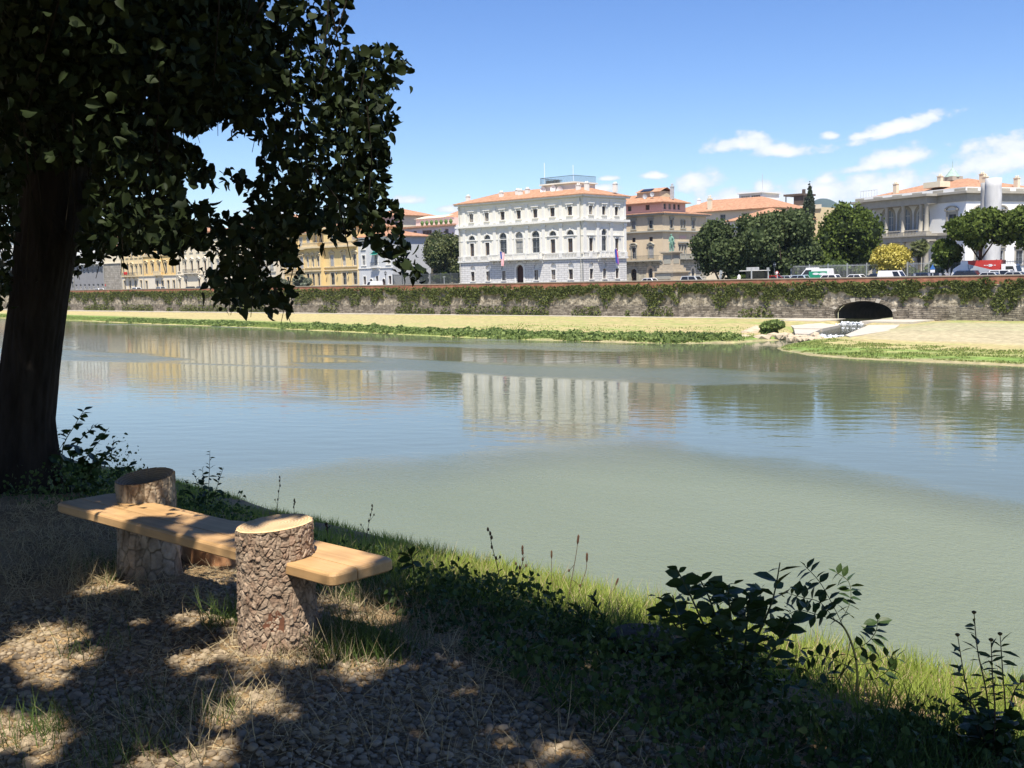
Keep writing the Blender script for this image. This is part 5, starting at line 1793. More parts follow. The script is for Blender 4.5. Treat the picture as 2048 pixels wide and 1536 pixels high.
# mounds
for k in range(520):
    a = rng.uniform(-215, -63)
    dens_ = fbm(np.array([[a * .08, 0, 0]]), 81, 3)[0]
    if dens_ < .3 or (a > -84 and dens_ < .5): continue
    d = rng.uniform(.6, 5.5)
    h_ = rng.uniform(.15, .75) * (1 if a > -140 else .6) * (.4 + dens_)
    wd = rng.uniform(.6, 2.0)
    m_n = int(80 * wd)
    u = rng.normal(size=(m_n, 3))
    u /= np.linalg.norm(u, axis=1)[:, None]
    u[:, 2] = np.abs(u[:, 2])
    u *= rng.uniform(.6, 1.0, (m_n, 1))
    aa_, bb_ = a + u[:, 0] * wd, shore_b(a) + d + u[:, 1] * wd * .6
    P_.append(np.stack([aa_, bb_, bank_z(aa_, bb_) + u[:, 2] * h_], 1))
    S_.append(rng.uniform(.16, .4, m_n))
pos = np.concatenate(P_)
xyz = np.stack([pos[:, 0] * .7266 + pos[:, 1] * .6871, -pos[:, 0] * .6871 + pos[:, 1] * .7266, pos[:, 2]], 1)
me = scatter("shore_plants", QV, QF, xyz, rot_mats(len(xyz), .6, seed=4), np.concatenate(S_), GREEN["reed"])
tag(link("shore_plants", me), "bushy green plants along the far waterline", "plants", kind="stuff")
BV = np.array([(-.5, 0, 0), (.5, 0, 0), (.15, .25, 1), (-.1, .25, 1)], float)
sets = [along(40000, -300, -62, .4, 7.5, 1.3), along(30000, -53, -8, .8, 11.5, 1.3), along(5000, -110, -60, 3, 22, 1.5)]
P_ = np.concatenate([np.stack(s_, 1) for s_ in sets])
zz = bank_z(P_[:, 0], P_[:, 1])
nn_ = fbm(np.stack([P_[:, 0] * .5, P_[:, 1] * .8, zz * 0], 1), 88, 3)
k_ = (zz > WZ + .05) & (nn_ > .40 + .1 * (P_[:, 0] > -53) * .4)
P_, zz, nn_ = P_[k_], zz[k_], nn_[k_]
xyz = np.stack([P_[:, 0] * .7266 + P_[:, 1] * .6871, -P_[:, 0] * .6871 + P_[:, 1] * .7266, zz - .03], 1)
n = len(xyz)
hs = rng.uniform(.06, .28, n) * (.2 + 1.3 * nn_) * np.where(P_[:, 0] > -53, .75, 1)
me = scatter("bank_grass", BV, QF, xyz, rot_mats(n, .25, seed=6), np.stack([rng.uniform(.06, .16, n), hs, hs], 1), GREEN["grass"])
tag(link("bank_grass", me), "green grass fringe on the far bank and gravel spit", "grass", kind="stuff")

# statue on its pedestal -----------------------------------------------------------------
stt = empty("statue", W(-110.2, 157, -.42), TH - .1, "green bronze standing figure on a tall stone pedestal with steps", "statue")
PS = mat("warm_pedestal_stone", (.44, .38, .29), .9, .15, 1.2, 5)
MB().box(-3.0, 3.0, -3.0, 3.0, 0, .45).box(-2.5, 2.5, -2.5, 2.5, .45, .8).build("steps", PS, stt)
MB().box(-2.05, 2.05, -2.05, 2.05, .8, 2.1).box(-2.3, 2.3, -2.3, 2.3, 2.1, 2.35).build("plinth", PS, stt)
MB().box(-1.75, 1.75, -1.75, 1.75, 2.35, 2.9).box(-1.45, 1.45, -1.45, 1.45, 2.9, 3.35).build("plinth_upper", PS, stt)
MB().box(-1.05, 1.05, -1.05, 1.05, 3.35, 5.3).box(-1.3, 1.3, -1.3, 1.3, 5.3, 5.5).box(-1.5, 1.5, -1.5, 1.5, 5.5, 5.7).build("pedestal", PS, stt)
for (x0, z0, x1, z1, y, nm) in ((-1.6, 1.0, 1.6, 1.9, -2.07, "relief_panel"), (-.75, 3.6, .75, 5.0, -1.08, "relief_panel")):
    MB().box(x0, x1, y - .03, y + .05, z0, z1).build(nm, M["beige_trim"], stt)
MB().box(1.04, 1.1, -.7, .7, 3.6, 5.0).build("relief_panel", M["beige_trim"], stt)
# the figure: one skin grown round a skeleton
bones = {"pel": (0, 0, 7.15, .26), "wst": (0, 0, 7.5, .23), "chs": (0, .02, 7.95, .29), "nck": (0, .0, 8.3, .12), "hd": (0, -.03, 8.55, .19), "hat": (0, -.03, 8.72, .17),
         "lh": (-.17, 0, 7.05, .2), "lk": (-.2, -.12, 6.45, .15), "la": (-.2, -.05, 5.85, .12), "lt": (-.22, -.28, 5.76, .1), "rh": (.17, 0, 7.05, .2), "rk": (.24, .05, 6.45, .15), "ra": (.28, .1, 5.85, .12), "rt": (.32, -.14, 5.76, .1),
         "ls": (-.33, .02, 8.12, .16), "le": (-.5, .05, 7.65, .12), "lw": (-.35, -.22, 7.4, .09), "rs": (.33, .02, 8.12, .16), "re": (.52, .08, 7.65, .12), "rw": (.5, -.2, 7.3, .09), "cl": (.1, .3, 7.6, .24), "cl2": (.12, .34, 6.7, .26)}
keys = list(bones)
edges = [("pel", "wst"), ("wst", "chs"), ("chs", "nck"), ("nck", "hd"), ("hd", "hat"), ("pel", "lh"), ("lh", "lk"), ("lk", "la"), ("la", "lt"), ("pel", "rh"), ("rh", "rk"), ("rk", "ra"), ("ra", "rt"), ("chs", "ls"), ("ls", "le"), ("le", "lw"), ("chs", "rs"), ("rs", "re"), ("re", "rw"), ("chs", "cl"), ("cl", "cl2")]
me = bpy.data.meshes.new("figure")
me.from_pydata([bones[k][:3] for k in keys], [(keys.index(a), keys.index(b)) for a, b in edges], [])
me.materials.append(M["bronze"])
fo = link("figure", me, stt, (0, 0, -.05))
fo.modifiers.new("skin", "SKIN")
for i, k in enumerate(keys): me.skin_vertices[0].data[i].radius = (bones[k][3], bones[k][3])
me.skin_vertices[0].data[0].use_root = True
sm = fo.modifiers.new("sub", "SUBSURF")
sm.levels = sm.render_levels = 2
MB().tube([(.5, -.2, 7.3), (.62, -.3, 6.3), (.7, -.35, 5.75)], [.04, .035, .02], 6).build("sword", M["bronze"], stt)
MB().lathe([(.55, 5.68), (.5, 5.75)], 12).build("statue_base", M["bronze"], stt)


# vehicles ---------------------------------------------------------------------------------
PAINT = {}


def paint(c):
    if c not in PAINT:
        PAINT[c] = sol("paint_%d" % len(PAINT), c, .28, .5, var=.03)
    return PAINT[c]


KINDS = {  # length, width, body top, roof top, cabin profile (x from the nose, 0..1)
    "hatch": (3.9, 1.68, .92, 1.48, (.24, .42, .86, .97)), "saloon": (4.4, 1.72, .90, 1.42, (.27, .42, .74, .88)), "suv": (4.4, 1.8, 1.02, 1.66, (.24, .38, .90, .98)),
    "small_van": (4.2, 1.75, 1.0, 1.85, (.18, .32, .97, 1.0)), "camper": (5.0, 1.95, 1.15, 2.35, (.05, .26, .96, .99))}


def vehicle(name, label, cat, a, b, kind, colr, flip=False, group=None, yaw=0.0):
    L, wd, zb, zt, pf = KINDS[kind]
    r0 = empty(name, W(a, b, -.57), TH + (math.pi if flip else 0) + yaw, label, cat, group)
    y = wd / 2
    P_ = paint(colr)
    nose = -L / 2

    def mkb():
        mb = MB()
        prof = [(0, .32), (.0, .62), (.03, .72), (pf[0] * .9, zb - .06), (pf[0], zb), (pf[3], zb), (.985, zb - .1), (1.0, .6), (1.0, .32)]
        rows = []
        for (k, ys) in ((0, -y), (1, -y + .06), (2, y - .06), (3, y)):
            ins = .05 if k in (0, 3) else 0
            rows.append([(nose + L * u_, ys, z_ - (ins if z_ > .5 else -ins * .5)) for u_, z_ in prof])
        vv = [p__ for r_ in rows for p__ in r_]
        n_ = len(prof)
        ff = [tuple(range(n_ - 1, -1, -1)), tuple(range(3 * n_, 4 * n_))]
        for r_ in range(3):
            for i in range(n_):
                ff.append((r_ * n_ + i, r_ * n_ + (i + 1) % n_, (r_ + 1) * n_ + (i + 1) % n_, (r_ + 1) * n_ + i))
        mb.add(vv, ff)
        # cabin with roof
        cx = [nose + L * u_ for u_ in pf]
        ti = .16
        vv = [(cx[0], -y + .05, zb - .06), (cx[3], -y + .05, zb - .06), (cx[3], y - .05, zb - .06), (cx[0], y - .05, zb - .06),
              (cx[1], -y + ti, zt), (cx[2], -y + ti, zt), (cx[2], y - ti, zt), (cx[1], y - ti, zt)]
        mb.add(vv, [(4, 5, 6, 7), (0, 1, 5, 4), (1, 2, 6, 5), (2, 3, 7, 6), (3, 0, 4, 7)])
        return mb.mesh("body", P_)
    link("body", cached(("car", kind, colr), mkb), r0)
    cx = [nose + L * u_ for u_ in pf]
    ti = .16

    def lerp(p0, p1, k): return tuple(p0[i] + (p1[i] - p0[i]) * k for i in range(3))
    for side in (-1, 1):
        q0, q1 = (cx[0], side * (y - .05), zb - .06), (cx[3], side * (y - .05), zb - .06)
        q2, q3 = (cx[2], side * (y - ti), zt), (cx[1], side * (y - ti), zt)
        spans = ((.06, .48), (.52, .94)) if kind in ("hatch", "saloon", "suv") else ((.04, .3),)
        for (s0, s1) in spans:
            def pt(u_, v_):
                p_ = lerp(lerp(q0, q1, u_), lerp(q3, q2, u_), v_)
                return (p_[0], p_[1] + side * .012, p_[2])
            quad = [pt(s0, .16), pt(s1, .16), pt(s1, .86), pt(s0, .86)]
            MB().add(quad, [(0, 1, 2, 3) if side < 0 else (3, 2, 1, 0)]).build("side_window", M["glass_dark"], r0)
    for nm, (xa, xb, sgn) in (("windscreen", (cx[0], cx[1], -1)), ("rear_window", (cx[3], cx[2], 1))):
        if kind in ("small_van", "camper") and nm == "rear_window": continue
        q = []
        for (u_, v_) in ((.1, .14), (.9, .14), (.88, .88), (.12, .88)):
            yy = (-y + .05 + (ti - .05) * v_) + (2 * (y - .05 - (ti - .05) * v_)) * u_
            q.append((xa + (xb - xa) * v_ + sgn * .015, yy, zb - .06 + (zt - zb + .06) * v_))
        MB().add(q, [(0, 1, 2, 3)]).build(nm, M["glass_dark"], r0)
    wme = cached("wheel", lambda: MB().add(*_wheel()).mesh("wheel", M["rubber"]))
    for xx in (nose + L * .19, nose + L * .81):
        for side in (-1, 1):
            link("wheel", wme, r0, (xx, side * (y - .1), .31))
    for side in (-1, 1):
        MB().box(nose - .02, nose + .12, side * (y - .35) - .14, side * (y - .35) + .14, .62, .74).build("headlight", M["whitep"], r0)
        MB().box(nose + L - .1, nose + L + .02, side * (y - .3) - .12, side * (y - .3) + .12, .66, .86).build("tail_light", M["red"], r0)
    return r0


def _wheel():
    v, f, n_ = [], [], 12
    for yy in (-.1, .1):
        for i in range(n_): v.append((.31 * math.cos(6.283 * i / n_), yy, .31 * math.sin(6.283 * i / n_)))
    f = [tuple(range(n_ - 1, -1, -1)), tuple(range(n_, 2 * n_))] + [(i, (i + 1) % n_, n_ + (i + 1) % n_, n_ + i) for i in range(n_)]
    return v, f


WH, SV, DK, BL, RD, GRN, LB2 = (.72, .72, .72), (.42, .44, .46), (.02, .022, .026), (.02, .035, .075), (.36, .015, .02), (.02, .28, .15), (.35, .43, .5)
CARS = [(1296, 151.5, "saloon", WH, 0, "white saloon parked before the beige palace door"), (1388, 143.6, "suv", SV, 1, "grey estate car seen from behind beside the statue"),
        (1551, 143.4, "hatch", RD, 1, "red hatchback behind the parapet below the lamp"), (1540, 148.2, "hatch", DK, 1, "black car half hidden behind the red hatchback"),
        (1578, 147.6, "saloon", SV, 1, "silver car between the red hatchback and the camper van"), (1594, 145.4, "hatch", LB2, 0, "pale blue car just left of the camper van"),
        (1655, 143.2, "hatch", WH, 0, "white hatchback in front of the camper van"), (1708, 147.0, "saloon", WH, 0, "white car of which only the roof shows, below the villa"),
        (1750, 147.0, "hatch", BL, 0, "dark blue car left of the white panel van"), (1838, 146.8, "hatch", BL, 0, "dark car right of the white panel van"),
        (1866, 147.6, "saloon", DK, 0, "black car under the blue sign"), (1925, 146.0, "suv", BL, 0, "long dark blue car in front of the truck's tail"), (1948, 144.4, "saloon", DK, 1, "black saloon in front of the truck box"),
        (1985, 143.6, "saloon", SV, 1, "silver car in front of the truck cab"), (2012, 146.2, "suv", WH, 1, "white estate car at the truck's front bumper"), (2036, 143.4, "saloon", SV, 1, "grey car at the picture's edge before the truck"),
        (378, 146.5, "saloon", DK, 0, "dark car before the cream palace, left of its door"), (399, 146.0, "saloon", BL, 0, "dark blue car before the cream palace, right of its door"),
        (196, 146.0, "saloon", WH, 0, "white car before the grey modern block"), (318, 146.4, "hatch", SV, 0, "grey car before the ochre house"), (270, 146.2, "hatch", WH, 0, "white car before the pale yellow house")]
for (px_, b, kind, colr, fl_, lab) in CARS:
    a_, _ = atB(px_, 550, b)
    vehicle("parked_car", lab, "car", a_, b, kind, colr, bool(fl_), "cars along the riverside road")
a_, _ = atB(1789, 545, 144.2)
vehicle("white_van", "white panel van behind the parapet in front of the yellow tree", "van", a_, 144.2, "small_van", WH, True)
a_, _ = atB(1632, 545, 147.2)
cv_ = vehicle("camper_van", "white camper van with green side panel behind a white hatchback", "van", a_, 147.2, "camper", WH)
MB().box(-.6, 2.2, -1.0, -.93, .9, 1.95).build("green_panel", sol("green_print", GRN, .4, .4), cv_)
MB().box(-1.3, .2, -.6, .6, 2.35, 2.5).build("roof_hatch", M["whitep"], cv_)
for (x, z, r_) in ((.5, 1.6, .32), (1.6, 1.55, .4)):
    MB().prism([(x + r_ * 1.6 * math.cos(k * .524), z + r_ * .5 * math.sin(k * .524)) for k in range(12)], -1.02, -.99).build("white_mark", M["whitep"], cv_)
a_, _ = atB(736, 568, 143.6)
vehicle("white_van", "small white van at the corner of the yellow palace", "van", a_, 145, "small_van", WH)

# truck
a_, _ = atB(1980, 540, 149)
tr = empty("box_truck", W(a_, 149, -.57), TH + .02, "red and white box truck with white cab behind parked cars", "truck")
bx_ = MB().box(-3.4, 1.6, -1.1, 1.1, .75, 2.95).build("cargo_box", sol("red_box_paint", (.5, .045, .035), .4, .4), tr)
MB().add([(-3.42, -1.115, .8), (-2.2, -1.115, .8), (-2.5, -1.115, 2.9), (-3.42, -1.115, 2.9)], [(0, 1, 2, 3)]).build("white_panel", M["whitep"], bx_)
MB().add([(-2.3, -1.115, .95), (-2.55, -1.115, 2.5), (.9, -1.115, 1.6)], [(0, 2, 1)]).build("grey_wedge", sol("grey_print", (.40, .43, .46), .5), bx_)
MB().add([(-1.0, -1.118, .85), (1.4, -1.118, .85), (1.4, -1.118, 1.0), (-1.0, -1.118, .9)], [(0, 1, 2, 3)]).build("white_stripe", M["whitep"], bx_)
mb = MB()
for k in range(5): mb.box(-.4 + k * .32, -.2 + k * .32, -1.12, -1.105, 2.22, 2.32)
mb.box(.2, .6, -1.12, -1.105, 2.1, 2.42)
mb.build("lettering", M["whitep"], bx_)
MB().add([(-4.6, -1.05, 1.1), (-3.42, -1.05, .75), (-3.42, -1.05, 2.5), (-4.4, -1.05, 1.9), (-4.6, 1.05, 1.1), (-3.42, 1.05, .75), (-3.42, 1.05, 2.5), (-4.4, 1.05, 1.9)],
         [(0, 1, 2, 3), (7, 6, 5, 4), (3, 2, 6, 7), (0, 4, 5, 1), (0, 3, 7, 4)]).build("tail_lift", M["whitep"], tr)
cab = MB().prism([(1.75, .45), (3.75, .45), (3.75, 1.25), (3.45, 2.2), (3.2, 2.4), (1.75, 2.4)], -1.0, 1.0).build("cab", M["whitep"], tr)
MB().add([(2.3, -1.015, 1.35), (3.45, -1.015, 1.35), (3.2, -1.015, 2.1), (2.3, -1.015, 2.1)], [(0, 1, 2, 3)]).build("side_window", M["glass_dark"], cab)
MB().add([(3.77, -.9, 1.3), (3.77, .9, 1.3), (3.49, .85, 2.15), (3.49, -.85, 2.15)], [(0, 1, 2, 3)]).build("windscreen", M["glass_dark"], cab)
MB().box(-3.4, 3.6, -.45, .45, .45, .74).build("chassis", M["iron"], tr)
for xx in (-2.4, 2.7):
    for s_ in (-.85, .85):
        o = link("wheel", CACHE["wheel"], tr, (xx, s_, .42))
        o.scale = (1.35, 1.6, 1.35)

# scooters
for i, (px_, colr) in enumerate(((1823, WH), (1853, WH), (1876, DK), (1890, RD))):
    a_, _ = atB(px_, 548, 141.9)
    sc_ = empty("scooter", W(a_, 141.9, -.57), TH + 1.2 + .1 * i, ["white scooter beside the white panel van", "white scooter between the two dark cars", "black motorbike in front of the shrubs", "red motorbike nearest the truck's tail"][i], "scooter", "two-wheelers at the kerb")
    for xx in (-.62, .62):
        o = link("wheel", CACHE["wheel"], sc_, (xx, 0, .26))
        o.scale = (.85, .6, .85)
    MB().prism([(-.75, .45), (-.1, .32), (.45, .32), (.55, .95), (.42, .95), (.3, .5), (-.1, .5), (-.2, .78), (-.8, .82)], -.17, .17).build("body", paint(colr), sc_)
    MB().box(-.75, -.05, -.15, .15, .82, .92).build("seat", M["rubber"], sc_)
    MB().tube([(.6, 0, .3), (.45, 0, 1.0), (.4, -.3, 1.1)], .025, 5).tube([(.45, 0, 1.0), (.4, .3, 1.1)], .025, 5).build("handlebar", M["iron"], sc_)
    MB().add([(.62, -.2, .95), (.62, .2, .95), (.5, .17, 1.4), (.5, -.17, 1.4)], [(0, 1, 2, 3)]).build("windshield", M["whitep"], sc_)


# street furniture ----------------------------------------------------------------------------
def pole(name, label, cat, px_, b, h_, r_=.06, m_="pole"):
    a_, _ = atB(px_, 550, b)
    r0 = empty(name, W(a_, b, -.42), TH, label, cat)
    MB().tube([(0, 0, 0), (0, 0, h_)], [r_ * 1.3, r_], 8).build("post", M[m_], r0)
    return r0


p_ = pole("sign_post", "grey post with two small plates before the oaks", "sign", 1441.5, 140, 2.3)
MB().box(-.18, .3, -.06, -.03, 1.7, 2.2).box(-.3, .2, -.06, -.03, 1.2, 1.55).build("plate", M["pole"], p_)
p_ = pole("sign_post", "thick grey post at the left end of the bus shelter", "sign", 1503, 140, 2.5, .1)
p_ = pole("sign_post", "grey post with square plate at the right of the bus shelter", "sign", 1536.5, 140, 2.5, .08)
MB().box(-.2, .2, -.1, -.06, 2.0, 2.5).build("plate", M["pole"], p_)
p_ = pole("road_sign", "round red and white road sign above the red car", "sign", 1554.5, 140, 1.9)
MB().prism([(.25 * math.cos(k * .3927), 1.75 + .25 * math.sin(k * .3927)) for k in range(16)], -.09, -.06).build("plate", M["red"], p_)
MB().prism([(.18 * math.cos(k * .3927), 1.75 + .18 * math.sin(k * .3927)) for k in range(16)], -.105, -.091).build("disc", M["whitep"], p_)
p_ = pole("road_sign", "blue sign over a white plate before the villa", "sign", 1865.5, 140, 2.4)
MB().prism([(-.36, 1.75), (.36, 1.75), (0, 2.4)], -.1, -.07).build("plate", sol("sign_blue", (.05, .16, .45), .4), p_)
MB().box(-.3, .3, -.1, -.07, 1.35, 1.7).build("plate", M["whitep"], p_)


def lantern(r0, h_):
    MB().lathe([(.1, h_), (.2, h_ + .1), (.24, h_ + .55), (.3, h_ + .6), (.1, h_ + .85), (.02, h_ + .95)], 6).build("lantern", M["iron"], r0)
    MB().lathe([(.19, h_ + .12), (.245, h_ + .54)], 6).build("lamp_glass", M["frame_white"], r0)


p_ = pole("street_lamp", "old iron lantern post between bus shelter and villa fence", "lamp", 1549, 149, 2.6, .07, "iron")
lantern(p_, 2.5)
p_ = pole("street_lamp", "tall lamp post with two flood heads at the palace corner", "lamp", 1166, 151.5, 4.9, .07, "iron")
MB().box(-1.2, -.3, -.2, .2, 4.85, 5.05).box(.3, 1.2, -.2, .2, 4.85, 5.05).tube([(-.9, 0, 4.9), (.9, 0, 4.9)], .04, 5).build("lamp_head", M["frame_white"], p_)
p_ = pole("street_lamp", "iron lantern post before the blue grey house", "lamp", 771, 152, 2.9, .06, "iron")
lantern(p_, 2.85)
p_ = pole("road_sign", "red sign on a thin post before the stone house", "sign", 210, 141, 2.3)
MB().box(-.25, .25, -.1, -.06, 1.8, 2.4).build("plate", M["red"], p_)
p_ = pole("street_lamp", "thin lamp post in the middle of the dark garden fence", "lamp", 888, 141, 2.2, .05, "pole")
MB().box(-.25, .25, -.08, .08, 2.15, 2.3).build("lamp_head", M["pole"], p_)
# bus shelter
a_, _ = atB(1511, 545, 141.5)
bs = empty("bus_shelter", W(a_, 141.0, -.42), TH, "bus shelter with pale flat roof edge and grey ad board under the oaks", "shelter")
MB().box(-2.0, 2.0, -.6, 1.2, 2.05, 2.16).build("roof", M["frame_white"], bs)
MB().box(-.9, 1.1, -.5, -.35, 2.18, 2.6).build("sign_board", M["steel"], bs)
for xx in (-1.8, 0, 1.8): MB().box(xx - .04, xx + .04, .9, .98, 0, 2.05).build("post", M["iron"], bs)
MB().box(-1.75, 1.75, .93, .95, .3, 1.9).build("glass_panel", M["glass_dark"], bs)
MB().box(-1.2, 1.2, .3, .7, .42, .5).build("bench", M["iron"], bs)
# a person in white by the bushes
a_, _ = atB(1478, 552, 140.3)
pn = empty("person", W(a_, 140.3, -.46), TH, "person in a white top walking past the bushes on the square", "person")
bones = [((0, 0, .95), .15), ((0, 0, 1.2), .14), ((0, 0, 1.42), .16), ((0, 0, 1.55), .06), ((0, -.02, 1.68), .1), ((-.09, 0, .88), .1), ((-.1, -.05, .48), .07), ((-.1, .02, .08), .05), ((-.1, -.14, .04), .04), ((.09, 0, .88), .1), ((.1, .08, .48), .07), ((.1, .16, .08), .05), ((.1, .02, .04), .04), ((-.2, 0, 1.42), .07), ((-.25, .03, 1.12), .05), ((-.22, -.1, .9), .04), ((.2, 0, 1.42), .07), ((.25, -.02, 1.12), .05), ((.22, -.14, .9), .04)]
ed = [(0, 1), (1, 2), (2, 3), (3, 4), (0, 5), (5, 6), (6, 7), (7, 8), (0, 9), (9, 10), (10, 11), (11, 12), (2, 13), (13, 14), (14, 15), (2, 16), (16, 17), (17, 18)]
me = bpy.data.meshes.new("body")
me.from_pydata([b_[0] for b_ in bones], ed, [])
me.materials.append(sol("white_clothes", (.7, .68, .66), .8))
fo = link("body", me, pn)
fo.modifiers.new("skin", "SKIN")
for i, b_ in enumerate(bones): me.skin_vertices[0].data[i].radius = (b_[1], b_[1])
me.skin_vertices[0].data[0].use_root = True
sm = fo.modifiers.new("sub", "SUBSURF")
sm.levels = sm.render_levels = 1


def fence(name, label, a0, a1, b, h_, m_, gap=.16, plinth=.5, post=3.0):
    r0 = empty(name, W(a0, b, -.42), TH, label, "fence")
    L = a1 - a0
    MB().box(0, L, -.12, .12, 0, plinth).build("plinth", M["concrete"], r0)
    mb = MB().box(0, L, -.03, .03, h_ - .25, h_ - .18).box(0, L, -.03, .03, plinth + .15, plinth + .22)
    for k in range(int(L / gap)): mb.box(k * gap, k * gap + .03, -.02, .02, plinth, h_)
    mb.build("bars", m_, r0, kind="stuff")
    for k in range(int(L / post) + 1): MB().box(-.06, .06, -.06, .06, 0, h_ + .12).build("post", m_, r0, (min(k * post, L), 0, 0))
    return r0


fence("garden_fence", "tall thin iron garden fence in front of the villa", -83.5, -40, 150, 2.75, M["pole"], .2)
fence("dark_fence", "dark grey iron fence between the blue grey house and the white palace", -181, -160.7, 155, 3.0, M["iron"], .13, .7)
fence("courtyard_fence", "iron fence before the recessed yellow wing", -228, -211.5, 154, 2.2, M["iron"], .18, .4)

# ================================================================== NEAR BANK
def ghit(x, y):
    """where the line of sight through a point of the photo meets the near ground"""
    r = ray(x, y)
    o = np.array([0, 0, EYE])
    t_ = 2.0
    while t_ < 40:
        P_ = o + r * t_
        if P_[2] < ground_z(P_[0], P_[1]): break
        t_ += .02
    return Vector(P_)


def gz(x, y):
    return float(ground_z(np.array([x]), np.array([y]))[0])


# ---- bark by a field of plates on a cylinder -------------------------------------------------------
def bark_cyl(name, r_of_z, h, nu, nv_, cells, depth, seed, m_, squeeze=1.6, top_of=None, crack=.007, dark=.55):
    """cylinder of bark: cracked plates as real relief.  top_of(x, y) gives the cut's height"""
    g = np.random.default_rng(seed)
    u = np.linspace(0, 2 * np.pi, nu, endpoint=False)
    v = np.linspace(0, 1, nv_)
    UU, VV = np.meshgrid(u, v, indexing="ij")
    rr = np.array([r_of_z(t_) for t_ in v])[None, :] * np.ones_like(UU)
    rr = rr * (1 + .035 * np.sin(2 * UU + seed) + .02 * np.sin(3 * UU + 1.3 * seed))
    ca = g.uniform(0, 2 * np.pi, cells)
    cz = g.uniform(-.05, 1.05, cells)
    R0 = r_of_z(.5)
    wob = (fbm(np.stack([np.cos(UU) * 3, np.sin(UU) * 3, VV * 8], -1).reshape(-1, 3), seed, 3) - .5).reshape(UU.shape)
    P_ = np.stack([UU * R0 + wob * .03, VV * h / squeeze + wob * .03], -1).reshape(-1, 2)
    Cn = np.stack([ca * R0, cz * h / squeeze], -1)
    best = np.full(len(P_), 9.0)
    sec = np.full(len(P_), 9.0)
    who = np.zeros(len(P_), int)
    L_ = 2 * np.pi * R0
    for i in range(cells):
        dx = np.abs(P_[:, 0] - Cn[i, 0])
        dx = np.minimum(dx, L_ - dx)
        d = np.sqrt(dx ** 2 + (P_[:, 1] - Cn[i, 1]) ** 2)
        nb_ = d < best
        sec = np.where(nb_, best, np.minimum(sec, d))
        who = np.where(nb_, i, who)
        best = np.minimum(best, d)
    edge = np.clip((sec - best) / crack, 0, 1)
    lift = g.uniform(.25, 1.2, cells)[who]
    tilt = (P_[:, 1] - Cn[who, 1]) * -4.0 * g.uniform(.2, 1.2, cells)[who]
    fine = fbm(np.stack([np.cos(UU) * 16, np.sin(UU) * 16, VV * h * 90], -1).reshape(-1, 3), seed + 5, 3) - .5
    hgt = (edge ** .6 * (lift + tilt) + .5 * wob.ravel() + .9 * fine) * depth
    rr = rr + (hgt - depth).reshape(UU.shape)
    X, Y = rr * np.cos(UU), rr * np.sin(UU)
    Z = VV * h
    if top_of is not None: Z = VV * top_of(X, Y)
    vtx = np.stack([X, Y, Z], -1).reshape(-1, 3)
    ii = np.arange(nu * nv_).reshape(nu, nv_)
    nx_ = np.roll(ii, -1, 0)
    f = np.stack([ii[:, :-1], nx_[:, :-1], nx_[:, 1:], ii[:, 1:]], -1).reshape(-1, 4)
    me = fast_mesh(name, vtx, f, m_, True)
    tone = g.uniform(.8, 1.15, cells)[who] * (dark + (1 - dark) * edge)
    red = np.clip(g.normal(.1, .28, cells), 0, .8)[who]
    ca_ = me.color_attributes.new("plates", "FLOAT_COLOR", "POINT")
    ca_.data.foreach_set("color", np.stack([tone, red, edge, np.ones(len(tone))], -1).astype(np.float32).ravel())
    rim = vtx.reshape(nu, nv_, 3)[:, -1]
    return me, rim


def barkmat(name, c0, c1, cred):
    m_ = mat(name, c0, .95, .25, 18.0, 5, col2=c1, bump=.5, bscale=90, bdist=.006, spec=.15)
    t_, p_ = nodes(m_)
    at__ = t_.nodes.new("ShaderNodeAttribute")
    at__.attribute_name = "plates"
    sp_ = t_.nodes.new("ShaderNodeSeparateColor")
    t_.links.new(at__.outputs["Color"], sp_.inputs[0])
    old_ = p_.inputs["Base Color"].links[0].from_socket
    mx = t_.nodes.new("ShaderNodeMix")
    mx.data_type = "RGBA"
    mx.inputs["B"].default_value = (*cred, 1)
    ml = t_.nodes.new("ShaderNodeMath")
    ml.operation = "MULTIPLY"
    ml.inputs[1].default_value = .7
    t_.links.new(sp_.outputs[1], ml.inputs[0])
    t_.links.new(ml.outputs[0], mx.inputs["Factor"])
    t_.links.new(old_, mx.inputs["A"])
    sc__ = t_.nodes.new("ShaderNodeVectorMath")
    sc__.operation = "SCALE"
    t_.links.new(mx.outputs["Result"], sc__.inputs[0])
    t_.links.new(sp_.outputs[0], sc__.inputs["Scale"])
    t_.links.new(sc__.outputs[0], p_.inputs["Base Color"])
    return m_


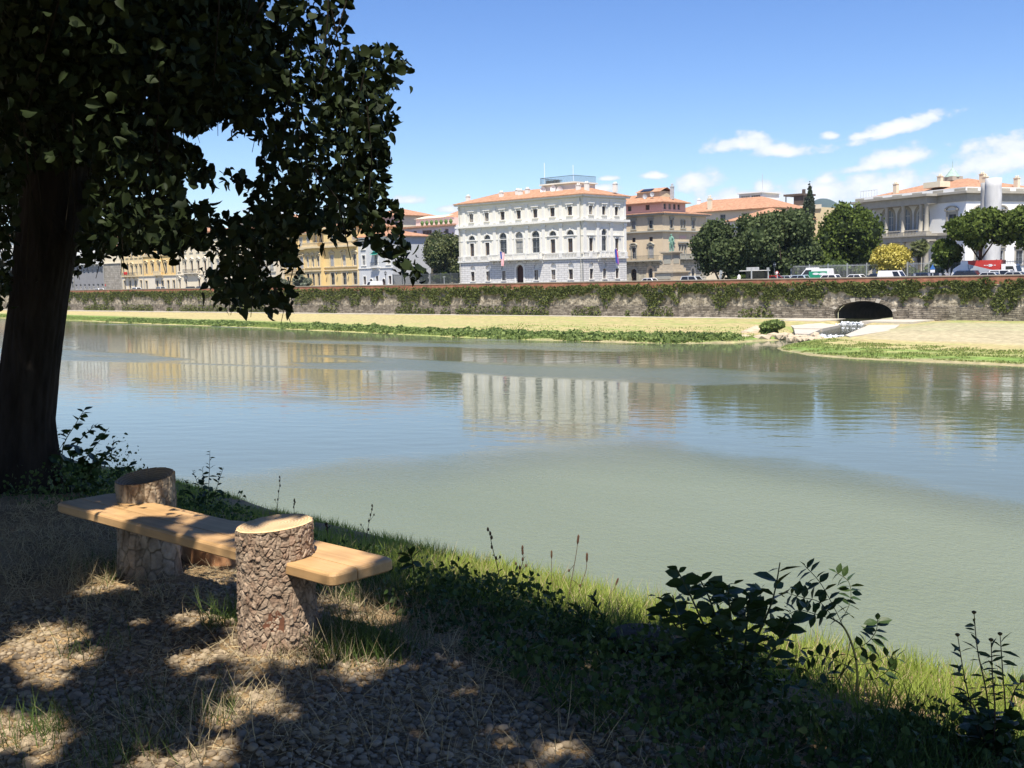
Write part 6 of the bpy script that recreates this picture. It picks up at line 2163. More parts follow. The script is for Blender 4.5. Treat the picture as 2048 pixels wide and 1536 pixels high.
def woodmat(name, c0, c1, rings=True, scale=1.0, axis="X"):
    """sawn wood: rings on a cut face or grain along a board"""
    m_ = bpy.data.materials.new(name)
    m_.use_nodes = True
    t_, p_ = nodes(m_)
    p_.inputs["Roughness"].default_value = .55
    p_.inputs["Specular IOR Level"].default_value = .3
    tc_ = t_.nodes.new("ShaderNodeTexCoord")
    mp = t_.nodes.new("ShaderNodeMapping")
    t_.links.new(tc_.outputs["Object"], mp.inputs[0])
    if rings:
        wv = t_.nodes.new("ShaderNodeTexWave")
        wv.wave_type, wv.rings_direction = "RINGS", "Z"
        wv.inputs["Scale"].default_value = 22 * scale
        wv.inputs["Distortion"].default_value = 2.0
        wv.inputs["Detail Scale"].default_value = 1.5
        t_.links.new(mp.outputs[0], wv.inputs["Vector"])
        fac = wv.outputs["Fac"]
    else:
        mp.inputs["Scale"].default_value = (1.2, 26, 26) if axis == "X" else (26, 1.2, 26)
        n_ = t_.nodes.new("ShaderNodeTexNoise")
        n_.inputs["Scale"].default_value, n_.inputs["Detail"].default_value, n_.inputs["Distortion"].default_value = 1.2, 6, .8
        t_.links.new(mp.outputs[0], n_.inputs["Vector"])
        fac = n_.outputs[0]
    rp_ = t_.nodes.new("ShaderNodeValToRGB")
    rp_.color_ramp.elements[0].position, rp_.color_ramp.elements[1].position = .25, .75
    rp_.color_ramp.elements[0].color, rp_.color_ramp.elements[1].color = (*c0, 1), (*c1, 1)
    t_.links.new(fac, rp_.inputs[0])
    n2 = t_.nodes.new("ShaderNodeTexNoise")
    n2.inputs["Scale"].default_value, n2.inputs["Detail"].default_value = 5, 5
    t_.links.new(tc_.outputs["Object"], n2.inputs["Vector"])
    mr2 = t_.nodes.new("ShaderNodeMapRange")
    mr2.inputs["From Min"].default_value, mr2.inputs["From Max"].default_value, mr2.inputs["To Min"].default_value, mr2.inputs["To Max"].default_value = .3, .7, .78, 1.15
    t_.links.new(n2.outputs[0], mr2.inputs[0])
    sv_ = t_.nodes.new("ShaderNodeVectorMath")
    sv_.operation = "SCALE"
    t_.links.new(rp_.outputs[0], sv_.inputs[0])
    t_.links.new(mr2.outputs[0], sv_.inputs["Scale"])
    t_.links.new(sv_.outputs[0], p_.inputs["Base Color"])
    bp__ = t_.nodes.new("ShaderNodeBump")
    bp__.inputs["Strength"].default_value, bp__.inputs["Distance"].default_value = .25, .004
    t_.links.new(fac, bp__.inputs["Height"])
    t_.links.new(bp__.outputs[0], p_.inputs["Normal"])
    return m_


# ---- bench ---------------------------------------------------------------------------------------
c0, c1, c2, c3 = Vector((-.735, 4.335, 0)), Vector((-.52, 4.60, 0)), Vector((-2.30, 6.20, 0)), Vector((-2.515, 5.955, 0))
ctr = (c0 + c1 + c2 + c3) / 4
ang = math.atan2((c3 - c0).y, (c3 - c0).x)                # along the plank, away from the camera
bench = empty("log_bench", (ctr.x, ctr.y, 0), ang, "rustic bench of one thick plank set into two bark covered log stumps", "bench")
LP, WP = (c3 - c0).length, (c1 - c0).length
PLANK = woodmat("oiled_pine_plank", (.40, .235, .10), (.54, .345, .165), False)
SAWN = woodmat("sawn_log_face", (.54, .36, .19), (.68, .48, .28))
SAWN_D = woodmat("weathered_log_face", (.24, .16, .09), (.36, .25, .15))
bw = .003
for k, (y0, y1) in enumerate(((-WP / 2, .035), (.038, WP / 2))):
    # rounded edges and corners
    n_ = 26
    def outline(ins):
        P_ = []
        x0_, x1_, a0_, a1_ = -LP / 2 + ins, LP / 2 - ins, y0 + (ins if k == 0 else ins * .2), y1 - (ins if k == 1 else ins * .2)
        rc = .035
        for (cx, cy, s0, full) in ((x1_ - rc, a1_ - rc, 0, k == 1), (x0_ + rc, a1_ - rc, 90, k == 1), (x0_ + rc, a0_ + rc, 180, k == 0), (x1_ - rc, a0_ + rc, 270, k == 0)):
            for j in range(5):
                tt_ = R(s0 + 22.5 * j)
                q_ = rc if full else .004
                ox = (rc - q_) * (1 if math.cos(R(s0 + 45)) > 0 else -1)
                oy = (rc - q_) * (1 if math.sin(R(s0 + 45)) > 0 else -1)
                P_.append((cx + ox + q_ * math.cos(tt_), cy + oy + q_ * math.sin(tt_)))
        return P_
    lv = [(.010, .365), (.0, .373), (.0, .408), (.004, .415), (.012, .42)]
    vv, ff = [], []
    for (ins, z_) in lv: vv += [(x, y, z_) for x, y in outline(ins)]
    m_ = 20
    for j in range(len(lv) - 1):
        for i in range(m_): ff.append((j * m_ + i, j * m_ + (i + 1) % m_, (j + 1) * m_ + (i + 1) % m_, (j + 1) * m_ + i))
    ff.append(tuple(range(m_ - 1, -1, -1)))
    ff.append(tuple(range((len(lv) - 1) * m_, len(lv) * m_)))
    MB().add(vv, ff).build("plank", PLANK, bench)


def to_bench(P_):
    d = Vector((P_[0], P_[1], 0)) - Vector((ctr.x, ctr.y, 0))
    return (d.x * math.cos(-ang) - d.y * math.sin(-ang), d.x * math.sin(-ang) + d.y * math.cos(-ang), 0)


def cut_face(rim, parent, m_, dish_=0.0, name="cut_face"):
    n_ = len(rim)
    c_ = rim.mean(0)
    vv, ff = [], []
    rings_ = [1.0, .93, .75, .5, .25]
    for k, s_ in enumerate(rings_):
        for p__ in rim:
            q_ = c_ + (p__ - c_) * s_
            q_[2] += .002 - dish_ * (1 - s_ ** 2) + (.006 if 0 < k < 2 and dish_ == 0 else 0)
            vv.append(tuple(q_))
    vv.append((c_[0], c_[1], c_[2] + .002 - dish_))
    for k in range(len(rings_) - 1):
        for i in range(n_): ff.append((k * n_ + i, k * n_ + (i + 1) % n_, (k + 1) * n_ + (i + 1) % n_, (k + 1) * n_ + i))
    k = len(rings_) - 1
    for i in range(n_): ff.append((k * n_ + i, k * n_ + (i + 1) % n_, len(vv) - 1))
    return MB().add(vv, ff).build(name, m_, parent, smooth=False)


BK1 = barkmat("pine_bark_near", (.24, .168, .118), (.46, .355, .26), (.27, .15, .095))
BK2 = barkmat("pine_bark_far", (.28, .21, .14), (.44, .36, .26), (.30, .18, .10))
p1 = to_bench((-1.045, 4.70))
me, rim = bark_cyl("stump", lambda v: .172 + .012 * (1 - v) ** 2, .565, 460, 360, 1300, .0085, 3, BK1, 1.5, lambda x, y: .562 - .054 * y - .058 * x, .0045)
s1 = link("stump", me, bench, (p1[0], p1[1], -.01))
s1["label"] = "near stump with flaky bark and pale round top"
cut_face(rim, s1, SAWN)
bpz = MB().prism([(.04 * math.cos(k * .524) * (1 + .3 * math.sin(k * 2.3)), .062 * math.sin(k * .524) * (1 + .25 * math.sin(k * 3.7))) for k in range(12)], -.001, .006).build("bare_patch", woodmat("red_bare_wood", (.12, .05, .03), (.20, .09, .05), False), s1)
# the bare patch of red wood sits low on the face turned to the camera
dcam = Vector((-p1[0], -p1[1], 0))
tocam = Vector((0, 0, 0)) - Vector((-1.045, 4.70, 0))
aw = math.atan2(tocam.y, tocam.x) - ang - .10
bpz.location = (.1735 * math.cos(aw), .1735 * math.sin(aw), .165)
bpz.rotation_euler = (0, 0, aw + math.pi / 2)
f2 = atz(275, 1008, .42)
p2 = to_bench((f2.x - .005, f2.y + .165))
me, rim = bark_cyl("stump", lambda v: .163 + .02 * (1 - v) ** 2, .57, 220, 150, 150, .011, 8, BK2, 2.2, lambda x, y: .562 - .15 * y + .01 * x, .006, .4)
s2 = link("stump", me, bench, (p2[0], p2[1], -.02))
s2["label"] = "far stump with pale plated bark and hollowed dark top"
cut_face(rim, s2, SAWN_D, .055)
# short log behind the bench
lp = ghit(420, 1128)
lg_ = empty("cut_log", (lp.x, lp.y + .19, lp.z - .01), .3, "short red brown barkless log lying behind the bench", "log")
me, rim = bark_cyl("log", lambda v: .22, .17, 60, 12, 40, .006, 5, woodmat("red_log_wood", (.34, .155, .07), (.50, .27, .13), False, axis="Z"), 1.0)
lo = link("log", me, lg_)
cut_face(rim, lo, SAWN)

# ---- linden tree ------------------------------------------------------------------------------------
LEAF_V = np.array([(0, 0, 0), (.30, .05, .10), (.52, .10, -.15), (.48, .07, -.48), (.24, .02, -.82), (0, -.10, -1.10), (0, 0, -.36), (0, -.03, -.76),
                   (-.30, .05, .10), (-.52, .10, -.15), (-.48, .07, -.48), (-.24, .02, -.82)], float)
LEAF_F = np.array([(0, 6, 2, 1), (6, 7, 3, 2), (7, 5, 4, 3), (0, 8, 9, 6), (6, 9, 10, 7), (7, 10, 11, 5)])
L2_V = np.array([(0, 0, 0), (.5, .1, -.3), (0, 0, -1.05), (-.5, .1, -.3)], float)
LIND_DIM = leafmat("linden_leaf_darkened", (.009, .016, .006), (.026, .038, .012), .10, .6, .12)  # hanging leaves: shade put into the colour as a near-black base
LIND_PALE = leafmat("linden_leaf_lightened", (.05, .085, .02), (.10, .14, .035), .42, .55, .2)  # lighter, more translucent copy of the same leaf, lifting the shade below
POLY = [(-90, -90), (706, -90), (712, 10), (690, 25), (682, 80), (700, 110), (740, 100), (770, 98), (805, 115), (832, 145), (800, 165), (790, 190), (770, 180), (788, 230), (780, 270), (770, 290), (775, 330), (760, 365), (770, 395),
        (800, 410), (812, 440), (800, 470), (825, 500), (842, 560), (838, 575), (815, 560), (790, 545), (775, 520), (745, 500), (720, 490), (700, 470), (680, 480), (660, 495), (640, 478), (600, 470), (585, 480), (592, 520), (590, 552),
        (570, 545), (545, 540), (525, 535), (545, 560), (575, 590), (597, 622), (570, 632), (520, 625), (470, 632), (440, 612), (420, 585), (415, 560), (425, 545), (430, 520), (410, 500), (380, 505), (360, 510), (340, 530), (325, 505),
        (300, 515), (290, 500), (260, 520), (250, 535), (240, 515), (200, 530), (185, 545), (165, 510), (150, 560), (60, 560), (30, 470), (35, 560), (15, 610), (-90, 620)]
HOLES = [[(338, 255), (392, 268), (420, 252), (458, 240), (478, 278), (530, 292), (538, 350), (505, 372), (468, 360), (432, 350), (405, 332), (388, 305), (352, 290)],
         [(392, 368), (440, 380), (482, 368), (502, 405), (492, 450), (455, 440), (425, 432), (398, 412), (346, 416), (360, 382)],
         [(22, 292), (42, 296), (46, 330), (28, 335)], [(0, 390), (22, 395), (24, 440), (0, 440)], [(500, 362), (540, 330), (512, 300), (506, 340)], [(196, 335), (214, 338), (212, 356), (198, 354)], [(250, 385), (318, 380), (325, 400), (270, 408)], [(205, 382), (226, 388), (218, 400), (206, 396)]]


TRUNK = [(52, 345), (185, 330), (165, 470), (148, 565), (20, 565), (30, 470)]


def inside(px_, py_, P_):
    r_ = np.zeros(len(px_), bool)
    n_ = len(P_)
    for i in range(n_):
        (x0, y0), (x1, y1) = P_[i], P_[(i + 1) % n_]
        c_ = ((y0 > py_) != (y1 > py_)) & (px_ < (x1 - x0) * (py_ - y0) / (y1 - y0 + 1e-12) + x0)
        r_ ^= c_
    return r_


def project(P_):
    d = np.asarray(P_, float) - np.array([0, 0, EYE])
    fz = d[:, 1] * math.cos(PITCH) - d[:, 2] * math.sin(PITCH)
    up_ = d[:, 1] * math.sin(PITCH) + d[:, 2] * math.cos(PITCH)
    a_, b_ = d[:, 0] / np.maximum(fz, 1e-3) * FPX, -up_ / np.maximum(fz, 1e-3) * FPX
    return np.where(fz > .05, 1024 + a_ * math.cos(ROLL) + b_ * math.sin(ROLL), 1e6), np.where(fz > .05, 768 - a_ * math.sin(ROLL) + b_ * math.cos(ROLL), 1e6)


# hanging sprays of the lower crown, each with its own distance
g = np.random.default_rng(2024)
sprays = []
tries = 0
while len(sprays) < 340 and tries < 20000:
    tries += 1
    x, y = g.uniform(-60, 850), g.uniform(-60, 640)
    if not inside(np.array([x]), np.array([y]), POLY)[0]: continue
    if any(inside(np.array([x]), np.array([y]), H_)[0] for H_ in HOLES): continue
    dense = 1.0 if (x < 480 and y < 300) else (.8 if x < 430 else .48)
    if g.random() > dense: continue
    Yd = g.uniform(5.0, 9.6) if x < 500 else g.uniform(5.3, 8.0)
    sprays.append((x, y, Yd))
# shaggy edge sprays placed where the outline bulges
for (x, y) in ((800, 130), (820, 145), (770, 115), (780, 235), (770, 260), (765, 330), (790, 425), (805, 450), (815, 520), (832, 560), (690, 40), (695, 15), (580, 610), (560, 620), (500, 600), (460, 600), (540, 600), (480, 560), (440, 570), (575, 520), (560, 500), (240, 520), (330, 515), (190, 525), (700, 480), (650, 480), (500, 470), (470, 500), (510, 450), (620, 440), (580, 440), (520, 395), (515, 420), (600, 380), (540, 420)):
    sprays.append((x, y, g.uniform(5.4, 7.6)))
lp_, ls_, ly_ = [], [], []
twig = MB()
for (x, y, Yd) in sprays:
    c_ = atY(x, y, Yd)
    n_ = int(g.integers(85, 140)) if (x < 460 and y < 380) else int(g.integers(46, 76))
    q = g.normal(size=(n_, 3)) * np.array([.125, .2, .125])
    pos = np.array(c_) + q
    X_, Y_ = project(pos - np.array([0, 0, .03]))
    jx, jy = g.normal(0, 9, n_), g.normal(0, 7, n_)
    ok = inside(X_ + jx, Y_ + jy, POLY)
    ok &= ~inside(X_, Y_, TRUNK)
    for H_ in HOLES: ok &= ~inside(X_ + jx, Y_ + jy, H_)
    X2, Y2 = project(pos - np.array([0, 0, .06]))
    ok &= inside(X2 + jx, Y2 + jy - 8, POLY)
    pos = pos[ok]
    lp_.append(pos)
    if len(pos) > 6 and y > 60:
        top = c_ + Vector((g.normal(0, .15), g.normal(0, .15), g.uniform(.35, .6)))
        xt, yt = project(np.array([tuple(top)]))
        xm, ym = project(np.array([tuple((top + c_) / 2)]))
        if inside(xt, yt, POLY)[0] and inside(xm, ym, POLY)[0] and y > 90 and x < 740 and not any(inside(xt, yt, H_)[0] or inside(xm, ym, H_)[0] for H_ in HOLES):
            twig.tube([top, (top + c_) / 2 + Vector((.03, 0, .02)), c_ - Vector((0, 0, .1))], [.005, .004, .002], 5)
vis = np.concatenate(lp_)
n_ = len(vis)
vs_scl = .024 + .044 * g.random(n_) ** .8 * np.clip(vis[:, 1] / 6.5, .8, 1.3)
vs_rot = rot_mats(n_, .95, None, 91)
vs_ani = np.stack([g.uniform(.6, 1.05, n_), g.uniform(.4, 3.5, n_), g.uniform(.8, 1.2, n_)], 1)
# upper crown, overhead and out of the picture, which shades the bank
n0 = 170000
up = np.stack([g.uniform(-9.5, 5.0, n0), g.uniform(-6.0, 11.5, n0), g.uniform(3.6, 9.0, n0)], 1)
cl = fbm(up * np.array([.9, .9, 1.2]), 17, 3)
ok = cl > .36
X_, Y_ = project(up)
infr = (X_ > -120) & (X_ < 2168) & (Y_ > -110) & (Y_ < 1650)
ok &= ~infr
dm = np.hypot(up[:, 0] + 3.8, up[:, 1] - 8.5)
d2 = np.hypot(up[:, 0] - 2.6, up[:, 1] + 2.2)
ok &= (dm < 9.6) | (d2 < 7.6)
# where its shade falls: the outer slope and the river stay in the sun
k_ = up[:, 2] + .25
gx, gy = up[:, 0], up[:, 1] + .523 * k_
qg, sg = .6871 * gx + .7266 * gy, -.7266 * gx + .6871 * gy
lim = 4.34 - np.clip(2.3 - sg, 0, 2.5) * .3 + (fbm(np.stack([sg * 1.5, sg * 0, sg * 0], 1), 23, 3) - .5) * .5 - np.clip(-sg - .5, 0, 2) * .0
ok &= (qg < lim) | (sg > 6.0)
ok &= ~((sg > 6.0) & (qg > 6.8))
# gaps in the crown through which the sun reaches bench and gravel: (photo x, y, height there, radius)
GAPS = [(78, 1272, 0, .26), (130, 1322, 0, .22), (15, 1290, 0, .2), (39, 1463, 0, .26), (95, 1505, 0, .16), (430, 1300, 0, .22), (485, 1285, 0, .2), (375, 1322, 0, .16), (350, 1225, 0, .12), (405, 1238, 0, .12), (488, 1412, 0, .2), (560, 1400, 0, .12),
        (345, 1514, 0, .2), (425, 1500, 0, .18), (195, 1166, 0, .14), (262, 1172, 0, .14), (150, 1180, 0, .1), (430, 1150, 0, .16), (605, 1342, 0, .1), (690, 1195, 0, .16), (752, 1215, 0, .16), (725, 1172, 0, .12), (1101, 1478, 0, .16), (830, 1150, 0, .16),
        (700, 1112, .42, .2), (640, 1130, .42, .14), (430, 1072, .42, .13), (360, 1050, .42, .1), (255, 1018, .42, .16), (190, 1000, .42, .08), (520, 1130, .42, .1), (560, 1100, .5, .15), (530, 1180, .3, .15), (590, 1190, .3, .14), (545, 1260, .13, .15), (600, 1270, .1, .12),
        (555, 1056, .56, .24), (500, 1060, .56, .14), (430, 1112, .08, .3), (285, 980, .5, .13), (330, 985, .5, .08), (730, 1300, .1, .12), (790, 1305, .05, .1)]
S_ = np.array(-LDIR)
for (x, y, z_, r_) in GAPS:
    T = np.array(atz(x, y, z_))
    d = up - T
    al = d @ S_
    dist = np.linalg.norm(d - al[:, None] * S_, axis=1)
    ok &= ~((dist < r_ * (1.3 if z_ > .05 else 1.0) * (.74 + .45 * g.random(n0))) & (al > 0))
up, dm = up[ok], dm[ok]
own = dm[:] < 7.4
linden = empty("linden_tree", (-3.95, 9.0, gz(-3.95, 9.0) - .1), 0, "big dark linden with leaning trunk and hanging leafy branches", "tree")
lo_ = Vector(linden.location)
# the leaves that show largest are objects of their own
X_, Y_ = project(vis)
big = np.where((X_ > 0) & (X_ < 2048) & (Y_ > 0) & (Y_ < 640))[0]
big = big[np.argsort((vs_scl / vis[:, 1])[big])[::-1]][:300]
rest = np.ones(n_, bool)
rest[big] = False
crown_o = link("crown", scatter("crown", LEAF_V, LEAF_F, vis[rest] - np.array(lo_), vs_rot[rest], vs_scl[rest][:, None] * vs_ani[rest], LIND_DIM), linden, kind="stuff")
leaf_me = fast_mesh("leaf", LEAF_V, LEAF_F, LIND_DIM)
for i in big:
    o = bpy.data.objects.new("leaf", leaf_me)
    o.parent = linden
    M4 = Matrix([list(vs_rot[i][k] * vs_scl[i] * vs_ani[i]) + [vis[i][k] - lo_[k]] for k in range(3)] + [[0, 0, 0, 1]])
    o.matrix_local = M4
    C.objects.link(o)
uo = up[own]
link("upper_crown", scatter("upper_crown", L2_V, QF, uo - np.array(lo_), rot_mats(len(uo), .5, None, 5), g.uniform(.17, .28, len(uo)), LIND_PALE), linden, kind="stuff")
TRB = mat("linden_bark", (.015, .0125, .0105), .95, .3, 5.0, 6, bump=.8, bscale=28, bdist=.02, col2=(.04, .033, .028), spec=.12, stretch=(1, 1, .25))
# trunk with furrowed bark
tp = [(-4.10, 9.0, -.25, .42), (-4.08, 9.0, .1, .31), (-4.04, 9.0, .5, .25), (-3.94, 9.0, 1.0, .232), (-3.84, 9.0, 1.5, .23), (-3.72, 9.0, 2.1, .25), (-3.62, 9.0, 2.6, .28), (-3.5, 9.0, 3.2, .30), (-3.3, 8.95, 4.0, .27), (-3.2, 8.9, 5.5, .2), (-3.3, 8.8, 8.0, .06)]
nu, nv_ = 96, 160
vz = np.linspace(0, len(tp) - 1, nv_)
cx = np.interp(vz, range(len(tp)), [q_[0] for q_ in tp])
cy = np.interp(vz, range(len(tp)), [q_[1] for q_ in tp])
cz = np.interp(vz, range(len(tp)), [q_[2] for q_ in tp])
cr_ = np.interp(vz, range(len(tp)), [q_[3] for q_ in tp])
th = np.linspace(0, 2 * np.pi, nu, endpoint=False)
TT, ZZ = np.meshgrid(th, np.arange(nv_), indexing="ij")
ns_ = fbm(np.stack([np.cos(TT) * 5.5, np.sin(TT) * 5.5, cz[ZZ] * 1.3], -1).reshape(-1, 3), 8, 4).reshape(TT.shape)
fur = np.abs(np.sin(TT * 13 + ns_ * 9))
rr = cr_[ZZ] * (1 + .10 * (ns_ - .5)) + .018 * (fur ** .6 - 1)
vt = np.stack([cx[ZZ] + rr * np.cos(TT), cy[ZZ] + rr * np.sin(TT), cz[ZZ]], -1).reshape(-1, 3) - np.array(lo_)
ii = np.arange(nu * nv_).reshape(nu, nv_)
nx_ = np.roll(ii, -1, 0)
link("trunk", fast_mesh("trunk", vt, np.stack([ii[:, :-1], nx_[:, :-1], nx_[:, 1:], ii[:, 1:]], -1).reshape(-1, 4), TRB, True), linden)
mb = MB()
for pts_, r_ in (([(-3.45, 9, 3.0), (-2.6, 8.2, 4.4), (-1.6, 6.8, 5.2), (-.6, 5.4, 5.4)], .12), ([(-3.6, 9, 2.9), (-4.8, 7.6, 4.6), (-5.6, 6, 5.6)], .12),
                  ([(-3.3, 8.9, 4.0), (-3.0, 7.0, 5.6), (-2.4, 4.4, 6.4)], .12), ([(-3.3, 8.9, 4.4), (-4.5, 10, 6.0), (-6, 11, 6.8)], .1), ([(-3.2, 8.9, 5.0), (-1.6, 9.3, 6.4), (0, 9.6, 7)], .09)):
    pts2 = [Vector(q_) - lo_ for q_ in pts_]
    mb.tube(pts2, [r_ * (1 - .75 * k / (len(pts2) - 1)) for k in range(len(pts2))], 8)
mb.build("limbs", TRB, linden, smooth=True)
for i, v_ in enumerate(twig.v): twig.v[i] = tuple(Vector(v_) - lo_)
twig.build("twigs", sol("dark_twig", (.02, .017, .012), .9, .1), linden, kind="stuff")
# neighbour tree behind the camera whose crown also shades the bank
nb = empty("shade_tree", (3.2, -3.6, -.05), 0, "second linden behind the viewer, its crown shading the bank", "tree")
uo = up[~own]
link("crown", scatter("crown", L2_V, QF, uo - np.array(nb.location), rot_mats(len(uo), .5, None, 6), g.uniform(.17, .28, len(uo)), LIND_PALE), nb, kind="stuff")
mb = MB().tube([(0, 0, -.2), (.05, .05, 2), (-.1, .3, 4), (-.4, 1.0, 6.5)], [.36, .27, .24, .08], 12)
for pts_ in ([(-.1, .3, 3.8), (-1.6, 1.6, 5.4), (-3, 3, 6.2)], [(-.1, .3, 3.9), (.8, 2.2, 5.4), (1, 4, 6)], [(-.1, .3, 3.6), (-2, -.6, 5), (-3.6, -.8, 5.6)]):
    mb.tube(pts_, [.13, .08, .03], 8)
mb.build("trunk", TRB, nb, smooth=True)

# ---- gravel, straw, grass -----------------------------------------------------------------------------
g = np.random.default_rng(77)


def band(n, x0, x1, y0, y1):
    return g.uniform(x0, x1, n), g.uniform(y0, y1, n)


def icos(sub):
    import bmesh
    bm = bmesh.new()
    bmesh.ops.create_icosphere(bm, subdivisions=sub, radius=1)
    v = np.array([v_.co[:] for v_ in bm.verts])
    f = np.array([[q_.index for q_ in f_.verts] for f_ in bm.faces])
    bm.free()
    return v, f


PEB = leafmat("gravel_stone", (.14, .105, .07), (.37, .295, .20), 0, .85, .2)
iv, if_ = icos(1)
iv2, if2 = icos(2)
x, y = band(44000, -3.2, 1.7, 3.1, 7.2)
q = .6871 * x + .7266 * y
s = -.7266 * x + .6871 * y
dn = fbm(np.stack([x * .8, y * .8, x * 0], 1), 15, 3)
# stones thin out towards the slope and behind the bench
keep = (q < 3.6) & (dn + .30 - np.clip(q - 2.55, 0, 2) * .42 - np.clip(s - 4.6, 0, 9) * .35 - np.clip(x - .2, 0, 9) * .35 > .36 + .16 * fbm(np.stack([x * 2.2, y * 2.2, x * 0], 1), 16, 2))
x, y, q = x[keep], y[keep], q[keep]
n = len(x)
rs = np.clip(g.lognormal(-4.72, .40, n), .004, .02)
zz = ground_z(x, y)
scl = np.stack([rs * g.uniform(.9, 1.5, n), rs * g.uniform(.75, 1.1, n), rs * g.uniform(.5, .85, n)], 1)
lump = 1 + .18 * (fbm(iv2 * 1.6 + 3, 9, 2) - .5)
near_ = y < 4.3
pa = np.stack([x, y, zz + scl[:, 2] * .35], 1)
ro = rot_mats(n, .22, None, 12)
me = scatter("gravel", iv, if_, pa[~near_], ro[~near_], scl[~near_], PEB, True)
tag(link("gravel", me), "rounded gravel stones around and behind the bench", "gravel", kind="stuff")
me = scatter("gravel", iv2 * lump[:, None], if2, pa[near_], ro[near_], scl[near_], PEB, True)
tag(link("gravel", me), "larger gravel stones in the very front", "gravel", kind="stuff")

BLV = np.array([(-.5, 0, 0), (.5, 0, 0), (-.38, .10, .45), (.38, .10, .45), (-.06, .42, 1.0), (.06, .42, 1.0)], float)
BLF = np.array([(0, 1, 3, 2), (2, 3, 5, 4)])
DRY = leafmat("dry_straw", (.30, .235, .13), (.52, .43, .26), .1, .8, .2)
GR_LIT = leafmat("grass_blade_lit", (.17, .25, .035), (.37, .44, .09), .42, .6, .25)  # brighter copy of the grass: sunlight put into the colour
GR_DIM = leafmat("grass_blade_dim", (.045, .085, .018), (.12, .175, .04), .3, .6, .25)  # darker copy of the grass: shade put into the colour
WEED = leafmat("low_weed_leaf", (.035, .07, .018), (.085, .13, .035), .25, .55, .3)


def blades(name, label, x, y, h0, h1, w0, w1, tilt, m_, lean=None, zoff=-.01):
    clear = (np.abs(x - lp.x) < .38) & (y > lp.y - .7) & (y < lp.y + .45)
    x, y = x[~clear], y[~clear]
    n_ = len(x)
    s_ = -.7266 * x + .6871 * y
    hs = (1 - .5 * np.clip((s_ - 5.2) / 2, 0, 1)) * g.uniform(h0, h1, n_) * (.6 + .8 * fbm(np.stack([x * 2.5, y * 2.5, x * 0], 1), 33, 2))
    P_ = np.stack([x, y, ground_z(x, y) + zoff], 1)
    me_ = scatter(name, BLV, BLF, P_, rot_mats(n_, tilt, lean, int(g.integers(1e6))), np.stack([g.uniform(w0, w1, n_), hs, hs], 1), m_)
    return tag(link(name, me_), label, "grass", kind="stuff")


def qs(q, s):
    return .6871 * q - .7266 * s, .7266 * q + .6871 * s


# straw lying about
x, y = band(42000, -3.6, 1.8, 3.1, 8.5)
q = .6871 * x + .7266 * y
k = (q < 4.2) & (fbm(np.stack([x * 1.6, y * 1.6, x * 0], 1), 19, 3) > .44)
x, y = x[k], y[k]
n = len(x)
hs = g.uniform(.02, .10, n)
me = scatter("straw", BLV, BLF, np.stack([x, y, ground_z(x, y) + g.uniform(.004, .03, n)], 1), rot_mats(n, 1.35, None, 18), np.stack([g.uniform(.0012, .003, n), hs, hs], 1), DRY)
tag(link("straw", me), "loose dry straw scattered over the gravel", "straw", kind="stuff")
# dry tufts round the far stump and between bench and slope
x, y = [], []
for (px_, py_, sp_, n_) in ((190, 1150, .25, 500), (265, 1165, .2, 420), (130, 1090, .3, 450), (60, 1040, .4, 500), (60, 1120, .35, 400), (300, 1190, .18, 250), (690, 1190, .16, 350), (760, 1205, .16, 350), (640, 1290, .12, 260), (700, 1330, .15, 120), (480, 1480, .2, 140), (400, 1440, .2, 120), (900, 1480, .3, 180), (600, 1330, .12, 160), (820, 1240, .2, 260), (950, 1300, .3, 260), (1000, 1440, .3, 200)):
    c_ = ghit(px_, py_)
    x.append(g.normal(c_.x, sp_, n_))
    y.append(g.normal(c_.y, sp_, n_))
x, y = np.concatenate(x), np.concatenate(y)
blades("dry_grass", "dry yellow grass tufts around the bench", x, y, .05, .17, .002, .0045, .55, DRY)
# sunny slope
q, s = g.uniform(3.8, 6.5, 62000), g.uniform(.2, 12.0, 62000)
q = q + np.clip((s - 4.5) * .07, 0, .45)
x, y = qs(q, s)
k = fbm(np.stack([x * 1.2, y * 1.2, x * 0], 1), 44, 3) > .33
x, y, q = x[k], y[k], q[k]
blades("bank_grass", "green grass on the river slope, sunlight in its colour", x, y, .03, .19, .003, .007, .35, GR_LIT)
q, s = g.uniform(3.8, 5.6, 5500), g.uniform(.4, 9.0, 5500)
x, y = qs(q, s)
k = fbm(np.stack([x * .9, y * .9, x * 0], 1), 46, 3) > .5
blades("bank_straw", "dry straw patches on the sunlit slope", x[k], y[k], .05, .22, .002, .005, .55, DRY)
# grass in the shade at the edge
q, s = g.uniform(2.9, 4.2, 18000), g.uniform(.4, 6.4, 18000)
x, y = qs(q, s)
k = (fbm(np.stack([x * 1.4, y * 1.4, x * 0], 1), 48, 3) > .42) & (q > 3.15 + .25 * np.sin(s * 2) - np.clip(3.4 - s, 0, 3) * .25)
blades("shade_grass", "green grass at the shaded edge of the bank, shade in its colour", x[k], y[k], .05, .2, .003, .006, .38, GR_DIM)
# tufts
x, y = [], []
for (px_, py_, sp_, n_) in ((715, 1300, .11, 700), (770, 1310, .08, 330), (690, 1270, .08, 260), (215, 1140, .1, 180), (290, 1165, .14, 260), (330, 1165, .12, 200), (85, 1475, .06, 120), (430, 1440, .05, 60), (440, 1250, .06, 110), (300, 1420, .05, 50), (180, 1310, .08, 70), (20, 1480, .12, 120), (240, 1535, .12, 150), (470, 1245, .05, 80)):
    c_ = ghit(px_, py_)
    x.append(g.normal(c_.x, sp_, n_))
    y.append(g.normal(c_.y, sp_, n_))
blades("grass_tufts", "green grass tufts beside the stumps and in the gravel", np.concatenate(x), np.concatenate(y), .05, .17, .002, .0045, .33, GR_DIM)
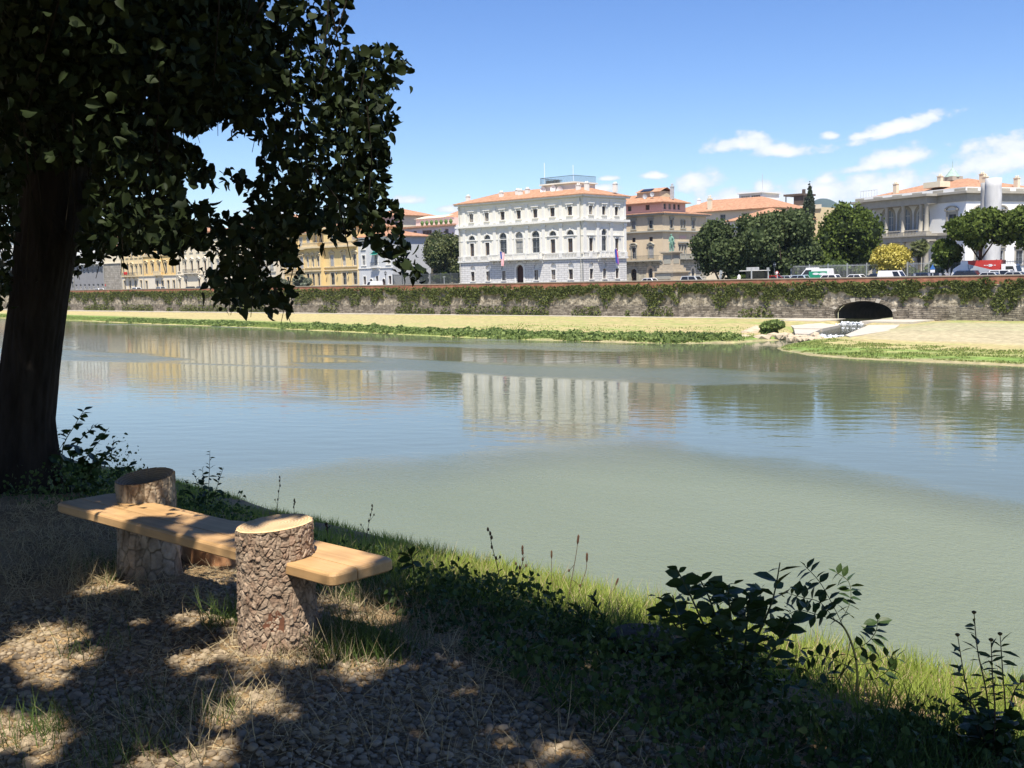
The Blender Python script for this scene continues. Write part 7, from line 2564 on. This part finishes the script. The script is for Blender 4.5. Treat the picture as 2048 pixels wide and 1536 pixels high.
# low weeds: leafy cover of the shaded edge and the right corner, and round the linden's foot
def weeds(n_, qa_, qb_, sa_w, sb_w, h_, thr, seed, keepf=None):
    q_, s_ = g.uniform(qa_, qb_, n_), g.uniform(sa_w, sb_w, n_)
    x_, y_ = qs(q_, s_)
    nn = fbm(np.stack([x_ * 1.7, y_ * 1.7, x_ * 0], 1), seed, 3)
    k_ = nn > thr
    if keepf is not None: k_ &= keepf(q_, s_)
    x_, y_, nn = x_[k_], y_[k_], nn[k_]
    return np.stack([x_, y_, ground_z(x_, y_) + g.random(len(x_)) ** 1.3 * h_ * (.3 + 1.6 * (nn - thr) / .25)], 1)


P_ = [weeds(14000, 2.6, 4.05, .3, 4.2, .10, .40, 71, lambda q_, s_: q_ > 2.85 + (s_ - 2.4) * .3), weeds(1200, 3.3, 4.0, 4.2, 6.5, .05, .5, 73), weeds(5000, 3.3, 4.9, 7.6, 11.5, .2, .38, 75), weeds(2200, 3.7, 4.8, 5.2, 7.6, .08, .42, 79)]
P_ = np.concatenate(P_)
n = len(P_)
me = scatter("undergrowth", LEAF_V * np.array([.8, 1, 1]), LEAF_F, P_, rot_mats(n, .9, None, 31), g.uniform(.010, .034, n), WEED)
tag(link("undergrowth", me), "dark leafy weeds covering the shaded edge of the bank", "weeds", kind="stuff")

# ---- single plants ----------------------------------------------------------------------------------------
STEM = sol("plant_stem", (.06, .07, .03), .7, .2, var=.2)
DSTEM = sol("dry_stem", (.11, .075, .045), .8, .2, var=.2)
LEAFD = leafmat("shrub_leaf", (.022, .045, .012), (.05, .085, .022), .25, .45, .35)
SEED = sol("seed_head", (.10, .055, .035), .9, .1, var=.3)
FLOW = sol("dull_yellow_flower", (.09, .06, .02), .8, .2, var=.3)
# leaf shapes: lobed-edged broad leaf, narrow leaf, small oval leaflet
BR_V = np.array([(0, 0, 0), (.22, .03, .18), (.36, .06, .45), (.26, .0, .75), (0, -.08, 1.05), (0, 0, .35), (0, -.03, .72), (-.22, .03, .18), (-.36, .06, .45), (-.26, .0, .75)], float)
BR_F = np.array([(0, 1, 2, 5), (5, 2, 3, 6), (6, 3, 4, 4), (0, 5, 8, 7), (5, 6, 9, 8), (6, 4, 4, 9)])


def leafmesh(name, sx, m_):
    me_ = bpy.data.meshes.new(name)
    v_ = BR_V * np.array([sx, 1, 1])
    me_.from_pydata([tuple(p_) for p_ in v_], [], [tuple(dict.fromkeys(f_)) for f_ in BR_F.tolist()])
    me_.materials.append(m_)
    return me_


LF = {"broad": leafmesh("leaf", 1.0, LEAFD), "narrow": leafmesh("leaf", .42, LEAFD), "oval": leafmesh("leaf", .85, LEAFD)}


def put_leaf(root, P_, d, size, kind, roll=0.0):
    o = bpy.data.objects.new("leaf", LF[kind])
    o.parent = root
    d = Vector(d).normalized()
    o.rotation_mode = "QUATERNION"
    o.rotation_quaternion = d.to_track_quat("Z", "Y") @ Quaternion((0, 0, 1), roll)
    o.location = Vector(P_) - Vector(root.location)
    o.scale = (size,) * 3
    C.objects.link(o)
    return o


def curve_pts(pxs, Y0, dY=0.0, n_=9):
    """smooth stem through points of the photo at one distance"""
    P_ = [atY(px_, py_, Y0 + dY * i / max(1, len(pxs) - 1)) for i, (px_, py_) in enumerate(pxs)]
    out = []
    m_ = len(P_) - 1
    for k in range(n_ * m_ + 1):
        t_ = k / n_
        i = min(int(t_), m_ - 1)
        f_ = t_ - i
        p0, p1_, p2_, p3 = P_[max(i - 1, 0)], P_[i], P_[i + 1], P_[min(i + 2, m_)]
        out.append(0.5 * ((2 * p1_) + (p2_ - p0) * f_ + (2 * p0 - 5 * p1_ + 4 * p2_ - p3) * f_ ** 2 + (3 * p1_ - p0 - 3 * p2_ + p3) * f_ ** 3))
    return out


def stalk(name, label, pxs, heads, leaves=0, m_=None, side=(), lsize=.03, cat="weed", kind="narrow", r_=.0022):
    """one thin stalk with its heads: base of pxs lies on the ground"""
    b_ = ghit(*pxs[0])
    r0 = empty(name, b_, 0, label, cat)
    pts_ = curve_pts(pxs, b_.y)
    loc = [p_ - b_ for p_ in pts_]
    MB().tube(loc, [r_ * (1.3 - .7 * k / len(loc)) for k in range(len(loc))], 5).build("stem", m_ or DSTEM, r0)
    for sd in side:
        q_ = [p_ - b_ for p_ in curve_pts(sd, b_.y, .05)]
        MB().tube(q_, r_ * .6, 5).build("side_stem", m_ or DSTEM, r0)
        e = q_[-1]
        MB().lathe([(.002, -.006), (.006, 0), (.004, .008), (.001, .012)], 6).build("bud", SEED, r0, e)
    if heads == "spike":
        d = (loc[-1] - loc[-4]).normalized()
        MB().tube([loc[-1] - d * .045, loc[-1] - d * .03, loc[-1], loc[-1] + d * .008], [.003, .0065, .006, .002], 7).build("seed_spike", SEED, r0)
    elif heads == "bud":
        for f_ in (.55, .7, .82, .92, 1.0):
            p_ = loc[int(f_ * (len(loc) - 1))]
            MB().lathe([(.002, -.008), (.0065, 0), (.005, .01), (.001, .016)], 6).build("bud", SEED, r0, p_ + Vector((rnd.uniform(-.008, .008), 0, 0)))
    for k in range(leaves):
        f_ = (k + .5) / leaves * .8
        p_ = pts_[int(f_ * (len(pts_) - 1))]
        a_ = rnd.uniform(0, 6.28)
        put_leaf(r0, p_, (math.cos(a_), math.sin(a_) * .6, rnd.uniform(.2, 1.4)), lsize * rnd.uniform(.7, 1.3), kind, rnd.uniform(-1, 1))
    return r0


stalk("dry_weed", "thin dry weed with buds just right of the near stump", [(729, 1100), (735, 1060), (746, 1012)], "bud", 3, side=[[(733, 1068), (722, 1050)], [(737, 1045), (748, 1030)]])
stalk("dry_weed", "short thin weed between the stump and the plank's end", [(656, 1085), (655, 1060), (652, 1048)], "bud", 2)
stalk("dry_weed", "tall budded stalk standing over the grass, leftmost of the group", [(1003, 1212), (998, 1150), (985, 1095), (978, 1060)], "bud", 5, side=[[(994, 1120), (1000, 1115)]])
stalk("dry_weed", "bent stalk with two side twigs right of the tall budded one", [(1024, 1205), (1034, 1160), (1046, 1120), (1043, 1096)], "bud", 4, side=[[(1038, 1145), (1032, 1128)], [(1036, 1150), (1052, 1132)]])
stalk("plantain", "short straight plantain stalk with a tiny seed head", [(1103, 1195), (1103, 1150), (1103, 1103)], "spike")
stalk("plantain", "tallest plantain stalk with a dark seed spike", [(1132, 1222), (1142, 1165), (1152, 1110), (1157, 1072)], "spike", side=[[(1148, 1130), (1138, 1142)], [(1146, 1160), (1160, 1172)]])
stalk("plantain", "plantain stalk with a seed spike, second tallest", [(1150, 1218), (1162, 1170), (1172, 1140), (1174, 1108)], "spike")
stalk("plantain", "low plantain stalk leaning towards the shrub", [(1200, 1212), (1215, 1195), (1228, 1178), (1236, 1158)], "spike")
stalk("dry_weed", "thin weed rising behind the bench before the river", [(553, 1042), (556, 1000), (561, 955)], "bud", 4, side=[[(555, 1010), (550, 1000)]])
stalk("dry_weed", "small thin weed behind the near stump's top", [(590, 1040), (588, 1015), (590, 1000)], "bud", 2)
# seedling with big leaves beside the plank's end
b_ = ghit(828, 1210)
r0 = empty("seedling", b_, 0, "small seedling with broad dark leaves beyond the plank's end", "plant")
pts_ = curve_pts([(828, 1210), (830, 1160), (822, 1110)], b_.y)
MB().tube([p_ - b_ for p_ in pts_], .003, 5).build("stem", STEM, r0)
for (dx, dz, sz, f_) in ((-1, .25, .075, .98), (-1, -.05, .07, .9), (-.8, -.25, .07, .8), (.3, 1, .06, 1.0), (.5, .5, .06, .92), (.6, -.3, .055, .85), (-.2, .8, .05, .97)):
    put_leaf(r0, pts_[int(f_ * (len(pts_) - 1))], (dx, rnd.uniform(-.5, .3), dz), sz, "broad", rnd.uniform(-.6, .6))
# mugwort-like tufts
for (pxs, lab) in (([(1130, 1290), (1118, 1240), (1102, 1195)], "feathery dark weed, left of three before the rock"), ([(1170, 1300), (1165, 1250), (1152, 1215)], "feathery dark weed, middle of three before the rock"), ([(1210, 1290), (1205, 1240), (1185, 1192)], "feathery dark weed, right of three before the rock")):
    b_ = ghit(*pxs[0])
    r0 = empty("feathery_weed", b_, 0, lab, "weed")
    pts_ = curve_pts(pxs, b_.y)
    MB().tube([p_ - b_ for p_ in pts_], .0025, 5).build("stem", STEM, r0)
    for k in range(30):
        p_ = pts_[int((.25 + .75 * k / 30) * (len(pts_) - 1))]
        a_ = rnd.uniform(0, 6.28)
        put_leaf(r0, p_, (math.cos(a_), math.sin(a_) * .7, rnd.uniform(.1, 1.2)), rnd.uniform(.028, .05), "narrow", rnd.uniform(-1, 1))
# broad-leaved shrub
b_ = ghit(1480, 1400)
shr = empty("broadleaf_shrub", b_, 0, "dark shrub with broad crinkled leaves at the bank's edge", "shrub")
stems = [[(1470, 1400), (1420, 1280), (1385, 1200), (1352, 1135)], [(1475, 1400), (1440, 1270), (1420, 1200), (1395, 1150)], [(1480, 1400), (1470, 1300), (1460, 1220), (1455, 1170)], [(1485, 1400), (1510, 1290), (1545, 1200), (1560, 1125)],
         [(1480, 1400), (1490, 1300), (1495, 1230), (1500, 1190)], [(1465, 1400), (1390, 1300), (1350, 1250), (1335, 1215)], [(1490, 1400), (1540, 1310), (1570, 1260), (1585, 1235)], [(1470, 1400), (1410, 1310), (1370, 1270), (1345, 1190)]]
for i, pxs in enumerate(stems):
    pts_ = curve_pts(pxs, b_.y + rnd.uniform(-.12, .12), rnd.uniform(-.1, .1))
    MB().tube([p_ - b_ for p_ in pts_], [.006 - .004 * k / len(pts_) for k in range(len(pts_))], 6).build("stem", STEM, shr)
    nl = 17 if i != 3 else 13
    for k in range(nl):
        f_ = .3 + .7 * (k + rnd.random() * .6) / nl
        p_ = pts_[min(len(pts_) - 1, int(f_ * (len(pts_) - 1)))]
        sd = 1 if k % 2 else -1
        put_leaf(shr, p_, (sd * rnd.uniform(.5, 1.0), rnd.uniform(-.6, .6), rnd.uniform(-.2, .8)), rnd.uniform(.045, .095) * (.75 if f_ > .93 else 1), "broad" if rnd.random() < .75 else "oval", rnd.uniform(-1.2, 1.2))
for k in range(560):
    px_, py_ = rnd.gauss(1470, 68), 1410 - 245 * rnd.random() ** 1.2
    p_ = atY(px_, py_, b_.y + rnd.uniform(-.25, .2))
    a_ = rnd.uniform(0, 6.28)
    put_leaf(shr, p_, (math.cos(a_), math.sin(a_), rnd.uniform(-.3, .8)), rnd.uniform(.024, .055), rnd.choice(("oval", "narrow", "broad")), rnd.uniform(-1, 1))
# locust sapling with feathered leaves
b_ = ghit(1715, 1400)
rob = empty("locust_sapling", b_, 0, "locust sapling with rows of small oval leaflets right of the dark shrub", "sapling")
main = curve_pts([(1715, 1400), (1712, 1320), (1690, 1258), (1660, 1235)], b_.y)
MB().tube([p_ - b_ for p_ in main], [.006 - .003 * k / len(main) for k in range(len(main))], 6).build("stem", STEM, rob)
for pxs, nl in (([(1690, 1260), (1668, 1215), (1640, 1165), (1610, 1132)], 9), ([(1680, 1245), (1700, 1205), (1698, 1165), (1672, 1145)], 8), ([(1665, 1238), (1630, 1228), (1600, 1220), (1578, 1228)], 6), ([(1670, 1240), (1640, 1205), (1605, 1195), (1580, 1188)], 6),
                ([(1712, 1330), (1745, 1325), (1775, 1312), (1795, 1318)], 6), ([(1705, 1300), (1735, 1285), (1752, 1262), (1755, 1240)], 7), ([(1712, 1340), (1680, 1325), (1640, 1310), (1612, 1318)], 7), ([(1700, 1285), (1690, 1330), (1672, 1360), (1650, 1375)], 6), ([(1714, 1350), (1740, 1360), (1765, 1350), (1780, 1335)], 5)):
    dY = rnd.uniform(-.15, .15)
    pts_ = curve_pts(pxs, b_.y, dY)
    MB().tube([p_ - b_ for p_ in pts_], .0016, 5).build("rachis", STEM, rob)
    for k in range(nl):
        i_ = int((.15 + .85 * (k + .5) / nl) * (len(pts_) - 1))
        d = (pts_[min(i_ + 1, len(pts_) - 1)] - pts_[max(i_ - 1, 0)]).normalized()
        side_ = Vector((-d.z, 0, d.x))
        for sg_ in (-1, 1):
            put_leaf(rob, pts_[i_], side_ * sg_ + d * .25 + Vector((0, rnd.uniform(-.4, .4), -.15)), rnd.uniform(.044, .06), "oval", rnd.uniform(-.7, .7))
    put_leaf(rob, pts_[-1], pts_[-1] - pts_[-3], .036, "oval")
# flowering weed at the right edge
b_ = ghit(1985, 1530)
fw = empty("flowering_weed", b_, 0, "tall weed with dull yellow flower heads at the picture's edge", "weed")
for pxs in ([(1985, 1530), (1975, 1400), (1955, 1300), (1948, 1225)], [(1985, 1530), (1990, 1430), (1985, 1350), (1982, 1280)], [(1980, 1530), (1950, 1440), (1930, 1360), (1915, 1270)], [(1990, 1530), (2010, 1440), (2005, 1340), (2000, 1268)], [(1990, 1530), (2015, 1430), (2030, 1380), (2046, 1362)], [(1980, 1530), (1955, 1430), (1938, 1400), (1930, 1410)]):
    pts_ = curve_pts(pxs, b_.y + rnd.uniform(-.06, .06))
    MB().tube([p_ - b_ for p_ in pts_], [.004 - .0028 * k / len(pts_) for k in range(len(pts_))], 5).build("stem", DSTEM, fw)
    MB().lathe([(.003, -.005), (.008, 0), (.0085, .003), (.004, .006)], 8).build("flower", FLOW, fw, pts_[-1] - b_)
    for k in range(26):
        p_ = pts_[int((.1 + .85 * k / 26) * (len(pts_) - 1))]
        a_ = rnd.uniform(0, 6.28)
        put_leaf(fw, p_, (math.cos(a_), math.sin(a_) * .7, rnd.uniform(-.2, .8)), rnd.uniform(.028, .06) * (1.4 if k < 8 else 1), "narrow" if k > 8 else "broad", rnd.uniform(-1, 1))
for k in range(60):
    p_ = atY(rnd.gauss(1975, 34), rnd.uniform(1420, 1530), b_.y + rnd.uniform(-.1, .1))
    a_ = rnd.uniform(0, 6.28)
    put_leaf(fw, p_, (math.cos(a_), math.sin(a_), rnd.uniform(-.5, .6)), rnd.uniform(.035, .065), "broad", rnd.uniform(-1, 1))
# bush at the linden's foot
b_ = ghit(130, 985)
lb_ = empty("vine_bush", b_, 0, "leafy bush with reaching shoots at the linden's foot", "bush")
for pxs in ([(130, 985), (125, 900), (150, 850), (172, 815)], [(140, 985), (150, 900), (180, 860), (200, 850)], [(150, 985), (170, 920), (200, 880), (218, 855)], [(120, 985), (100, 920), (85, 880), (80, 860)], [(160, 985), (190, 930), (220, 910), (228, 880)], [(110, 985), (90, 930), (60, 900), (40, 890)], [(165, 990), (210, 960), (240, 940), (262, 930)], [(160, 985), (180, 940), (200, 930), (205, 905)]):
    pts_ = curve_pts(pxs, b_.y + rnd.uniform(-.3, .3))
    MB().tube([p_ - b_ for p_ in pts_], [.006 - .0045 * k / len(pts_) for k in range(len(pts_))], 5).build("stem", STEM, lb_)
    for k in range(24):
        p_ = pts_[int((.1 + .9 * k / 24) * (len(pts_) - 1))]
        a_ = rnd.uniform(0, 6.28)
        big_ = k < 11
        put_leaf(lb_, p_, (math.cos(a_), math.sin(a_) * .6, rnd.uniform(-.6, .7)), rnd.uniform(.09, .15) if big_ else rnd.uniform(.05, .09), "broad" if big_ else "oval", rnd.uniform(-1, 1))
# leafy weed behind the far stump
b_ = ghit(415, 1022)
wv_ = empty("leafy_weed", b_, 0, "tall leafy weed right behind the far stump", "weed")
for pxs in ([(415, 1022), (418, 960), (420, 900)], [(410, 1022), (400, 980), (385, 940)], [(420, 1022), (435, 970), (447, 935)], [(405, 1022), (385, 990), (370, 960)], [(425, 1022), (440, 1000), (452, 985)], [(412, 1022), (408, 970), (405, 935)]):
    pts_ = curve_pts(pxs, b_.y + rnd.uniform(-.15, .15))
    MB().tube([p_ - b_ for p_ in pts_], [.004 - .0028 * k / len(pts_) for k in range(len(pts_))], 5).build("stem", STEM, wv_)
    for k in range(20):
        p_ = pts_[int((.05 + .95 * k / 20) * (len(pts_) - 1))]
        a_ = rnd.uniform(0, 6.28)
        put_leaf(wv_, p_, (math.cos(a_), math.sin(a_) * .6, rnd.uniform(-.3, .8)), rnd.uniform(.05, .1) * (1.1 - .7 * k / 20), "narrow" if k % 2 else "oval", rnd.uniform(-1, 1))
# weathered block at the edge
b_ = ghit(1300, 1318)
rk = rock_mesh("weathered_block", .17, .11, .065, 13, mat("dark_weathered_stone", (.095, .075, .055), .95, .3, 6, 5, bump=.8, bscale=30, bdist=.02), 3)
o = link("weathered_block", rk, None, (b_.x, b_.y + .08, b_.z + .05), -.35)
tag(o, "dark weathered block lying in the weeds beside the shrub", "rock")

# ---- the air: slight haze between here and the hills
hz = bpy.data.materials.new("summer_haze")
hz.use_nodes = True
t = hz.node_tree
for n_ in list(t.nodes): t.nodes.remove(n_)
pv = t.nodes.new("ShaderNodeVolumePrincipled")
pv.inputs["Color"].default_value = (.62, .80, 1.0, 1)
pv.inputs["Density"].default_value = 0.00006
pv.inputs["Anisotropy"].default_value = 0.0
om = t.nodes.new("ShaderNodeOutputMaterial")
t.links.new(pv.outputs[0], om.inputs["Volume"])
mb = MB().box(-6500, 6500, -300, 7500, -9.5, 345)
tag(mb.build("haze", hz), "thin summer haze over river and town", "haze", kind="stuff")
